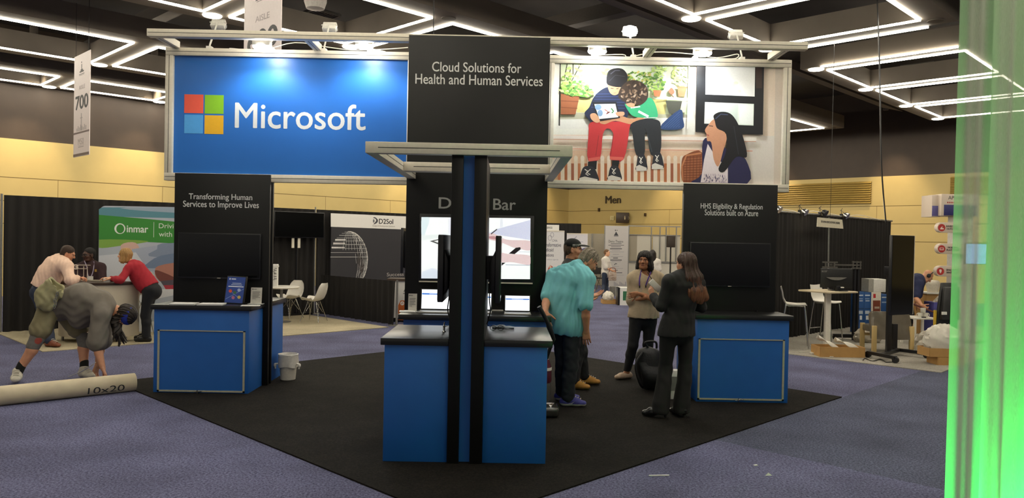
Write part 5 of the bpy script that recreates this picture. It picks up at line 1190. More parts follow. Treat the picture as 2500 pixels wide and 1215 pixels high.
# wrapped chair with wooden legs
Y = 12.95; x0, x1, z0, z1 = box_px(2131, 762, 2231, 828, Y); PINE = M('pale_pine', '#cfb37a', .5, var=.1, scale=6, stretch=(1, 1, .2))
t = thing('wrapped_armchair', 'grey armchair wrapped in plastic with pale wooden legs seen from behind', 'chair', ((x0+x1)/2, Y, .012))
def fw_(u, v):
    s_ = 2*u-1; return Vector(((x0+x1)/2+s_*(x1-x0)/2*(1-.03*v*v), Y-.06*(1-s_*s_)+.12*v+.006*math.sin(17*u+9*v), z0+(z1-z0)*(v if abs(s_) < .86 else v*(1-.12*((abs(s_)-.86)/.14)**2))))
MB().sheet(fw_, 30, 10, (0, .07, 0)).build('backrest', M('plastic_over_grey', '#6f675a', .22, var=.12, scale=6), t, smooth=1)
MB().box((x0+.05, Y+.05, .33), (x1-.05, Y+.55, .45)).build('seat', M('plastic_over_grey'), t, bevel=.03)
for xa_, ya_ in ((x0+.03, Y), (x1-.03, Y), (x0+.06, Y+.5), (x1-.06, Y+.5)): MB().box((xa_-.035, ya_-.02, .012), (xa_+.035, ya_+.03, .46)).build('leg', PINE, t, bevel=.004)
MB().box((x0+.05, Y-.005, .24), (x1-.05, Y+.02, .29)).build('rail', PINE, t); MB().box((x0+.05, Y+.495, .24), (x1-.05, Y+.52, .29)).build('rail', PINE, t)
# coffee table and mugs
Y = 13.9; x0, x1, _, zt_ = box_px(2232, 776, 2290, 800, Y)
t = thing('coffee_table', 'low white table with mugs beside the kneeling worker', 'table', ((x0+x1)/2, Y+.25, .012))
MB().box((x0, Y, zt_-.03), (x1, Y+.5, zt_)).build('tabletop', WHITE, t, bevel=.005); MB().box((x0+.03, Y+.03, .16), (x1-.03, Y+.47, .18)).build('lower_shelf', WHITE, t)
for xa_ in (x0+.025, x1-.025):
    for ya_ in (Y+.025, Y+.475): MB().box((xa_-.02, ya_-.02, .012), (xa_+.02, ya_+.02, zt_-.03)).build('leg', WHITE, t)
def mug(lab, x, y, z, rz=0):
    t = thing('mug', lab, 'mug', (x, y, z), 0, 'white mugs on the low table'); MB().lathe([(.035, 0), (.042, .01), (.045, .085), (.041, .085), (.038, .012), (0, .01)], (x, y, z), 20).build('cup', WHITE, t, smooth=.7)
    m = MB(); m.tube([Vector((x+(.043+.028*math.sin(a))*math.cos(rz), y+(.043+.028*math.sin(a))*math.sin(rz), z+.045+.03*math.cos(a))) for a in np.linspace(0, math.pi, 8)], .005, 6); m.build('handle', WHITE, t, smooth=1)
mug('white mug on the low table, left one', x0+.16, Y+.1, zt_, 3.1); mug('white mug on the low table, right one', x0+.27, Y+.12, zt_, 0); mug('white mug stacked on top of the other mugs', x0+.215, Y+.11, zt_+.088, .5)
MB().box((x0+.16, Y+.03, zt_), (x0+.23, Y+.06, zt_+.02)).solo('marker', DARKPL, 'small black marker in front of the mugs', 'marker')
crumple('clear plastic wrap heaped on the carpet under the low table', G(2262, 850)+Vector((0, -.1, .012)), (.26, .2, .2), M('clear_wrap', '#aaa292', .15), seed=5, cat='wrap', name='plastic_wrap')
crumple('clear plastic wrap lying left of the wrapped armchair', G(2113, 838)+Vector((0.08, .1, .012)), (.24, .16, .17), M('clear_wrap'), seed=6, cat='wrap', name='plastic_wrap')
crumple('clear plastic sheet on the carpet beside the stand caster', G(2272, 872)+Vector((0.02, .25, .012)), (.14, .12, .16), M('clear_wrap'), seed=8, cat='wrap', name='plastic_wrap')
# boxes behind the worker
tb = tray('open brown cardboard box behind the low table', G(2256, 808)+Vector((0, .3, 0)), .55, .45, .62, .1)
carton('small purple blue carton behind the leaning black screen', 2279, 2296, 738, 800, 14.7, M('purple_carton', '#4a4a8c', .6)); 
c = P(2277, 713, 15.4); t = thing('side_table', 'white side table holding a white tub near the sign tower', 'table', (c.x, 15.4, .012)); z = P(2277, 713, 15.3).z
MB().box((c.x-.22, 15.2, z-.03), (c.x+.22, 15.65, z)).build('tabletop', WHITE, t); MB().box((c.x-.2, 15.25, .012), (c.x+.2, 15.6, z-.03)).build('body', CARD, t)
MB().lathe([(.1, 0), (.13, .16), (.12, .21), (.09, .235), (0, .24)], (c.x, 15.4, z), 24).solo('tub', M('white_tub', '#cfc6b4', .5), 'rounded white tub on the side table near the sign tower', 'tub', smooth=.8)
# striped roll on box, leaning screen back
c = P(2289, 729, 14.8); MB().tube([c+Vector((-.07, 0, -.08)), c+Vector((.06, 0, .06))], .035, 12).solo('cable_reel', M('striped_roll', '#8a7c62', .5, hex2='#d5ccb8', scale=25), 'small striped roll lying on the purple carton', 'roll')
Y = 12.9; pa = [P(2281, 829, Y), P(2338, 829, Y), P(2338, 690, Y+.2), P(2300, 690, Y+.2)]
t = thing('television', 'black television seen from its back, leaning beside the green curtain', 'television', ((pa[0].x+pa[1].x)/2, Y, .3))
o = MB().prism(pa, (0, .06, 0)).build('casing', M('matte_black'), t, bevel=.01); pb_ = [P(2295, 780, Y-.0), P(2338, 780, Y-.0), P(2338, 700, Y+.12), P(2303, 700, Y+.12)]
MB().prism([p+Vector((0, -.07, 0)) for p in pb_], (0, .09, 0)).build('rear_housing', M('matte_black'), t, bevel=.015); MB().prism([P(2301, 768, Y-.09), P(2312, 768, Y-.09), P(2312, 761, Y-.09), P(2301, 761, Y-.09)], (0, .03, 0)).build('label', PAPER, t)
MB().box((pa[0].x-.02, Y-.03, .012), (pa[1].x, Y+.25, pa[0].z)).build('base_stand', DARKPL, t)
MB().prism([P(2281, 829, Y-.02), P(2284, 829, Y-.02), P(2287, 757, Y+.1), P(2283, 757, Y+.1)], (0, .05, 0)).build('edge_guard', M('yellow_foam', '#c9a62e', .6), t)
# cardboard trays with bag near the curtain
c = G(2310, 893)+Vector((0, 0, .012)); tray('small lower cardboard box at the edge of the green curtain', c+Vector((.08, .15, 0)), .42, .3, .12, 0); tray('wider cardboard tray resting on the smaller box by the green curtain', c+Vector((.02, .17, .124)), .56, .34, .13, 0)
crumple('white plastic bag heaped in the cardboard tray by the green curtain', c+Vector((.04, .18, .2)), (.3, .2, .27), seed=9)
c = G(2058, 874)+Vector((0, .2, .012)); tray('long open cardboard tray on the carpet in front of the bar table', c, .72, .36, .16, 0)
for k_, (dx_, dz_, an) in enumerate(((-.14, .14, .5), (.16, .13, .35))):
    o_ = c+Vector((dx_, .02, dz_)); m = MB()
    m.sheet(lambda u, v: o_+Vector(((u-.5)*.42*math.cos(an), (v-.5)*.14, -(u-.5)*.42*math.sin(an)+.05+.02*math.sin(9*u+4*v)+.03*math.sin(math.pi*v))), 18, 8, (0, 0, -.01)); m.solo('foam_wrap', BAGM, 'strip of white foam wrap sticking out of the long tray, '+('left' if not k_ else 'right')+' one', 'wrap', smooth=1)
c = G(2008, 862)+Vector((0, .1, .012)); MB().lathe([(.05, -.12), (.055, 0), (.05, .12)], c+Vector((0, 0, .055)), 14, axis=(.9, .3, 0)).solo('foam_roll', BAGM, 'short white foam roll at the left end of the long tray', 'roll', smooth=.8)
MB().frame(G(1994, 866)+Vector((0, 0, .03)), (.1, 0, 0), (0, .06, 0), (0, 0, .015)).solo('foam_piece', BAGM, 'flat white foam piece left of the long tray', 'wrap', bevel=.008)
# sign tower with red discs
Y = 15.6; PNK = M('pale_sign_board', '#cdbdac', .5, var=.02); t = thing('sign_tower', 'pale sign tower with round red icons partly behind the green curtain', 'sign', (P(2345, 690, Y).x, Y, .012))
def sb(nm, x0, y0, x1, y1, mt, Y0=Y, d=.06): a, b, z0, z1 = box_px(x0, y0, x1, y1, Y0); return MB().box((a, Y0, z0), (b, Y0+d, z1)).build(nm, mt, t, bevel=.004)
MB().box((P(2324, 690, Y+.1).x, Y+.1, .012), (P(2372, 690, Y+.1).x, Y+.3, P(2345, 500, Y).z)).build('column', M('white_column', '#d5cfc6', .5), t)
o = sb('header_box', 2298, 474, 2390, 527, PNK, Y, .5); o2 = sb('side_box', 2275, 476, 2296, 529, PNK, Y+.12, .4)
NB = M('navy_block', '#2b2c66', .5); sb('blue_block', 2305, 500, 2385, 526, NB, Y-.012, .012); sb('blue_block', 2276, 502, 2294, 527, M('violet_block', '#5a558c', .5), Y+.108, .012)
tpx('lettering', 'APHSA', DARKINK, o, pl(Y), 2315, 478, 2352, 487); pr = Print(pl(Y))
for i in range(8): pr.ell('#a83a34', (2314+5*i, 494+.1*i), (2, 2), 10)
pr.build('dots', o)
RD = M('red_disc', '#b3322c', .5)
for y0, y1, l1, l2, ic in ((543, 568, 'INVESTING', 'OUTCOMES', 0), (594.5, 620, 'MODERN', 'PLATFORM', 1), (649, 675, 'SPACE FOR', 'INNOVATION', 2)):
    ym = (y0+y1)/2; a, b, z0, z1 = box_px(2287 if ic < 2 else 2284, y0, 2370, y1, Y); r = (z1-z0)/2; m = MB()
    m.prism([(a+r-r*math.sin(q), Y-.02, z0+r-r*math.cos(q)) for q in np.linspace(0, math.pi, 13)]+[(b, Y-.02, z1), (b, Y-.02, z0)], (0, .12, 0)); o = m.build('oval_sign', PNK, t, bevel=.004)
    px_ = (2299 if ic < 2 else 2296); pr = Print(pl(Y-.02)); pr.ell('#b3322c', (px_, ym), (9, 9), 28); pr.poly('#e8d8cc', [[(px_-4, ym+4), (px_+5, ym+4), (px_+5, ym+1), (px_+1, ym+1), (px_+2, ym-4), (px_-3, ym+1)], [(px_-5, ym-3), (px_+5, ym-3), (px_+5, ym+3), (px_-5, ym+3)], [(px_-3, ym-3), (px_, ym-5), (px_+3, ym-3), (px_+2, ym+2), (px_, ym+5), (px_-2, ym+2)]][ic], C if ic == 2 else False)
    if ic == 1: pr.poly('#b3322c', [(px_-3.5, ym-1.8), (px_+3.5, ym-1.8), (px_+3.5, ym+1.2), (px_-3.5, ym+1.2)])
    pr.build('icon', o); tpx('lettering', l1, DARKINK, o, pl(Y-.02), 2310+(4 if ic == 1 else 0), ym-5.5, 2339, ym-.8, bold=.04); tpx('lettering', l2, DARKINK, o, pl(Y-.02), 2311, ym+.8, 2340, ym+5.2, bold=.04)
# lit screen seen through the curtain
Y = 14.5; a, b, z0, z1 = box_px(2357, 594, 2412, 645, Y); t = thing('monitor', 'lit bluish screen glimpsed through the green curtain', 'monitor', ((a+b)/2, Y, .012))
MB().box((a, Y, z0), (b, Y+.05, z1)).build('casing', DARKPL, t); MB().box((a+.01, Y-.003, z0+.01), (b-.01, Y, z1-.01)).build('screen', M('lit_blue_screen', '#7fa8d8', .3, var=.15, scale=9, emis=.9), t); MB().tube([((a+b)/2, Y+.06, .012), ((a+b)/2, Y+.06, z1-.1)], .03, 8).box(((a+b)/2-.3, Y-.1, .012), ((a+b)/2+.3, Y+.3, .03)).build('stand', DARKPL, t)
# ---- hanging cables and aisle banners
m = MB(); m.tube(smooth_poly3([P(2140, -40, 13.2), P(2147, 150, 13.2), P(2152, 400, 13.2), P(2163, 545, 13.2)]), .012, 6); m.solo('hanging_cable', DARKPL, 'dark cable hanging from the ceiling down to the black drape at right', 'cable')
a = PL(2027, 531, PQ(0, 6.2), DB); MB().tube([a, Vector((a.x, a.y, ZC+.3))], .004, 5).solo('hanging_wire', DARKPL, 'thin wire hanging from the ceiling to the tilted booth sign', 'cable')
a = P(1058, 92, YT+.3); MB().tube([Vector((a.x, a.y, TZ1-.03)), Vector((a.x, a.y, ZC+.3))], .006, 6).solo('hanging_wire', DARKPL, 'thin wire hanging from the ceiling to the centre tower', 'cable')
BAN = M('aisle_banner_white', '#d9cdc9', .5, var=.02); TAUPE = M('taupe_band', '#6f5f5c', .5)
def aisle(lab, ptR, w_, z0, z1, num, xtra):
    R_, L_ = Vector((ptR.x, ptR.y, 0)), Vector((ptR.x, ptR.y, 0))+DB*w_
    t = thing('aisle_banner', lab, 'banner', (R_+L_)/2+Vector((0, 0, z0))); H = z1-z0; o_ = L_+Vector((0, 0, z0)); X = -DB; Z = Vector((0, 0, 1)); N = -DA
    p = MB().prism([o_, o_+X*w_, o_+X*w_+Z*H, o_+Z*H], DA*.012).build('panel', BAN, t)
    for v0, v1 in ((.005, .03), (.225, .242)): MB().prism([o_+Z*H*v0+N*.001, o_+X*w_+Z*H*v0+N*.001, o_+X*w_+Z*H*v1+N*.001, o_+Z*H*v1+N*.001], N*.001).build('band', TAUPE, p)
    text('lettering', 'AISLE', M('pale_grey_ink', '#a39896', .6), p, o_, X, Z, (w_*.32, H*.655, w_*.7, H*.695), out=N)
    text('lettering', num, DARKINK, p, o_, X, Z, (w_*.1, H*.46, w_*.92, H*.60), bold=.03, out=N)
    text('lettering', 'M50', M('pale_grey_ink'), p, o_, X, Z, (w_*.3, H*.115, w_*.66, H*.175), out=N)
    m = MB()
    def r(u0, v0, u1, v1): m.prism([o_+X*w_*u0+Z*H*v0+N*.0012, o_+X*w_*u1+Z*H*v0+N*.0012, o_+X*w_*u1+Z*H*v1+N*.0012, o_+X*w_*u0+Z*H*v1+N*.0012], N*.0006)
    for i, h in enumerate((.03, .05, .035, .06, .045, .03, .055, .04)): r(.2+.08*i, .25, .25+.08*i, .25+h)
    r(.47, .25, .52, .42); r(.42, .37, .57, .38); r(.3, .105, .68, .108); r(.32, .088, .66, .096)
    m.build('skyline_print', M('grey_print_ink', '#a9a09e', .6), p)
    m = MB(); r(.36, .82, .62, .835); r(.42, .835, .56, .85); r(.46, .85, .5, .9); r(.45, .91, .49, .925); r(.32, .8, .66, .806); r(.35, .79, .64, .793); m.build('emblem_print', DARKINK, p)
    m = MB()
    for u in (.1, .9): m.tube([o_+X*w_*u+Z*H, Vector((o_+X*w_*u).xy.to_3d())+Z*(ZC+.3)], .004, 5)
    m.build('hanging_wire', DARKPL, t); return t
pR = P(219, 250, 14.0); aisle('hanging white aisle banner with number 700 at left', pR, .92, P(218, 377, 14.0).z, P(221, 121, 14.0).z, '700', 0)
pR = P(686, 60, 9.75); aisle('hanging white aisle banner behind the blue sign with only its upper digits showing', pR, 1.0, P(686, 60, 9.75).z-1.13, P(686, 60, 9.75).z+.82, '600', 0)
# ---- green lit sheer curtain at the right edge
def sheer_mat(nm, dens):
    gm = bpy.data.materials.new(nm); gm.use_nodes = True; nt = gm.node_tree; nt.nodes.clear()
    out = nt.nodes.new('ShaderNodeOutputMaterial'); df = nt.nodes.new('ShaderNodeBsdfDiffuse'); tl = nt.nodes.new('ShaderNodeBsdfTranslucent'); tr = nt.nodes.new('ShaderNodeBsdfTransparent'); m1 = nt.nodes.new('ShaderNodeMixShader'); m2 = nt.nodes.new('ShaderNodeMixShader'); lw = nt.nodes.new('ShaderNodeLayerWeight')
    nz = nt.nodes.new('ShaderNodeTexNoise'); nz.inputs['Scale'].default_value = 260; nz.inputs['Detail'].default_value = 3
    df.inputs[0].default_value = (.5, .56, .42, 1); tl.inputs[0].default_value = (.5, .56, .42, 1); lw.inputs['Blend'].default_value = .42
    mr = nt.nodes.new('ShaderNodeMapRange'); mr.inputs[3].default_value = dens; mr.inputs[4].default_value = 1.0
    ad = nt.nodes.new('ShaderNodeMath'); ad.operation = 'MULTIPLY_ADD'; ad.inputs[1].default_value = .35; nt.links.new(nz.outputs['Fac'], ad.inputs[0]); nt.links.new(mr.outputs[0], ad.inputs[2])
    sb_ = nt.nodes.new('ShaderNodeMath'); sb_.operation = 'SUBTRACT'; sb_.use_clamp = True; sb_.inputs[1].default_value = .17; nt.links.new(ad.outputs[0], sb_.inputs[0])
    nt.links.new(lw.outputs['Facing'], mr.inputs[0]); m1.inputs[0].default_value = .55; nt.links.new(df.outputs[0], m1.inputs[1]); nt.links.new(tl.outputs[0], m1.inputs[2])
    nt.links.new(sb_.outputs[0], m2.inputs[0]); nt.links.new(tr.outputs[0], m2.inputs[1]); nt.links.new(m1.outputs[0], m2.inputs[2]); nt.links.new(m2.outputs[0], out.inputs[0])
    return gm
def sheer(nm, lab, xa, xb, Y, amp, per, sd, dens):
    q = random.Random(sd); ph = [q.uniform(0, 6.28) for _ in range(6)]
    def f(u, v):
        s = xa+(xb-xa)*u; k = .75+.25*v
        w1 = s/per+.25*math.sin(s*5+ph[0])+.10*math.sin(1.2*v+ph[1])
        return Vector((s-.028*(1-v)*(1-u), Y+amp*k*(math.sin(2*math.pi*w1)+.45*math.sin(2*math.pi*w1*2.3+ph[2])+.2*math.sin(31*s+ph[3]+2*v)), .01+4.6*v))
    return MB().sheet(f, 150, 12).solo(nm, sheer_mat('sheer_fabric_%d' % sd, dens), lab, 'curtain', smooth=3)
xg = P(2338, 600, 3.0).x
sheer('sheer_curtain', 'sheer curtain lit green from below, front layer at the right edge', xg, xg+1.3, 3.0, .016, .13, 4, .62)
sheer('sheer_curtain', 'sheer curtain lit green from below, rear layer at the right edge', P(2420, 600, 3.35).x, xg+1.5, 3.35, .022, .10, 8, .93)
pole('curtain_pole', 'pale pole holding the sheer green lit curtain beside the frame edge', Vector((xg+1.45, 3.15, 0)), 4.62, .025)
MB().tube([(xg-.02, 3.17, 4.62), (xg+1.5, 3.17, 4.62)], .02, 8).solo('curtain_rail', POLE, 'rail carrying the sheer green lit curtain', 'rail')
c = Vector((xg+.45, 3.18, 0)); t = thing('uplight', 'green floor uplight between the two sheer curtain layers', 'lamp', c)
MB().lathe([(.09, .0), (.09, .1), (.075, .1), (.07, .085), (0, .085)], c, 20).build('can', DARKPL, t); MB().lathe([(.068, .09), (.068, .094)], c, 20).build('lens', M('green_lens', '#38ff70', .4, emis=8), t)
lamp('green_uplight', 'SPOT', c+Vector((0, 0, .11)), 360, (.03, 1, .16), c+Vector((.02, 0, 2.2)), spot_size=math.radians(125), spot_blend=.9, shadow_soft_size=.07)
# ================================================================ people: bodies and clothes grown as continuous surfaces
def nrm(v): v = np.asarray(v, float); return v/(np.linalg.norm(v)+1e-12)
class Field:
    """blends limbs, ellipsoids and folds into one skin and meshes it with surface nets"""
    def __init__(s, h=.009): s.pr, s.h, s.fold = [], h, None
    def cone(s, a, b, ra, rb, k=.03, side=None, op='u'):
        """tapered limb a-b; radii are numbers or (width along side, depth)"""
        f = lambda r: (r, r) if np.isscalar(r) else tuple(r)
        s.pr.append(('c', np.array(a, float), np.array(b, float), f(ra), f(rb), k, None if side is None else nrm(side), op)); return s
    def ell(s, c, r, R=None, k=.02, op='u'):
        s.pr.append(('e', np.array(c, float), np.array(r, float), np.eye(3) if R is None else np.array(R, float), k, op)); return s
    def cut(s, p, n):
        """keeps the side of the plane that n points to"""
        s.pr.append(('p', np.array(p, float), nrm(n))); return s
    def mesh(s):
        lo = np.full(3, 1e9); hi = np.full(3, -1e9)
        for q in s.pr:
            if q[0] == 'c':
                if q[7] != 'u': continue
                r = max(q[3]+q[4]); lo = np.minimum(lo, np.minimum(q[1], q[2])-r); hi = np.maximum(hi, np.maximum(q[1], q[2])+r)
            elif q[0] == 'e' and q[5] == 'u': r = max(q[2]); lo = np.minimum(lo, q[1]-r); hi = np.maximum(hi, q[1]+r)
        h = s.h; lo = lo-3*h; n = np.ceil((hi+3*h-lo)/h).astype(int)+1
        D = np.full(n, 1.0, np.float32); ax = [lo[i]+h*np.arange(n[i]) for i in range(3)]
        for q in s.pr:
            if q[0] == 'p':
                d = -((ax[0][:, None, None]-q[1][0])*q[2][0]+(ax[1][None, :, None]-q[1][1])*q[2][1]+(ax[2][None, None, :]-q[1][2])*q[2][2])
                D = np.maximum(D, d.astype(np.float32)); continue
            if q[0] == 'c': r = max(q[3]+q[4]); k, op = q[5], q[7]; l0, h0 = np.minimum(q[1], q[2])-r, np.maximum(q[1], q[2])+r
            else: r = max(q[2]); k, op = q[4], q[5]; l0, h0 = q[1]-r, q[1]+r
            m = k+2*h; i0 = np.maximum(0, np.floor((l0-m-lo)/h).astype(int)); i1 = np.minimum(n, np.ceil((h0+m-lo)/h).astype(int)+1)
            if (i1 <= i0).any(): continue
            sl = tuple(slice(a, b) for a, b in zip(i0, i1))
            g = np.stack(np.meshgrid(*[ax[i][sl[i]] for i in range(3)], indexing='ij'), -1)
            if q[0] == 'c':
                a, b = q[1], q[2]; ab = b-a; L2 = ab.dot(ab)+1e-12; pa = g-a
                t = np.clip(pa@ab/L2, 0, 1); v = pa-t[..., None]*ab
                rs = q[3][0]+(q[4][0]-q[3][0])*t; rf = q[3][1]+(q[4][1]-q[3][1])*t
                if q[6] is None: d = np.linalg.norm(v, axis=-1)-rs
                else:
                    vs = v@q[6]; vo2 = np.maximum(0, (v*v).sum(-1)-vs*vs); mn = np.minimum(rs, rf)
                    d = (np.sqrt((vs/rs)**2+vo2/rf**2)-1)*mn
            else:
                p = (g-q[1])@q[3]; d = (np.linalg.norm(p/q[2], axis=-1)-1)*min(q[2])
            o = D[sl]
            if op == 's': d = -d; hh = np.clip(.5+.5*(d-o)/k, 0, 1); D[sl] = o+(d-o)*hh+k*hh*(1-hh)
            else: hh = np.clip(.5+.5*(o-d)/k, 0, 1); D[sl] = o*(1-hh)+d*hh-k*hh*(1-hh)
        if s.fold is not None:
            g = np.stack(np.meshgrid(*ax, indexing='ij'), -1); D = D+s.fold(g).astype(np.float32)
        return nets(D, lo, h)
def nets(D, lo, h):
    n = np.array(D.shape); I = D < 0
    c = [I[i:n[0]-1+i, j:n[1]-1+j, k:n[2]-1+k] for i in (0, 1) for j in (0, 1) for k in (0, 1)]
    cnt = sum(x.astype(np.int8) for x in c); act = (cnt > 0) & (cnt < 8)
    idx = np.full(n-1, -1, np.int64); cells = np.argwhere(act); idx[act] = np.arange(len(cells))
    acc = np.zeros((len(cells), 3)); w = np.zeros(len(cells)); cr = [(i, j, k) for i in (0, 1) for j in (0, 1) for k in (0, 1)]
    val = [D[cells[:, 0]+a, cells[:, 1]+b, cells[:, 2]+c_] for a, b, c_ in cr]
    for p in range(8):
        for q in range(p+1, 8):
            df = [cr[q][i]-cr[p][i] for i in range(3)]
            if sum(map(abs, df)) != 1: continue
            a, b = val[p], val[q]; m = (a < 0) != (b < 0); t = np.where(m, a/np.where(m, a-b, 1), 0)
            acc += m[:, None]*(np.array(cr[p])+t[:, None]*np.array(df)); w += m
    V = lo+h*(cells+acc/w[:, None]); F = []
    for ax in range(3):
        u, v = (ax+1) % 3, (ax+2) % 3
        A = np.moveaxis(I, (ax, u, v), (0, 1, 2)); X = np.moveaxis(idx, (ax, u, v), (0, 1, 2))
        e = A[:-1, 1:-1, 1:-1] != A[1:, 1:-1, 1:-1]; w_ = np.argwhere(e); i, j, k = w_.T; j = j+1; k = k+1
        q = np.stack([X[i, j-1, k-1], X[i, j, k-1], X[i, j, k], X[i, j-1, k]], 1); fl = A[i, j, k]; q[~fl] = q[~fl][:, ::-1]; F.append(q)
    return V, np.concatenate(F)
def relax(V, F, it=1, l=.5):
    for _ in range(it):
        S = np.zeros_like(V); C_ = np.zeros(len(V))
        for a in range(4):
            b = (a+1) % 4; np.add.at(S, F[:, a], V[F[:, b]]); np.add.at(C_, F[:, a], 1); np.add.at(S, F[:, b], V[F[:, a]]); np.add.at(C_, F[:, b], 1)
        V = V*(1-l)+l*S/np.maximum(1, C_)[:, None]
    return V
def link(name, parts, mats, parent=None, matfn=None, smooth=True):
    """parts: list of (V, F); one mesh object"""
    vs, fs, n = [], [], 0
    for V, F in parts: vs.append(V); fs.append(F+n); n += len(V)
    V, F = np.concatenate(vs), np.concatenate(fs); me = bpy.data.meshes.new(name)
    if parent is not None:
        o0 = np.array(wm(parent).translation); VV = V-o0
    else: VV = V
    me.vertices.add(len(V)); me.vertices.foreach_set('co', VV.astype(np.float32).ravel())
    me.loops.add(F.size); me.loops.foreach_set('vertex_index', F.ravel().astype(np.int32))
    me.polygons.add(len(F)); me.polygons.foreach_set('loop_start', np.arange(0, F.size, 4, dtype=np.int32))
    for m in mats: me.materials.append(m)
    if matfn is not None: me.polygons.foreach_set('material_index', matfn(V[F].mean(1)).astype(np.int32))
    me.update(calc_edges=True); me.validate(); me.shade_smooth()
    o = bpy.data.objects.new(name, me); COL.objects.link(o); o.parent = parent; return o
def folds(amp, fx, fz, sd=0, up=(0, 0, 1)):
    q = np.random.default_rng(sd); ph = q.uniform(0, 6.28, 5); u = nrm(up); a = nrm(np.cross(u, (.3, 1, .1))); b = np.cross(u, a)
    def f(g):
        x, y, z = g@a, g@b, g@u
        return amp*(np.sin(fx*x+2*np.sin(fz*z+ph[0])+ph[1])*np.sin(fx*.8*y+1.5*np.sin(fz*.8*z+ph[2])+ph[3])+.5*np.sin(fx*2.1*(x+y)+2*np.sin(fz*1.7*z+ph[4])))
    return f
def skin_mat(n, c, lip): return [M(n, c, .5, var=.06, scale=25), M(n+'_lip', lip, .45), M('eye_white', '#e8e4dc', .25), M('eye_iris', '#241812', .2), M(n+'_brow', '#2b1d14', .7)]

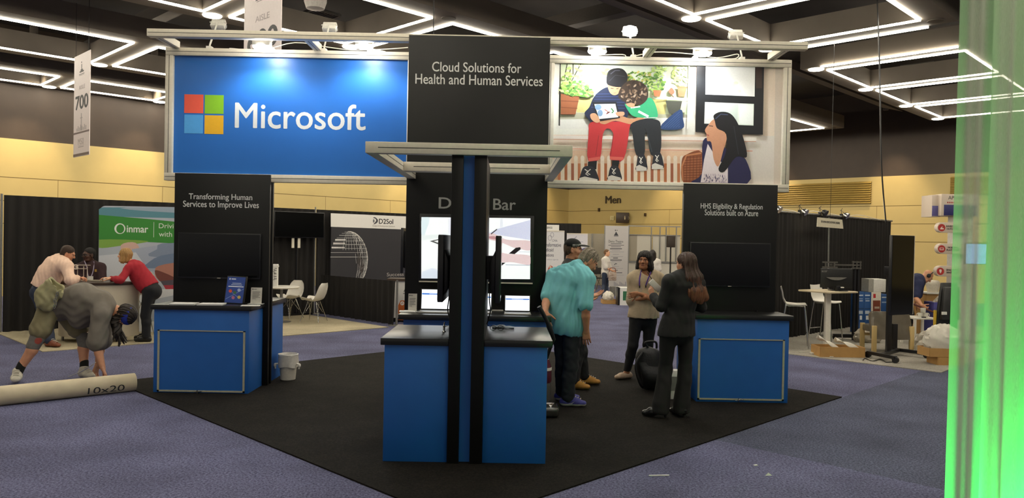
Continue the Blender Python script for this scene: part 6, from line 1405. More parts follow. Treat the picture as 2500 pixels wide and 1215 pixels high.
class Person:
    def __init__(s, label, root, Y0, S=1.0, fat=1.0, group=None, skin='light', female=False, floor=0.0):
        s.S, s.fat, s.Y0, s.J, s.female = S, fat, Y0, {}, female
        s.label, s.name = label, 'person'
        s.sk = dict(light=skin_mat('skin_light', '#c98f6d', '#a85a4c'), pale=skin_mat('skin_pale', '#d6a27f', '#b0645a'), brown=skin_mat('skin_brown', '#b27a57', '#9f6553'), dark=skin_mat('skin_dark', '#4a2d1f', '#3d2019'))[skin]
    def j(s, **kw):
        for n, v in kw.items(): s.J[n] = np.array(P(v[0], v[1], s.Y0+v[2]))
        return s
    def set(s, n, p): s.J[n] = np.array(p, float)
    def solve(s, n, par, px, py, L, sg):
        """joint n on the pixel's ray at bone length L from its parent; sg +1 away from, -1 towards the camera"""
        p = s.J[par]; d = np.array(_dir(px, py)); d = d/np.linalg.norm(d); o = np.array(CAMP); t0 = (p-o)@d; q = o+t0*d; e2 = L*L*s.S*s.S-((p-q)**2).sum()
        s.J[n] = q+d*(sg*math.sqrt(e2) if e2 > 0 else 0)
    def frames(s):
        J = s.J; s.hr = nrm(J['hipR']-J['hipL']); s.sr = nrm(J['shR']-J['shL']); s.pel = (J['hipR']+J['hipL'])/2
        up = nrm(J['neck']-s.pel); s.up = up; s.fwd = nrm(np.cross(up, s.sr)); s.hf = nrm(np.cross(up, s.hr))
        if 'mid' not in J: J['mid'] = s.pel*.5+J['neck']*.5
    def torso(s, F, g=0.0, belly=0.0, k=.05, hip=True, bust=0.0, low=0.0):
        J, S, f = s.J, s.S, s.fat; s.frames()
        sw = np.linalg.norm(J['shR']-J['shL'])/2; m = J['mid']; nk = J['neck']; ch = m*.42+nk*.58; wl = s.pel*.55+m*.45
        hw = (.150 if s.female else .145)*S*f
        if hip: F.cone(s.pel-s.up*.02*S, s.pel+s.up*.07*S, (hw+g, .105*S*f+g), (hw*.98+g, .105*S*f+g), k, s.hr)
        ww = (.118 if s.female else .142)*S*f
        F.cone(s.pel+s.up*.06*S, wl, (hw*.97+g, .10*S*f+g), (ww+g+belly*.3, .098*S*f+g+belly*.4), k, s.hr)
        F.cone(wl, m, (ww+g+belly*.3, .098*S*f+g+belly*.4), ((.128 if s.female else .155)*S*f+g, .105*S*f+g+belly*.2), k, s.sr)
        F.cone(m, ch, ((.128 if s.female else .155)*S*f+g, .106*S*f+g), (sw*.86+g, .108*S*f+g), k, s.sr)
        F.cone(ch, nk-s.up*.075*S, (sw*.86+g, .106*S*f+g), (sw*.80+g, .078*S*f+g), k, s.sr)
        if belly: F.ell(wl*.6+m*.4+s.fwd*belly*.55, (.13*S*f+g, .10*S*f+belly*.45+g, .14*S*f+g), np.stack([s.sr, s.fwd, s.up], 1), k)
        if bust: 
            for q in (-1, 1): F.ell(ch+s.fwd*(.085*S*f)+s.sr*q*.072*S-s.up*.02, (.06*S+g, .05*S+g+bust, .06*S+g), None, .04)
        for q in ('shL', 'shR'):                                             # slope from neck to shoulder
            F.cone(nk-s.up*.015*S, J[q], (.045*S+g*.7), (.05*S*f+g*.8), k)
        return F
    def arm(s, F, sd, g=0.0, t0=0.0, t1=2.0, k=.03, flare=0.0):
        """sleeve or arm from the shoulder (0) past the elbow (1) to the wrist (2)"""
        J, S, f = s.J, s.S, (s.fat+1)/2; A, E, W = J['sh'+sd], J['el'+sd], J['wr'+sd]
        ru, re, rw = (.044 if s.female else .052)*S*f, (.036 if s.female else .042)*S*f, (.024 if s.female else .029)*S
        r = lambda t: ru+(re-ru)*t if t < 1 else re+(rw-re)*(t-1)
        p = lambda t: A+(E-A)*t if t < 1 else E+(W-E)*(t-1)
        e = min(t1, 1.0); F.cone(p(t0), p(e), r(t0)+g, r(e)+g+(flare if t1 <= 1 else 0), k)
        if t1 > 1:
            if t1 > 1.35: F.cone(p(1), p(1.35), r(1)+g, r(1.2)*1.06+g, k*.5); F.cone(p(1.35), p(t1), r(1.2)*1.06+g, r(t1)+g+flare, k*.5)
            else: F.cone(p(1), p(t1), r(1)+g, r(t1)+g+flare, k*.5)
        return F
    def leg(s, F, sd, g=0.0, t1=2.0, k=.035, flare=0.0, kneeg=0.0):
        J, S, f = s.J, s.S, (s.fat+1)/2; H, K, A = J['hip'+sd], J['kn'+sd], J['an'+sd]
        rh, rk, rc, ra = .083*S*f, .056*S*f, .054*S*f, .037*S
        if t1 <= 1: F.cone(H, H+(K-H)*t1, rh+g, rh+(rk-rh)*t1+g+flare, k); return F
        F.cone(H, K, rh+g, rk+g+kneeg, k); c = K+(A-K)*.33; back = nrm(np.cross(s.hr, A-K)); back = back*(-1 if back@s.hf > 0 else 1)
        c = c+back*.012*S; q = (t1-1)
        if q > .4: F.cone(K, c, rk+g+kneeg, rc+g, k*.6); e = K+(A-K)*q; F.cone(c, e, rc+g, ra+(rc-ra)*max(0, (1-q)/.67)+g+flare, k*.6)
        else: F.cone(K, K+(A-K)*q, rk+g+kneeg, rc+g+flare, k*.6)
        return F
    def headframe(s, face, up=None):
        """face: direction the face looks to; up: crown direction"""
        u = nrm(up if up is not None else s.J['head']-s.J['neck']); f = np.asarray(face, float); f = nrm(f-u*(f@u)); r = np.cross(f, u)
        s.HR = np.stack([r, f, u], 1); s.hc = s.J['head']; return s
    def hp(s, *a): return s.hc+s.HR@(np.array(a)*s.S*s.hs)
    hs = 1.0; hem = .05
    def head(s, glasses=False):
        F = Field(.0042*max(1, s.Y0/11)); S, R, p = s.S*s.hs, s.HR, s.hp; E = lambda c, r, k=.015, op='u': F.ell(p(*c), np.array(r)*S, R, k, op)
        E((0, -.014, .036), (.073, .092, .08)); E((0, .028, -.03), (.058, .062, .074), .03)
        F.cone(p(-.03, .05, -.085), p(.03, .05, -.085), .026*S, .026*S, .03); E((0, .072, -.092), (.02, .018, .018), .02)
        F.cone(p(-.03, .078, .022), p(.03, .078, .022), .015*S, .015*S, .018)
        F.cone(p(0, .084, .016), p(0, .108, -.022), .0085*S, .0125*S, .01); F.cone(p(-.011, .097, -.028), p(.011, .097, -.028), .0085*S, .0085*S, .006)
        for q in (-1, 1):
            E((q*.036, .055, -.022), (.027, .03, .03), .02); E((q*.03, .094, .0), (.015, .013, .010), .012, 's')
            E((q*.076, -.008, -.006), (.009, .020, .031), .008); E((q*.083, .0, -.004), (.006, .011, .018), .006, 's')
        F.cone(p(-.02, .083, -.052), p(.02, .083, -.052), .0075*S, .0075*S, .006); F.cone(p(-.017, .081, -.063), p(.017, .081, -.063), .008*S, .008*S, .006)
        nk = s.J['neck']; F.cone(p(0, -.02, -.04), nk-s.up*.02, .056*S*(.88 if s.female else 1), .060*S*(.88 if s.female else 1.05), .03)
        V, Q = F.mesh(); out = [(V, Q)]; G_ = Field(.0035)
        for q in (-1, 1): G_.ell(p(q*.031, .0745, .001), (.0125*S,)*3)
        out.append(G_.mesh()); return out
    def facemat(s, X):
        L = (X-s.hc)@s.HR/(s.S*s.hs); m = np.zeros(len(X), int); ax = np.abs(L[:, 0])
        m[(ax < .0195) & (L[:, 1] > .081) & (L[:, 2] < -.0475) & (L[:, 2] > -.0695)] = 1
        e = ((ax-.031)**2+(L[:, 1]-.0745)**2+(L[:, 2]-.001)**2 < .0135**2) & (L[:, 1] > .079) & (np.abs(L[:, 2]-.001) < .0052-.12*np.abs(ax-.031)); m[e] = 2
        m[e & (((ax-.031)**2+(L[:, 2]-.001)**2) < .0058**2)] = 3
        m[(L[:, 1] > .06) & (ax > .012) & (ax < .048) & (np.abs(L[:, 2]-.0235+.25*np.maximum(0, ax-.035)) < .0045)] = 4
        return m
    def hand(s, sd, d, n, curl=.35, thumb=.5, spread=.12, hs=1.0, point=None):
        """d: wrist to knuckles, n: palm normal"""
        W = s.J['wr'+sd]; S = s.S*hs*(.92 if s.female else 1.0); d = nrm(d); n = nrm(np.asarray(n, float)-d*(np.asarray(n)@d)); x = np.cross(d, n)*(1 if sd == 'R' else -1)
        F = Field(.0042*max(1, s.Y0/11)); P_ = lambda a, b, c: W+(x*a+d*b+n*c)*S
        for i in range(4): F.cone(P_((-.018+.012*i), .0, 0), P_(-.031+.021*i, .088-.004*abs(i-1.3), 0), .015*S, .0125*S, .012)
        ln = [(.038, .024, .019), (.044, .028, .021), (.040, .026, .020), (.030, .019, .017)]
        for i in range(4):
            b = P_(-.031+.021*i, .088-.004*abs(i-1.3), 0); a = -spread+spread*.66*i; dd = d*math.cos(a)+x*math.sin(a); c = 0.0; r = (.0092, .0086, .0078, .0068)
            for q in range(3):
                c += curl*(1.0, 1.15, .7)[q]*(1+.08*i); v = dd*math.cos(c)+n*math.sin(c); e = b+v*ln[i][q]*S; F.cone(b, e, r[q]*S, r[q+1]*S, .004); b = e
        b = P_(-.026, .022, .006); v = nrm(d*.62-x*.72+n*thumb); e = b+v*.042*S; F.cone(b, e, .0135*S, .0105*S, .012); v2 = nrm(v+d*.35+n*thumb*.6); e2 = e+v2*.032*S; F.cone(e, e2, .0102*S, .0092*S, .004); F.cone(e2, e2+nrm(v2+n*.2)*.024*S, .0092*S, .0075*S, .004)
        E_ = s.J['el'+sd]; F.cone(W+nrm(E_-W)*.05, W+d*.01*S, .029*S*(.85 if s.female else 1), .024*S, .015)
        return F.mesh()
    def build(s, hands=(), bare_legs=False, h=.0095):
        s.frames(); F = Field(h*max(1, s.Y0/11)); s.torso(F)
        for q in 'LR': s.arm(F, q); s.leg(F, q); F.cone(s.J['an'+q], s.J['to'+q]*.5+s.J['an'+q]*.5, .028*s.S, .02*s.S, .02)
        parts = [F.mesh()]+s.head(); nb = [len(parts[0][1])]
        for hd in hands: parts.append(s.hand(*hd))
        o = link(s.name, parts, s.sk, None, s.facemat)
        base = Vector((s.pel[0], s.pel[1], .0)); o.data.transform(Matrix.Translation(-base)); o.location = base
        tag(o, s.label, 'person'); s.o = o; return o
    def add(s, name, F, mat, smooth=1, label=None, matfn=None):
        if name in ('jeans', 'trousers') and 'heel' not in s.__dict__: F.cut((0, 0, s.hem), (0, 0, 1))
        V, Q = F.mesh(); V = relax(V, Q, smooth, .5) if smooth else V
        o = link(name, [(V, Q)], mat if isinstance(mat, list) else [mat], s.o, matfn)
        if label: o['label'] = label
        return o
    def shoe(s, sd, mat, sole='#d9d5cc', name='shoe', low=False, heel=0.0, h=.006, w=1.0):
        A, T = s.J['an'+sd], s.J['to'+sd]; z = min(T[2], A[2]-.02); S = s.S; d = nrm((T-A)*(1, 1, 0)); sd_ = np.cross(d, (0, 0, 1)); zf = s.J['an'+sd][2]-.085*S-heel*1.4
        F = Field(h*max(1, s.Y0/10)); g = lambda a, b, c: np.array([A[0], A[1], zf])+d*a*S+sd_*b*S+np.array([0, 0, c])
        F.cone(g(-.045, 0, .042+heel), g(.10, 0, .044+heel*.4), (.040*S*w, .044), (.046*S*w, .041), .02, sd_); F.cone(g(.08, 0, .042), g(.165, 0, .034), (.047*S*w, .038), (.040*S*w, .03), .02, sd_)
        if not low: F.cone(g(-.02, 0, .05), A+np.array([0, 0, .012]), .044*S, .045*S, .03); F.cone(A+np.array([0, 0, .005]), g(.085, 0, .058), .038*S, .032*S, .035)
        F.cut((0, 0, zf+.001), (0, 0, 1)); zs = zf+.03
        if heel: F.cone(g(-.05, 0, .05), g(-.055, 0, .0), .02, .012, .01)
        o = s.add(name, F, [mat, M('sole_'+sole[1:], sole, .6)], 0, matfn=lambda X: (X[:, 2] < zs).astype(int))
        if not low:
            m = MB()
            n_ = len(o.data.vertices); co = np.empty(n_*3, np.float32); o.data.vertices.foreach_get('co', co); co = co.reshape(-1, 3)+np.array(wm(o).translation)
            for i in range(4):
                pts = []
                for b in (-.026, -.013, 0, .013, .026):
                    q = g(.055+.026*i, b*S, 0); near = co[((co[:, :2]-q[:2])**2).sum(1) < .011**2]
                    if len(near): pts.append(Vector((q[0], q[1], float(near[:, 2].max())+.003)))
                if len(pts) > 2: m.tube(pts, .0045, 5)
            if m.v: m.build('laces', M('shoe_lace', '#b9b3a6', .8), o)
        return o
    def hairfold(s, amp=.006, fr=90, sd=1, up=None):
        q = np.random.default_rng(sd); ph = q.uniform(0, 6.28, 4); r, f, u = s.HR.T
        def fn(g):
            x, y, z = (g-s.hc)@r, (g-s.hc)@f, (g-s.hc)@u
            a = np.arctan2(x, -y+.02); return amp*(np.sin(fr*.16*a*1.0+9*z+ph[0])*.6+.5*np.sin(fr*.33*a+22*z+ph[1]+2*np.sin(7*z))+.3*np.sin(fr*.7*a+30*z+ph[2]))
        return fn
    def hair(s, mat, kind='short', name='hair', F=None, amp=.005, h=.006):
        F = F or Field(h*max(1, s.Y0/11)); S = s.S*s.hs; p = s.hp; E = lambda c, r, k=.02, op='u': F.ell(p(*c), np.array(r)*S, s.HR, k, op)
        if kind == 'short':
            E((0, -.02, .048), (.079, .096, .082)); E((0, -.05, -.01), (.070, .062, .07), .03); E((0, .105, -.02), (.075, .075, .085), .02, 's')
        elif kind == 'bob':
            E((0, -.014, .047), (.084, .101, .088)); 
            for q in (-1, 1): F.cone(p(q*.07, -.005, .03), p(q*.08, -.005, -.085), (.022*S, .05*S), (.030*S, .045*S), .03, s.HR[:, 0])
            F.cone(p(0, -.06, .02), p(0, -.07, -.085), (.075*S, .05*S), (.08*S, .035*S), .03, s.HR[:, 0]); E((0, .12, -.025), (.062, .085, .075), .02, 's')
        F.fold = s.hairfold(amp); return F
UPZ = np.array([0, 0, 1.0])
def fl_ankle(p, sd, px, py, dirn, S, heel=0.0, foot=.17):
    """foot standing on the floor: px, py is where the heel meets the floor, dirn the toe direction"""
    g = np.array(G(px, py, .012)); p.set('an'+sd, g+np.array([0, 0, .085*S+heel])); d = nrm((dirn[0], dirn[1], 0)); p.set('to'+sd, g+d*foot*S+np.array([0, 0, .03]))
# ---------------- man in teal polo, seen from behind, leaning over the counter
p = Person('man in teal polo shirt and dark jeans bending forward beside the kiosk, seen from behind', None, 8.4, 1.04, 1.08)
p.j(hipR=(1396, 792, -.08), hipL=(1370, 790, .10), neck=(1408, 650, .0), shR=(1434, 683, -.14), shL=(1352, 672, .20), head=(1437, 637, .06), mid=(1383, 722, .02))
fl_ankle(p, 'R', 1386, 990, (1, -.15), 1.04); fl_ankle(p, 'L', 1372, 976, (1, -.05), 1.04)
p.j(knR=(1394, 893, -.08), knL=(1374, 884, .08))
p.solve('elR', 'shR', 1430, 752, .30, -1); p.solve('wrR', 'elR', 1431, 806, .25, 1); p.solve('elL', 'shL', 1334, 730, .29, -1); p.solve('wrL', 'elL', 1331, 762, .25, -1)
p.frames(); p.headframe((.75, .25, -.62), (.62, .1, .78))
p.build([('R', (.05, .1, -1), (.3, .9, 0), .25, .3), ('L', (.1, -.5, -.85), (.4, .5, -.5), .3, .3)])
F = Field(.008); p.torso(F, .022, belly=.05)
F.cone(p.J['mid'], p.pel-p.up*.06, (.19, .15), (.198, .172), .05, p.hr); [F.ell(p.J['hip'+q], (.135, .135, .16), None, .06) for q in 'LR']; F.cut(p.pel-p.up*.085-np.array([0, 0, .02]), p.up*.6+UPZ*.4)
for q in 'LR': p.arm(F, q, .020, 0, .88, .05, .012)
F.fold = folds(.006, 52, 6, 3, p.up); p.add('polo_shirt', F, M('teal_knit', '#74bcc2', .8, var=.07, scale=14))
F = Field(.006); nd = nrm(p.hp(0, -.02, -.04)-p.J['neck']); F.cone(p.J['neck']-nd*.01, p.J['neck']+nd*.035, .078, .072, .01); F.cone(p.J['neck']-nd*.0, p.J['neck']+nd*.09, .064, .062, .01, None, 's'); p.add('collar', F, M('teal_knit'))
F = Field(.0085); F.cone(p.pel, p.pel+p.up*.08, (.165, .125), (.155, .115), .05, p.hr)
for q in 'LR': p.leg(F, q, .016, 1.97, .04, .018, .004)
F.fold = folds(.004, 30, 26, 5); p.add('jeans', F, M('dark_denim', '#1f2329', .85, var=.15, scale=20))
for q in 'LR': p.shoe(q, M('blue_mesh_shoe', '#3f3f8c', .7, var=.15, scale=60), '#d8d5cc', 'sneaker')
p.add('hair', p.hair(None, 'short', amp=.012), M('grey_curls', '#8a8070', .8, var=.4, scale=60))
bpy.context.view_layer.update(); inv_ = wm(p.o).inverted()
def ray_on(o_, px, py, off=.004):
    d = _dir(px, py).normalized(); best = None
    for ch in o_.children:
        m_ = wm(ch); ok, loc, nn, _i = ch.ray_cast(m_.inverted() @ CAMP, d)
        if ok: t_ = ((m_ @ loc)-CAMP).length; best = t_ if best is None or t_ < best else best
    return None if best is None else CAMP+d*(best-off)
m = MB(); q = [ray_on(p.o, *a_) for a_ in ((1388, 984), (1391, 987), (1396, 986), (1403, 979.5), (1396, 983), (1391.5, 984))]
if all(v is not None for v in q): m.prism(q, _fw*.002); m.build('shoe_emblem', M('pale_emblem', '#b5b3cc', .6), p.o)
# ---------------- man in black cap beyond him
p = Person('man in black cap and dark jacket behind the man in teal, facing right', None, 9.5, 1.05, 1.02)
p.j(hipR=(1412, 778, -.09), hipL=(1404, 778, .09), neck=(1391, 640, .0), shR=(1396, 660, -.19), shL=(1384, 657, .19), head=(1400, 610, 0))
fl_ankle(p, 'L', 1426, 937, (1, -.1), 1.05); fl_ankle(p, 'R', 1400, 949, (1, -.2), 1.05); p.j(knR=(1413, 862, -.1), knL=(1420, 858, .08))
p.solve('elR', 'shR', 1405, 718, .30, -1); p.solve('wrR', 'elR', 1440, 724, .25, 1); p.solve('elL', 'shL', 1400, 715, .3, 1); p.solve('wrL', 'elL', 1425, 727, .25, 1)
p.frames(); p.headframe((1, -.15, -.1), (.05, 0, 1))
p.build([('R', (1, .1, .3), (0, -.3, 1), .15, .1), ('L', (.9, .1, -.2), (0, -.1, 1), .3, .3)])
F = Field(.009); p.torso(F, .024)
for q in 'LR': p.arm(F, q, .018, 0, 1.93, .05)
F.cone(p.pel-p.up*.06, p.pel+p.up*.1, (.18, .14), (.17, .125), .04, p.hr); F.fold = folds(.004, 36, 8, 8); p.add('jacket', F, M('charcoal_jacket', '#232427', .85, var=.1))
F = Field(.009); F.cone(p.pel, p.pel+p.up*.06, (.16, .12), (.15, .11), .05, p.hr)
for q in 'LR': p.leg(F, q, .015, 1.96, .04, .014)
F.fold = folds(.003, 30, 22, 9); p.add('trousers', F, M('black_trouser', '#17181b', .85))
for q in 'LR': p.shoe(q, M('tan_suede', '#b5813a', .8, var=.08), '#8c6a3a')
F = p.hair(None, 'short', amp=.003); p.add('hair', F, M('brown_grey_hair', '#5c4a3c', .8, var=.25, scale=60))
F = Field(.005); S = p.S; F.ell(p.hp(0, -.014, .062), np.array((.085, .102, .076))*S, p.HR, .02); F.cut(p.hp(0, 0, .038), p.HR@np.array([0, -.12, 1])); V, Q = F.mesh()
capo = link('cap', [(V, Q)], [M('black_cap', '#141517', .8), M('cap_stripe', '#b9b5ad', .7)], p.o, lambda X: (lambda L: ((L[:, 1] > -.01) & (np.abs(np.abs((L[:, 2]-.055)-.12*L[:, 1])-.007) < .0032)).astype(int))((X-p.hc)@p.HR/p.S))
F = Field(.0045); F.ell(p.hp(0, .115, .052), np.array((.07, .075, .02))*S, p.HR, .02); F.ell(p.hp(0, .115, .030), np.array((.09, .095, .024))*S, p.HR, .006, 's'); V, Q = F.mesh(); link('visor', [(V, Q)], [M('black_cap')], p.o)
# ---------------- woman in beige with folded arms
p = Person('woman in beige jumper and black trousers with folded arms and purple lanyard', None, 10.0, .99, 1.06, skin='brown', female=True); p.hem = .115
p.j(hipR=(1554, 776, 0), hipL=(1587, 777, .02), neck=(1576, 661, 0), shR=(1546, 679, 0), shL=(1607, 679, .03), head=(1574, 636, -.03), mid=(1573, 722, -.01))
fl_ankle(p, 'R', 1530, 924, (-.9, -.55), .99); fl_ankle(p, 'L', 1577, 912, (-.5, -.8), .99); p.j(knR=(1545, 844, -.05), knL=(1582, 842, -.02))
p.solve('elR', 'shR', 1541, 733, .27, -1); p.solve('elL', 'shL', 1612, 731, .27, -1)
p.j(wrR=(1581, 726, -.24), wrL=(1556, 716, -.25)); p.frames(); p.headframe((-.42, -.9, -.06), (.03, 0, 1))
p.build([('R', (1, -.1, .1), (.1, .9, 0), .5, .2), ('L', (-1, -.1, -.3), (0, 1, .1), .55, .2)])
F = Field(.008); p.torso(F, .03, bust=.0)
F.cone(p.pel-p.up*.03, p.J['mid'], (.185, .155), (.165, .14), .05, p.hr); F.cut(p.pel+np.array([0, 0, .01]), UPZ)
for q in 'LR': p.arm(F, q, .026, 0, 1.12, .05, .004)
F.ell(p.J['neck']+p.fwd*.08+p.up*.03, (.07, .09, .1), None, .015, 's'); F.fold = folds(.004, 34, 8, 11); p.add('jumper', F, M('beige_knit', '#c0ae93', .9, var=.06, scale=40))
F = Field(.008); F.cone(p.pel-p.up*.02, p.pel+p.up*.08, (.158, .118), (.15, .11), .05, p.hr)
for q in 'LR': p.leg(F, q, .008, 1.93, .04, .002)
F.fold = folds(.002, 30, 22, 12); p.add('trousers', F, M('black_trouser'))
for q in 'LR': p.shoe(q, M('beige_flat_shoe', '#b59c84', .6), '#a08a74', low=True)
F = p.hair(None, 'bob', amp=.006); S = p.S
for q, z in ((1, -.13), (-1, -.11)): F.cone(p.hp(q*.075, -.01, -.06), p.hp(q*.082, -.01, z), (.03*S, .05*S), (.028*S, .04*S), .03, p.HR[:, 0])
F.cone(p.hp(.01, -.07, 0), p.hp(.02, -.075, -.13), (.08*S, .05*S), (.085*S, .035*S), .03, p.HR[:, 0]); p.add('hair', F, M('black_brown_hair', '#1c1412', .5, var=.2, scale=50, stretch=(3, 3, .3)))
def on_front(o_, px, py, off=.004, Yg=None):
    """point where the pixel's ray first meets the clothing, lifted a little towards the camera"""
    d = _dir(px, py).normalized(); inv = o_.matrix_basis
    best = None
    for ch in [o_]+list(o_.children):
        m = wm(ch); ok, loc, nn, _i = ch.ray_cast(m.inverted() @ CAMP, d)
        if ok:
            t = ((m @ loc)-CAMP).length; best = t if best is None or t < best else best
    return CAMP+d*((best or (Yg or 9.8))-off)
bpy.context.view_layer.update()
PURL = M('purple_lanyard', '#5a3a9a', .6)
m = MB()
for pts in (((1566, 660), (1563, 672), (1561, 685), (1561.5, 698)), ((1589, 663), (1585, 674), (1581, 684), (1576.5, 697))):
    q = smooth_poly3([on_front(p.o, *a) for a in pts], 4)
    for a, b in zip(q[:-1], q[1:]): m.bar(a, b, .016, .003, (0, -1, 0))
t = m.build('lanyard', PURL, p.o)
m = MB(); a, b = on_front(p.o, 1561.5, 700, .02), on_front(p.o, 1578, 714, .03); m.box((a.x-.01, a.y, b.z), (b.x+.01, a.y+.004, a.z)); m.build('badge', M('badge_card', '#c9bfae', .3), p.o)
m = MB()
for c_ in (on_front(p.o, 1561.5, 700, .03), on_front(p.o, 1576.5, 699, .03)): m.box((c_.x-.008, c_.y-.004, c_.z-.015), (c_.x+.008, c_.y, c_.z+.015))
m.build('badge_clip', DARKPL, p.o)
# ---------------- woman in black suit, seen from behind
p = Person('woman in black trouser suit with long brown hair seen from behind, holding a white device', None, 7.9, .97, 1.04, female=True)
p.j(hipR=(1673, 806, .06), hipL=(1632, 804, -.04), neck=(1672, 668, .0), shR=(1704, 692, .06), shL=(1634, 687, -.06), head=(1674, 645, .03), mid=(1665, 733, .0))
fl_ankle(p, 'L', 1612, 1018, (-.9, .3), .97, .045, .16); fl_ankle(p, 'R', 1663, 1016, (-.35, .9), .97, .045, .16); p.j(knL=(1624, 900, .02), knR=(1673, 898, .06))
p.solve('elL', 'shL', 1613, 748, .27, 1); p.solve('wrL', 'elL', 1594, 722, .24, 1); p.solve('elR', 'shR', 1713, 750, .27, 1); p.solve('wrR', 'elR', 1660, 735, .24, 1)
p.frames(); p.headframe((-.62, .78, -.05), (0, 0, 1))
p.build([('L', (-.25, .5, .85), (.75, .5, .1), .45, .4), ('R', (-1, .3, .2), (0, .3, .9), .4, .3)])
F = Field(.008); p.torso(F, .022)
F.cone(p.pel-p.up*.05, p.pel+p.up*.09, (.185, .15), (.158, .12), .05, p.hr); F.cone(p.pel-p.up*.05, p.pel-p.up*.06, (.19, .155), (.19, .155), .05, p.hr); F.cut(p.pel-p.up*.06, UPZ)
for q in 'LR': p.arm(F, q, .016, 0, 1.9, .05, .006)
F.fold = folds(.003, 34, 10, 21); SUIT = M('black_suiting', '#141311', .8, var=.12, scale=40); p.add('blazer', F, SUIT)
F = Field(.0085); F.cone(p.pel-p.up*.03, p.pel+p.up*.06, (.165, .125), (.155, .115), .05, p.hr)
for q in 'LR':
    p.leg(F, q, .010, 1.95, .04, .03); K, A = p.J['kn'+q], p.J['an'+q]; F.cone(K, A-np.array([0, 0, .06]), .066, .088, .03)
F.cut((0, 0, .04), UPZ)
F.fold = folds(.003, 28, 10, 22); p.add('trousers', F, SUIT)
for q in 'LR': p.shoe(q, M('black_leather', '#1a1917', .3), '#1c1a18', 'heeled_shoe', True, .032)
F = Field(.0065); S = p.S; E = lambda c, r, k=.03: F.ell(p.hp(*c), np.array(r)*S, p.HR, k)
E((0, -.018, .046), (.085, .104, .088)); back = nrm(-p.HR[:, 1]*(1, 1, 0)); sdv = p.HR[:, 0]
F.cone(p.hp(0, -.05, .02), p.hp(.01, -.1, -.14), (.088*S, .055*S), (.115*S, .05*S), .04, sdv); F.cone(p.hp(.01, -.1, -.14), p.hp(.05, -.125, -.33), (.115*S, .05*S), (.125*S, .04*S), .04, sdv)
for q in (-.06, .0, .06, .12): F.cone(p.hp(q, -.125, -.28), p.hp(q*1.2+.03, -.135, -.38-.02*math.sin(40*q)), .042, .022, .05)
F.ell(p.hp(0, .11, -.03), np.array((.07, .09, .08))*S, p.HR, .02, 's'); F.fold = p.hairfold(.007, 110, 4)
zc = p.hc[2]
o = p.add('hair', F, [M('dark_brown_hair', '#3f2a1e', .6, var=.3, scale=60, stretch=(4, 4, .25)), M('copper_hair_ends', '#704529', .6, var=.3, scale=60, stretch=(4, 4, .25)), M('brown_hair_mid', '#553626', .6, var=.3, scale=60, stretch=(4, 4, .25))], 0, matfn=lambda X: np.where(X[:, 2]+.03*np.sin(70*X[:, 0]) < zc-.25, 1, np.where(X[:, 2]+.03*np.sin(60*X[:, 0]) < zc-.15, 2, 0)))
c = P(1600, 697, p.J['wrL'][1]+.02); t = thing('handheld_device', 'white handheld device held up by the woman in the black suit', 'device', c)
xd = Vector((.72, .1, -.68)).normalized(); zd = Vector((.68, 0, .72)).normalized(); yd = xd.cross(zd)
MB().frame(c, xd*.075, zd*.032, yd*.009).build('case', WHITE, t, bevel=.006); MB().frame(c-yd*.0095, xd*.05, zd*.024, yd*.001).build('screen', M('pale_screen', '#cfc8bb', .2), t)
MB().tube([c-xd*.07+zd*.02, c-xd*.16+zd*.04], .004, 6).build('stylus', DARKPL, t)
# ---------------- worker bending over the carpet tube at left
p = Person('worker in grey T-shirt and khaki shorts bending over the tube, with blue bandana', None, 9.45, 1.06, 1.2)
p.j(hipL=(121, 745, -.12), hipR=(150, 748, .16), neck=(272, 752, -.02), shL=(247, 768, -.22), shR=(258, 765, .20), head=(304, 770, -.02), mid=(200, 727, 0))
fl_ankle(p, 'L', 38, 930, (.55, -.9), 1.06, 0, .19); fl_ankle(p, 'R', 205, 920, (.9, -.6), 1.06, 0, .19)
p.J['anL'] += np.array([.02, .0, .015]); p.j(knL=(92, 826, -.22), knR=(207, 825, .14))
p.solve('elL', 'shL', 236, 842, .31, -1); p.solve('wrL', 'elL', 251, 898, .27, -1); p.solve('elR', 'shR', 248, 838, .31, 1); p.solve('wrR', 'elR', 238, 890, .26, 1)
p.frames(); p.headframe((-.35, -.1, -.93), (.93, -.05, -.32)); p.hs = 1.05
p.build([('L', (.45, -.1, -.9), (-.6, -.3, -.3), .35, .3), ('R', (-.3, 0, -1), (.6, -.2, 0), .4, .3)])
F = Field(.009); p.torso(F, .026, belly=.0); dn = np.array([0, 0, -1.0])
F.cone(p.pel+p.up*.05, p.J['mid'], (.19, .16), (.195, .165), .06, p.hr); F.cone(p.J['mid'], p.J['neck']-p.up*.14, (.195, .165), (.215, .14), .06, p.sr)
F.ell(p.J['mid']+dn*.14+p.up*.03, (.19, .20, .18), None, .08); F.ell(p.J['mid']+dn*.24+p.up*.0, (.12, .17, .14), None, .08)
for q in 'LR': p.arm(F, q, .032, 0, .9, .08, .035)
F.cut(p.pel+p.up*.02, p.up); F.fold = folds(.005, 26, 10, 31, p.up); p.add('t_shirt', F, M('grey_cotton', '#6f685e', .9, var=.05, scale=20))
F = Field(.009); F.cone(p.pel-p.up*.03, p.pel+p.up*.1, (.195, .15), (.185, .145), .06, p.hr)
for q in 'LR': p.leg(F, q, .020, .74 if q == 'L' else .7, .06, .03)
KH = M('khaki_cotton', '#7f7658', .9, var=.08, scale=16); F.fold = folds(.005, 26, 16, 32); p.add('cargo_shorts', F, KH)
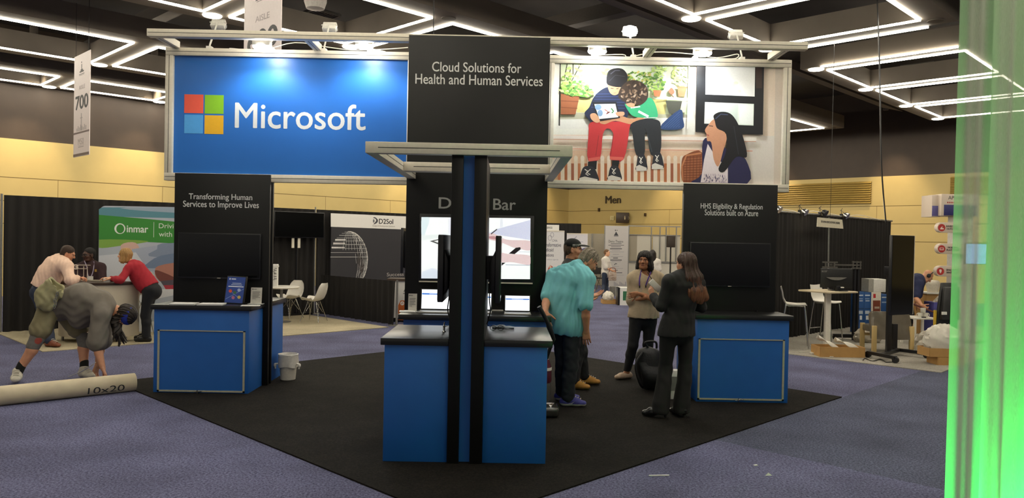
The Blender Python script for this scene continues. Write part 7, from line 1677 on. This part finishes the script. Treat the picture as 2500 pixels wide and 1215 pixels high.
for q in 'LR':
    K, A, H = p.J['kn'+q], p.J['an'+q], p.J['hip'+q]; F = Field(.007); F.cone(K-nrm(K-H)*.03, K+(A-K)*.22, .082, .076, .03); F.ell(K+p.hf*.03+nrm(A-K)*.02, (.07, .06, .085), None, .03); F.cut(K-nrm(A-K)*.06, nrm(A-K)); pp_ = K
    p.add('knee_pad', F, [M('grey_pad', '#6c6862', .7, var=.1), M('red_pad_patch', '#9a4436', .6)], 0, matfn=lambda X: (((X-pp_-np.array([.045, -.06, -.02]))**2).sum(1) < (.04 if q == 'L' else 0)**2).astype(int))
    F = Field(.006); F.cone(A+(K-A)*.24, A-np.array([0, 0, .02]), .05, .05, .02); p.add('sock', F, M('black_sock', '#15140f', .9)); p.shoe(q, M('white_leather', '#c2bba9', .6, var=.06), '#d8d2c4', 'sneaker', w=1.12)
F = p.hair(None, 'short', amp=.004); S = p.S*p.hs
wpt = lambda px, py, dy: np.array(P(px, py, p.hc[1]+dy))
F.cone(p.hp(0, -.07, .0), wpt(286, 778, 0), (.095, .06), (.10, .05), .05, (0, 1, .2)); F.cone(wpt(286, 778, 0), wpt(284, 812, 0), (.10, .05), (.085, .03), .05, (0, 1, .2))
for i in range(11):
    dy = -.1+.02*i; F.cone(wpt(282+3*(i % 4), 795, dy), wpt(277+3.4*((i*5) % 11), 828+4*((i*3) % 5), dy*1.25), .026, .006, .02)
F.fold = p.hairfold(.008, 90, 6); p.add('hair', F, M('dark_greying_hair', '#2c241d', .6, var=.3, scale=60))
F = Field(.0055); F.ell(p.hp(0, -.016, .042), np.array((.085, .105, .09))*S, p.HR, .02); F.cut(p.hp(0, 0, -.005), p.HR@np.array([0, .0, 1])); F.cut(p.hp(0, 0, .075), p.HR@np.array([0, .15, -1])); p.add('bandana', F, M('blue_bandana', '#22349a', .8, var=.25, scale=40), 0)
F = Field(.007); c_ = np.array(P(116, 716, 9.2)); ca, cb = c_+np.array([-.05, 0, -.08]), c_+np.array([.12, .0, .12]); sdv = nrm(np.array([.6, 0, -.75]))
F.cone(ca, cb, (.15, .075), (.13, .075), .05, sdv); F.cone(ca+np.array([.02, 0, -.02]), c_, .10, .09, .05)
F.cut(cb+np.array([-.01, 0, .0]), -nrm(cb-ca)); F.cone(cb-nrm(cb-ca)*.10, cb+nrm(cb-ca)*.1, (.095, .05), (.105, .055), .015, sdv, 's'); F.fold = folds(.007, 26, 18, 33)
p.add('tool_pouch', F, M('canvas_pouch', '#97916c', .9, var=.08, scale=20))
m = MB(); q = [Vector(P(x, y, 9.12)) for x, y in ((140, 717), (137, 726), (134, 733), (136, 741), (133, 748))]
for i, c_ in enumerate(q): m.tube([c_+Vector((.012*math.cos(a)*(1 if i % 2 else .5), .012*math.cos(a)*(0 if i % 2 else 1), .024*math.sin(a))) for a in np.linspace(0, 6.283, 11)], .004, 5, caps=False)
m.build('key_chain', CHROME, p.o)
m = MB(); q = smooth_poly3([P(168, 919, 9.3), P(195, 908, 9.25), P(220, 894, 9.2), P(233, 884, 9.2)], 5)
for a, b in zip(q[:-1], q[1:]): m.bar(a, b, .03, .004)
m.solo('paper_strip', PAPER, 'long white strip pulled up by the bending worker', 'strip')
# ---------------- three people at the white counter
p = Person('man in peach shirt and blue jeans leaning over the curved counter, seen from behind', None, 12.35, 1.02, 1.05)
p.j(hipL=(92, 712, -.12), hipR=(113, 712, .12), neck=(150, 633, .1), shL=(163, 650, -.14), shR=(142, 643, .24), head=(166, 619, .08), mid=(122, 668, .03))
fl_ankle(p, 'L', 122, 846, (.9, -.3), 1.02); fl_ankle(p, 'R', 95, 838, (.8, .3), 1.02); p.j(knL=(112, 778, -.15), knR=(104, 776, .1))
p.solve('elL', 'shL', 172, 684, .29, -1); p.solve('wrL', 'elL', 188, 680, .25, 1); p.solve('elR', 'shR', 165, 682, .29, 1); p.solve('wrR', 'elR', 185, 683, .25, 1)
p.frames(); p.headframe((.75, .3, -.5), (.4, .05, .9)); p.build([('L', (1, .1, .25), (-.2, 0, -1), .6, .4), ('R', (1, 0, 0), (0, 0, -1), .4, .4)])
F = Field(.008); p.torso(F, .04, k=.09)
for q in 'LR': p.arm(F, q, .030, 0, 1.9, .07, .004)
F.cone(p.pel+p.up*.02, p.J['mid'], (.185, .155), (.195, .15), .08, p.hr); F.cut(p.pel+p.up*.06, p.up); F.fold = folds(.0035, 44, 9, 41); p.add('shirt', F, M('peach_cotton', '#ecc9b0', .85, var=.05))
F = Field(.006); nd = nrm(p.hp(0, -.02, -.04)-p.J['neck']); F.cone(p.J['neck'], p.J['neck']+nd*.05, .082, .074, .01); p.add('collar', F, M('peach_cotton'))
F = Field(.007); F.cone(p.pel+p.up*.05, p.pel+p.up*.075, (.186, .152), (.186, .152), .01, p.hr); F.cut(p.pel+p.up*.035, p.up); F.cut(p.pel+p.up*.085, -p.up); p.add('belt', F, M('dark_belt', '#2a1d16', .5))
F = Field(.010); F.cone(p.pel-p.up*.02, p.pel+p.up*.05, (.182, .148), (.18, .146), .05, p.hr)
for q in 'LR': p.leg(F, q, .022, 1.96, .05, .014)
F.fold = folds(.003, 28, 22, 42); p.add('jeans', F, M('blue_denim', '#2a3346', .85, var=.12, scale=20))
for q in 'LR': p.shoe(q, M('brown_leather', '#7c4127', .45), '#5c3420')
p.add('hair', p.hair(None, 'short', amp=.003), M('short_brown_hair', '#3a2a1e', .7, var=.2, scale=60))
p = Person('man in dark maroon polo with glasses and lanyard behind the curved counter', None, 13.35, 1.0, 1.08, skin='dark')
p.j(hipR=(207, 716, 0), hipL=(235, 716, 0), neck=(219, 640, .0), shR=(194, 654, .0), shL=(247, 653, .0), head=(217, 622, -.05))
fl_ankle(p, 'R', 207, 812, (-.1, -1), 1.0); fl_ankle(p, 'L', 235, 812, (.1, -1), 1.0); p.j(knR=(207, 770, -.03), knL=(235, 770, -.03))
p.solve('elR', 'shR', 194, 690, .29, -1); p.solve('wrR', 'elR', 212, 686, .25, -1); p.solve('elL', 'shL', 250, 690, .29, -1); p.solve('wrL', 'elL', 232, 686, .25, -1)
p.frames(); p.headframe((-.45, -.88, -.1), (0, -.05, 1)); p.build([('R', (.8, -.6, 0), (0, 0, -1), .4, .3), ('L', (-.8, -.6, 0), (0, 0, -1), .4, .3)])
F = Field(.010); p.torso(F, .02, belly=.03)
for q in 'LR': p.arm(F, q, .02, 0, .9, .05, .01)
F.fold = folds(.003, 30, 9, 51); p.add('polo_shirt', F, M('maroon_knit', '#2e171b', .85, var=.06))
F = Field(.010); F.cone(p.pel-p.up*.02, p.pel+p.up*.05, (.16, .12), (.15, .11), .05, p.hr)
for q in 'LR': p.leg(F, q, .014, 1.96)
p.add('trousers', F, M('black_trouser')); 
for q in 'LR': p.shoe(q, M('black_leather'), '#1c1a18')
p.add('hair', p.hair(None, 'short', amp=.001, F=Field(.006)), M('black_stubble', '#14100e', .8))
m = MB()
for q in (-1, 1): m.tube([Vector(p.hp(q*.033+.024*math.cos(a), .105, .0+.019*math.sin(a))) for a in np.linspace(0, 6.283, 15)], .0035, 5, caps=False); m.tube([Vector(p.hp(q*.057, .1, .006)), Vector(p.hp(q*.082, -.0, .006))], .003, 5)
m.tube([Vector(p.hp(-.01, .107, .004)), Vector(p.hp(.01, .107, .004))], .003, 5); m.build('eyeglasses', DARKPL, p.o)
bpy.context.view_layer.update(); m = MB()
for pts in (((206, 636), (212, 652), (214, 668), (217, 676)), ((229, 638), (229, 652), (226, 666), (222, 676))):
    q = smooth_poly3([on_front(p.o, *a, .006) for a in pts], 3)
    for a, b in zip(q[:-1], q[1:]): m.bar(a, b, .014, .003, (0, -1, 0))
m.build('lanyard', M('pale_lanyard', '#a79db5', .6), p.o); c = on_front(p.o, 221, 676, .02); MB().box((c.x-.045, c.y, c.z-.05), (c.x+.045, c.y+.004, c.z+.015)).build('badge', PAPER, p.o); c = on_front(p.o, 233.5, 660, .005); MB().box((c.x-.018, c.y, c.z-.022), (c.x+.018, c.y+.004, c.z+.022)).build('emblem', M('gold_emblem', '#a8853a', .5), p.o)
p = Person('woman in red jumper and black trousers leaning on the curved counter, facing left', None, 12.75, .98, 1.1, female=True, skin='pale')
p.j(hipL=(364, 707, -.11), hipR=(372, 705, .11), neck=(323, 643, .0), shL=(315, 655, -.16), shR=(318, 652, .16), head=(305, 624, .0), mid=(343, 672, .0))
fl_ankle(p, 'L', 357, 834, (-1, -.1), .98); fl_ankle(p, 'R', 356, 828, (-1, -.1), .98); p.j(knL=(354, 770, -.1), knR=(357, 769, .1))
p.solve('elL', 'shL', 295, 684, .27, -1); p.solve('wrL', 'elL', 272, 680, .23, 1); p.solve('elR', 'shR', 292, 683, .27, 1); p.solve('wrR', 'elR', 268, 679, .23, -1)
p.frames(); p.headframe((-1, -.08, .02), (.08, 0, 1)); p.build([('L', (-1, .2, .05), (.1, 0, -1), .3, .3), ('R', (-1, -.2, .1), (0, 0, -1), .3, .3)])
F = Field(.010); p.torso(F, .02, belly=.04); F.cone(p.pel+p.up*.03, p.J['mid'], (.175, .15), (.165, .14), .05, p.hr)
for q in 'LR': p.arm(F, q, .018, 0, 1.8, .05)
F.cut(p.pel+p.up*.03, p.up); F.fold = folds(.004, 30, 12, 61); p.add('jumper', F, M('red_knit', '#a11f2c', .9, var=.06))
F = Field(.010); F.cone(p.pel-p.up*.04, p.pel+p.up*.06, (.172, .15), (.165, .135), .05, p.hr)
for q in 'LR': p.leg(F, q, .012, 1.96, .04, .018)
p.add('trousers', F, M('black_trouser'))
for q in 'LR': p.shoe(q, M('black_leather'), '#1c1a18')
p.add('hair', p.hair(None, 'bob', amp=.005), M('honey_blonde_hair', '#a07a45', .6, var=.3, scale=50, stretch=(3, 3, .4)))
# ---------------- far woman in white, person beyond, bald worker at right
p = Person('woman in white blouse and jeans with a bag, standing far off by the theatre sign', None, 25.3, .93, 1.0, female=True, skin='pale')
X0 = 1479; p.j(hipR=(1476, 668, -.1), hipL=(1480, 668, .1), neck=(1479.5, 629, 0), shR=(1474, 634, -.17), shL=(1481, 633, .17), head=(1482, 617, 0))
fl_ankle(p, 'R', 1474, 725, (.8, -.5), .93); fl_ankle(p, 'L', 1482, 722, (.8, -.4), .93); p.j(knR=(1474, 697, -.1), knL=(1481, 696, .08))
p.solve('elR', 'shR', 1479, 653, .27, -1); p.solve('wrR', 'elR', 1493, 660, .23, 1); p.solve('elL', 'shL', 1488, 652, .27, -1); p.solve('wrL', 'elL', 1495, 661, .23, -1)
p.frames(); p.headframe((.9, -.3, -.1), (0, 0, 1)); p.build([('R', (1, 0, -.2), (0, 1, 0), .4, .3), ('L', (1, 0, -.2), (0, -1, 0), .4, .3)], h=.007)
F = Field(.014); p.torso(F, .03)
for q in 'LR': p.arm(F, q, .03, 0, .95, .05, .02)
p.add('blouse', F, M('white_cotton', '#d9d2c8', .8)); F = Field(.014); F.cone(p.pel-p.up*.02, p.pel+p.up*.05, (.16, .12), (.15, .11), .05, p.hr)
for q in 'LR': p.leg(F, q, .01, 1.96)
p.add('jeans', F, M('blue_denim'))
for q in 'LR': p.shoe(q, M('black_leather'), '#1c1a18')
p.add('hair', p.hair(None, 'short', amp=.003), M('light_brown_hair', '#6d5034', .7, var=.2, scale=40))
c = P(1495, 674, 25.0); t = thing('handbag', 'striped handbag held by the far woman in white', 'bag', c); MB().frame(c, (.13, .02, 0), (0, .05, 0), (0, 0, .14)).build('bag_body', M('striped_bag', '#7a6252', .7, hex2='#c9b8a8', scale=8, stretch=(1, 1, 4)), t, bevel=.02); MB().tube(smooth_poly3([c+Vector((-.1, 0, .13)), c+Vector((-.08, 0, .26)), c+Vector((.08, 0, .26)), c+Vector((.1, 0, .13))]), .012, 6).build('handle', M('brown_leather'), t)
p = Person('person with long dark hair and white top standing far behind the woman in beige', None, 24.0, .95, 1.0, female=True, skin='brown')
p.j(hipR=(1589, 676, 0), hipL=(1603, 676, 0), neck=(1597, 632, 0), shR=(1587, 638, 0), shL=(1608, 638, 0), head=(1592, 619, 0)); fl_ankle(p, 'R', 1590, 731, (.2, 1), .95); fl_ankle(p, 'L', 1602, 731, (.3, 1), .95); p.j(knR=(1590, 704, -.02), knL=(1602, 704, -.02))
p.solve('elR', 'shR', 1585, 658, .27, -1); p.solve('wrR', 'elR', 1586, 675, .23, 1); p.solve('elL', 'shL', 1610, 658, .27, -1); p.solve('wrL', 'elL', 1609, 675, .23, -1)
p.frames(); p.headframe((-.5, .8, 0), (0, 0, 1)); p.build([('R', (0, 0, -1), (1, 0, 0), .3, .3), ('L', (0, 0, -1), (-1, 0, 0), .3, .3)])
F = Field(.014); p.torso(F, .025)
for q in 'LR': p.arm(F, q, .025, 0, .95, .05, .02)
p.add('top', F, M('white_cotton')); F = Field(.014); F.cone(p.pel-p.up*.02, p.pel+p.up*.05, (.16, .12), (.15, .11), .05, p.hr)
for q in 'LR': p.leg(F, q, .01, 1.96)
p.add('trousers', F, M('black_trouser'))
for q in 'LR': p.shoe(q, M('black_leather'), '#1c1a18')
F = p.hair(None, 'bob', amp=.004, h=.008); F.cone(p.hp(0, -.06, 0), p.hp(.03, -.09, -.3), (.09, .06), (.09, .05), .04, p.HR[:, 0]); p.add('hair', F, M('black_brown_hair'))
p = Person('bald worker in navy T-shirt with headphones bending to the right among the boxes', None, 14.9, 1.02, 1.08)
p.j(hipL=(2206, 712, -.12), hipR=(2212, 712, .12), neck=(2246, 679, .0), shL=(2244, 694, -.19), shR=(2248, 688, .17), head=(2264, 674, -.02), mid=(2229, 694, 0))
fl_ankle(p, 'L', 2205, 826, (1, -.3), 1.02); fl_ankle(p, 'R', 2215, 820, (1, -.1), 1.02); p.j(knL=(2216, 768, -.12), knR=(2222, 766, .12))
p.solve('elL', 'shL', 2236, 727, .29, -1); p.solve('wrL', 'elL', 2250, 745, .25, -1); p.solve('elR', 'shR', 2240, 726, .29, 1); p.solve('wrR', 'elR', 2238, 744, .25, -1)
p.frames(); p.headframe((.55, -.2, -.8), (.8, 0, .55)); p.build([('L', (.7, -.2, -.6), (.4, .6, .2), .7, .5), ('R', (.7, -.2, -.6), (.3, .6, 0), .7, .5)])
F = Field(.010); p.torso(F, .02, belly=.04)
for q in 'LR': p.arm(F, q, .02, 0, .85, .05, .012)
F.fold = folds(.003, 30, 9, 71); p.add('t_shirt', F, M('navy_cotton', '#23294a', .85, var=.06)); F = Field(.010); F.cone(p.pel-p.up*.02, p.pel+p.up*.05, (.16, .12), (.15, .11), .05, p.hr)
for q in 'LR': p.leg(F, q, .014, 1.96)
p.add('trousers', F, M('black_trouser'))
for q in 'LR': p.shoe(q, M('black_leather'), '#1c1a18')
m = MB(); m.tube([Vector(p.hp(.088*math.sin(a), -.01, .03+.095*math.cos(a))) for a in np.linspace(-1.9, 1.9, 18)], .009, 8)
for q in (-1, 1): m.lathe([(.0, -.02), (.036, -.018), (.04, .0), (.034, .016), (0, .018)], Vector(p.hp(q*.088, -.005, -.005)), 18, axis=Vector(p.HR[:, 0]))
m.build('headphones', DARKPL, p.o)
a, b = P(2228, 741, p.J['wrL'][1]-.06), P(2283, 763, 14.2); MB().tube([a, a*.6+b*.4, b], [.022, .018, .014], 10).solo('wooden_handle', M('dark_red_wood', '#5a2a1e', .5), 'dark red tool handle held by the bald worker', 'tool', smooth=1)
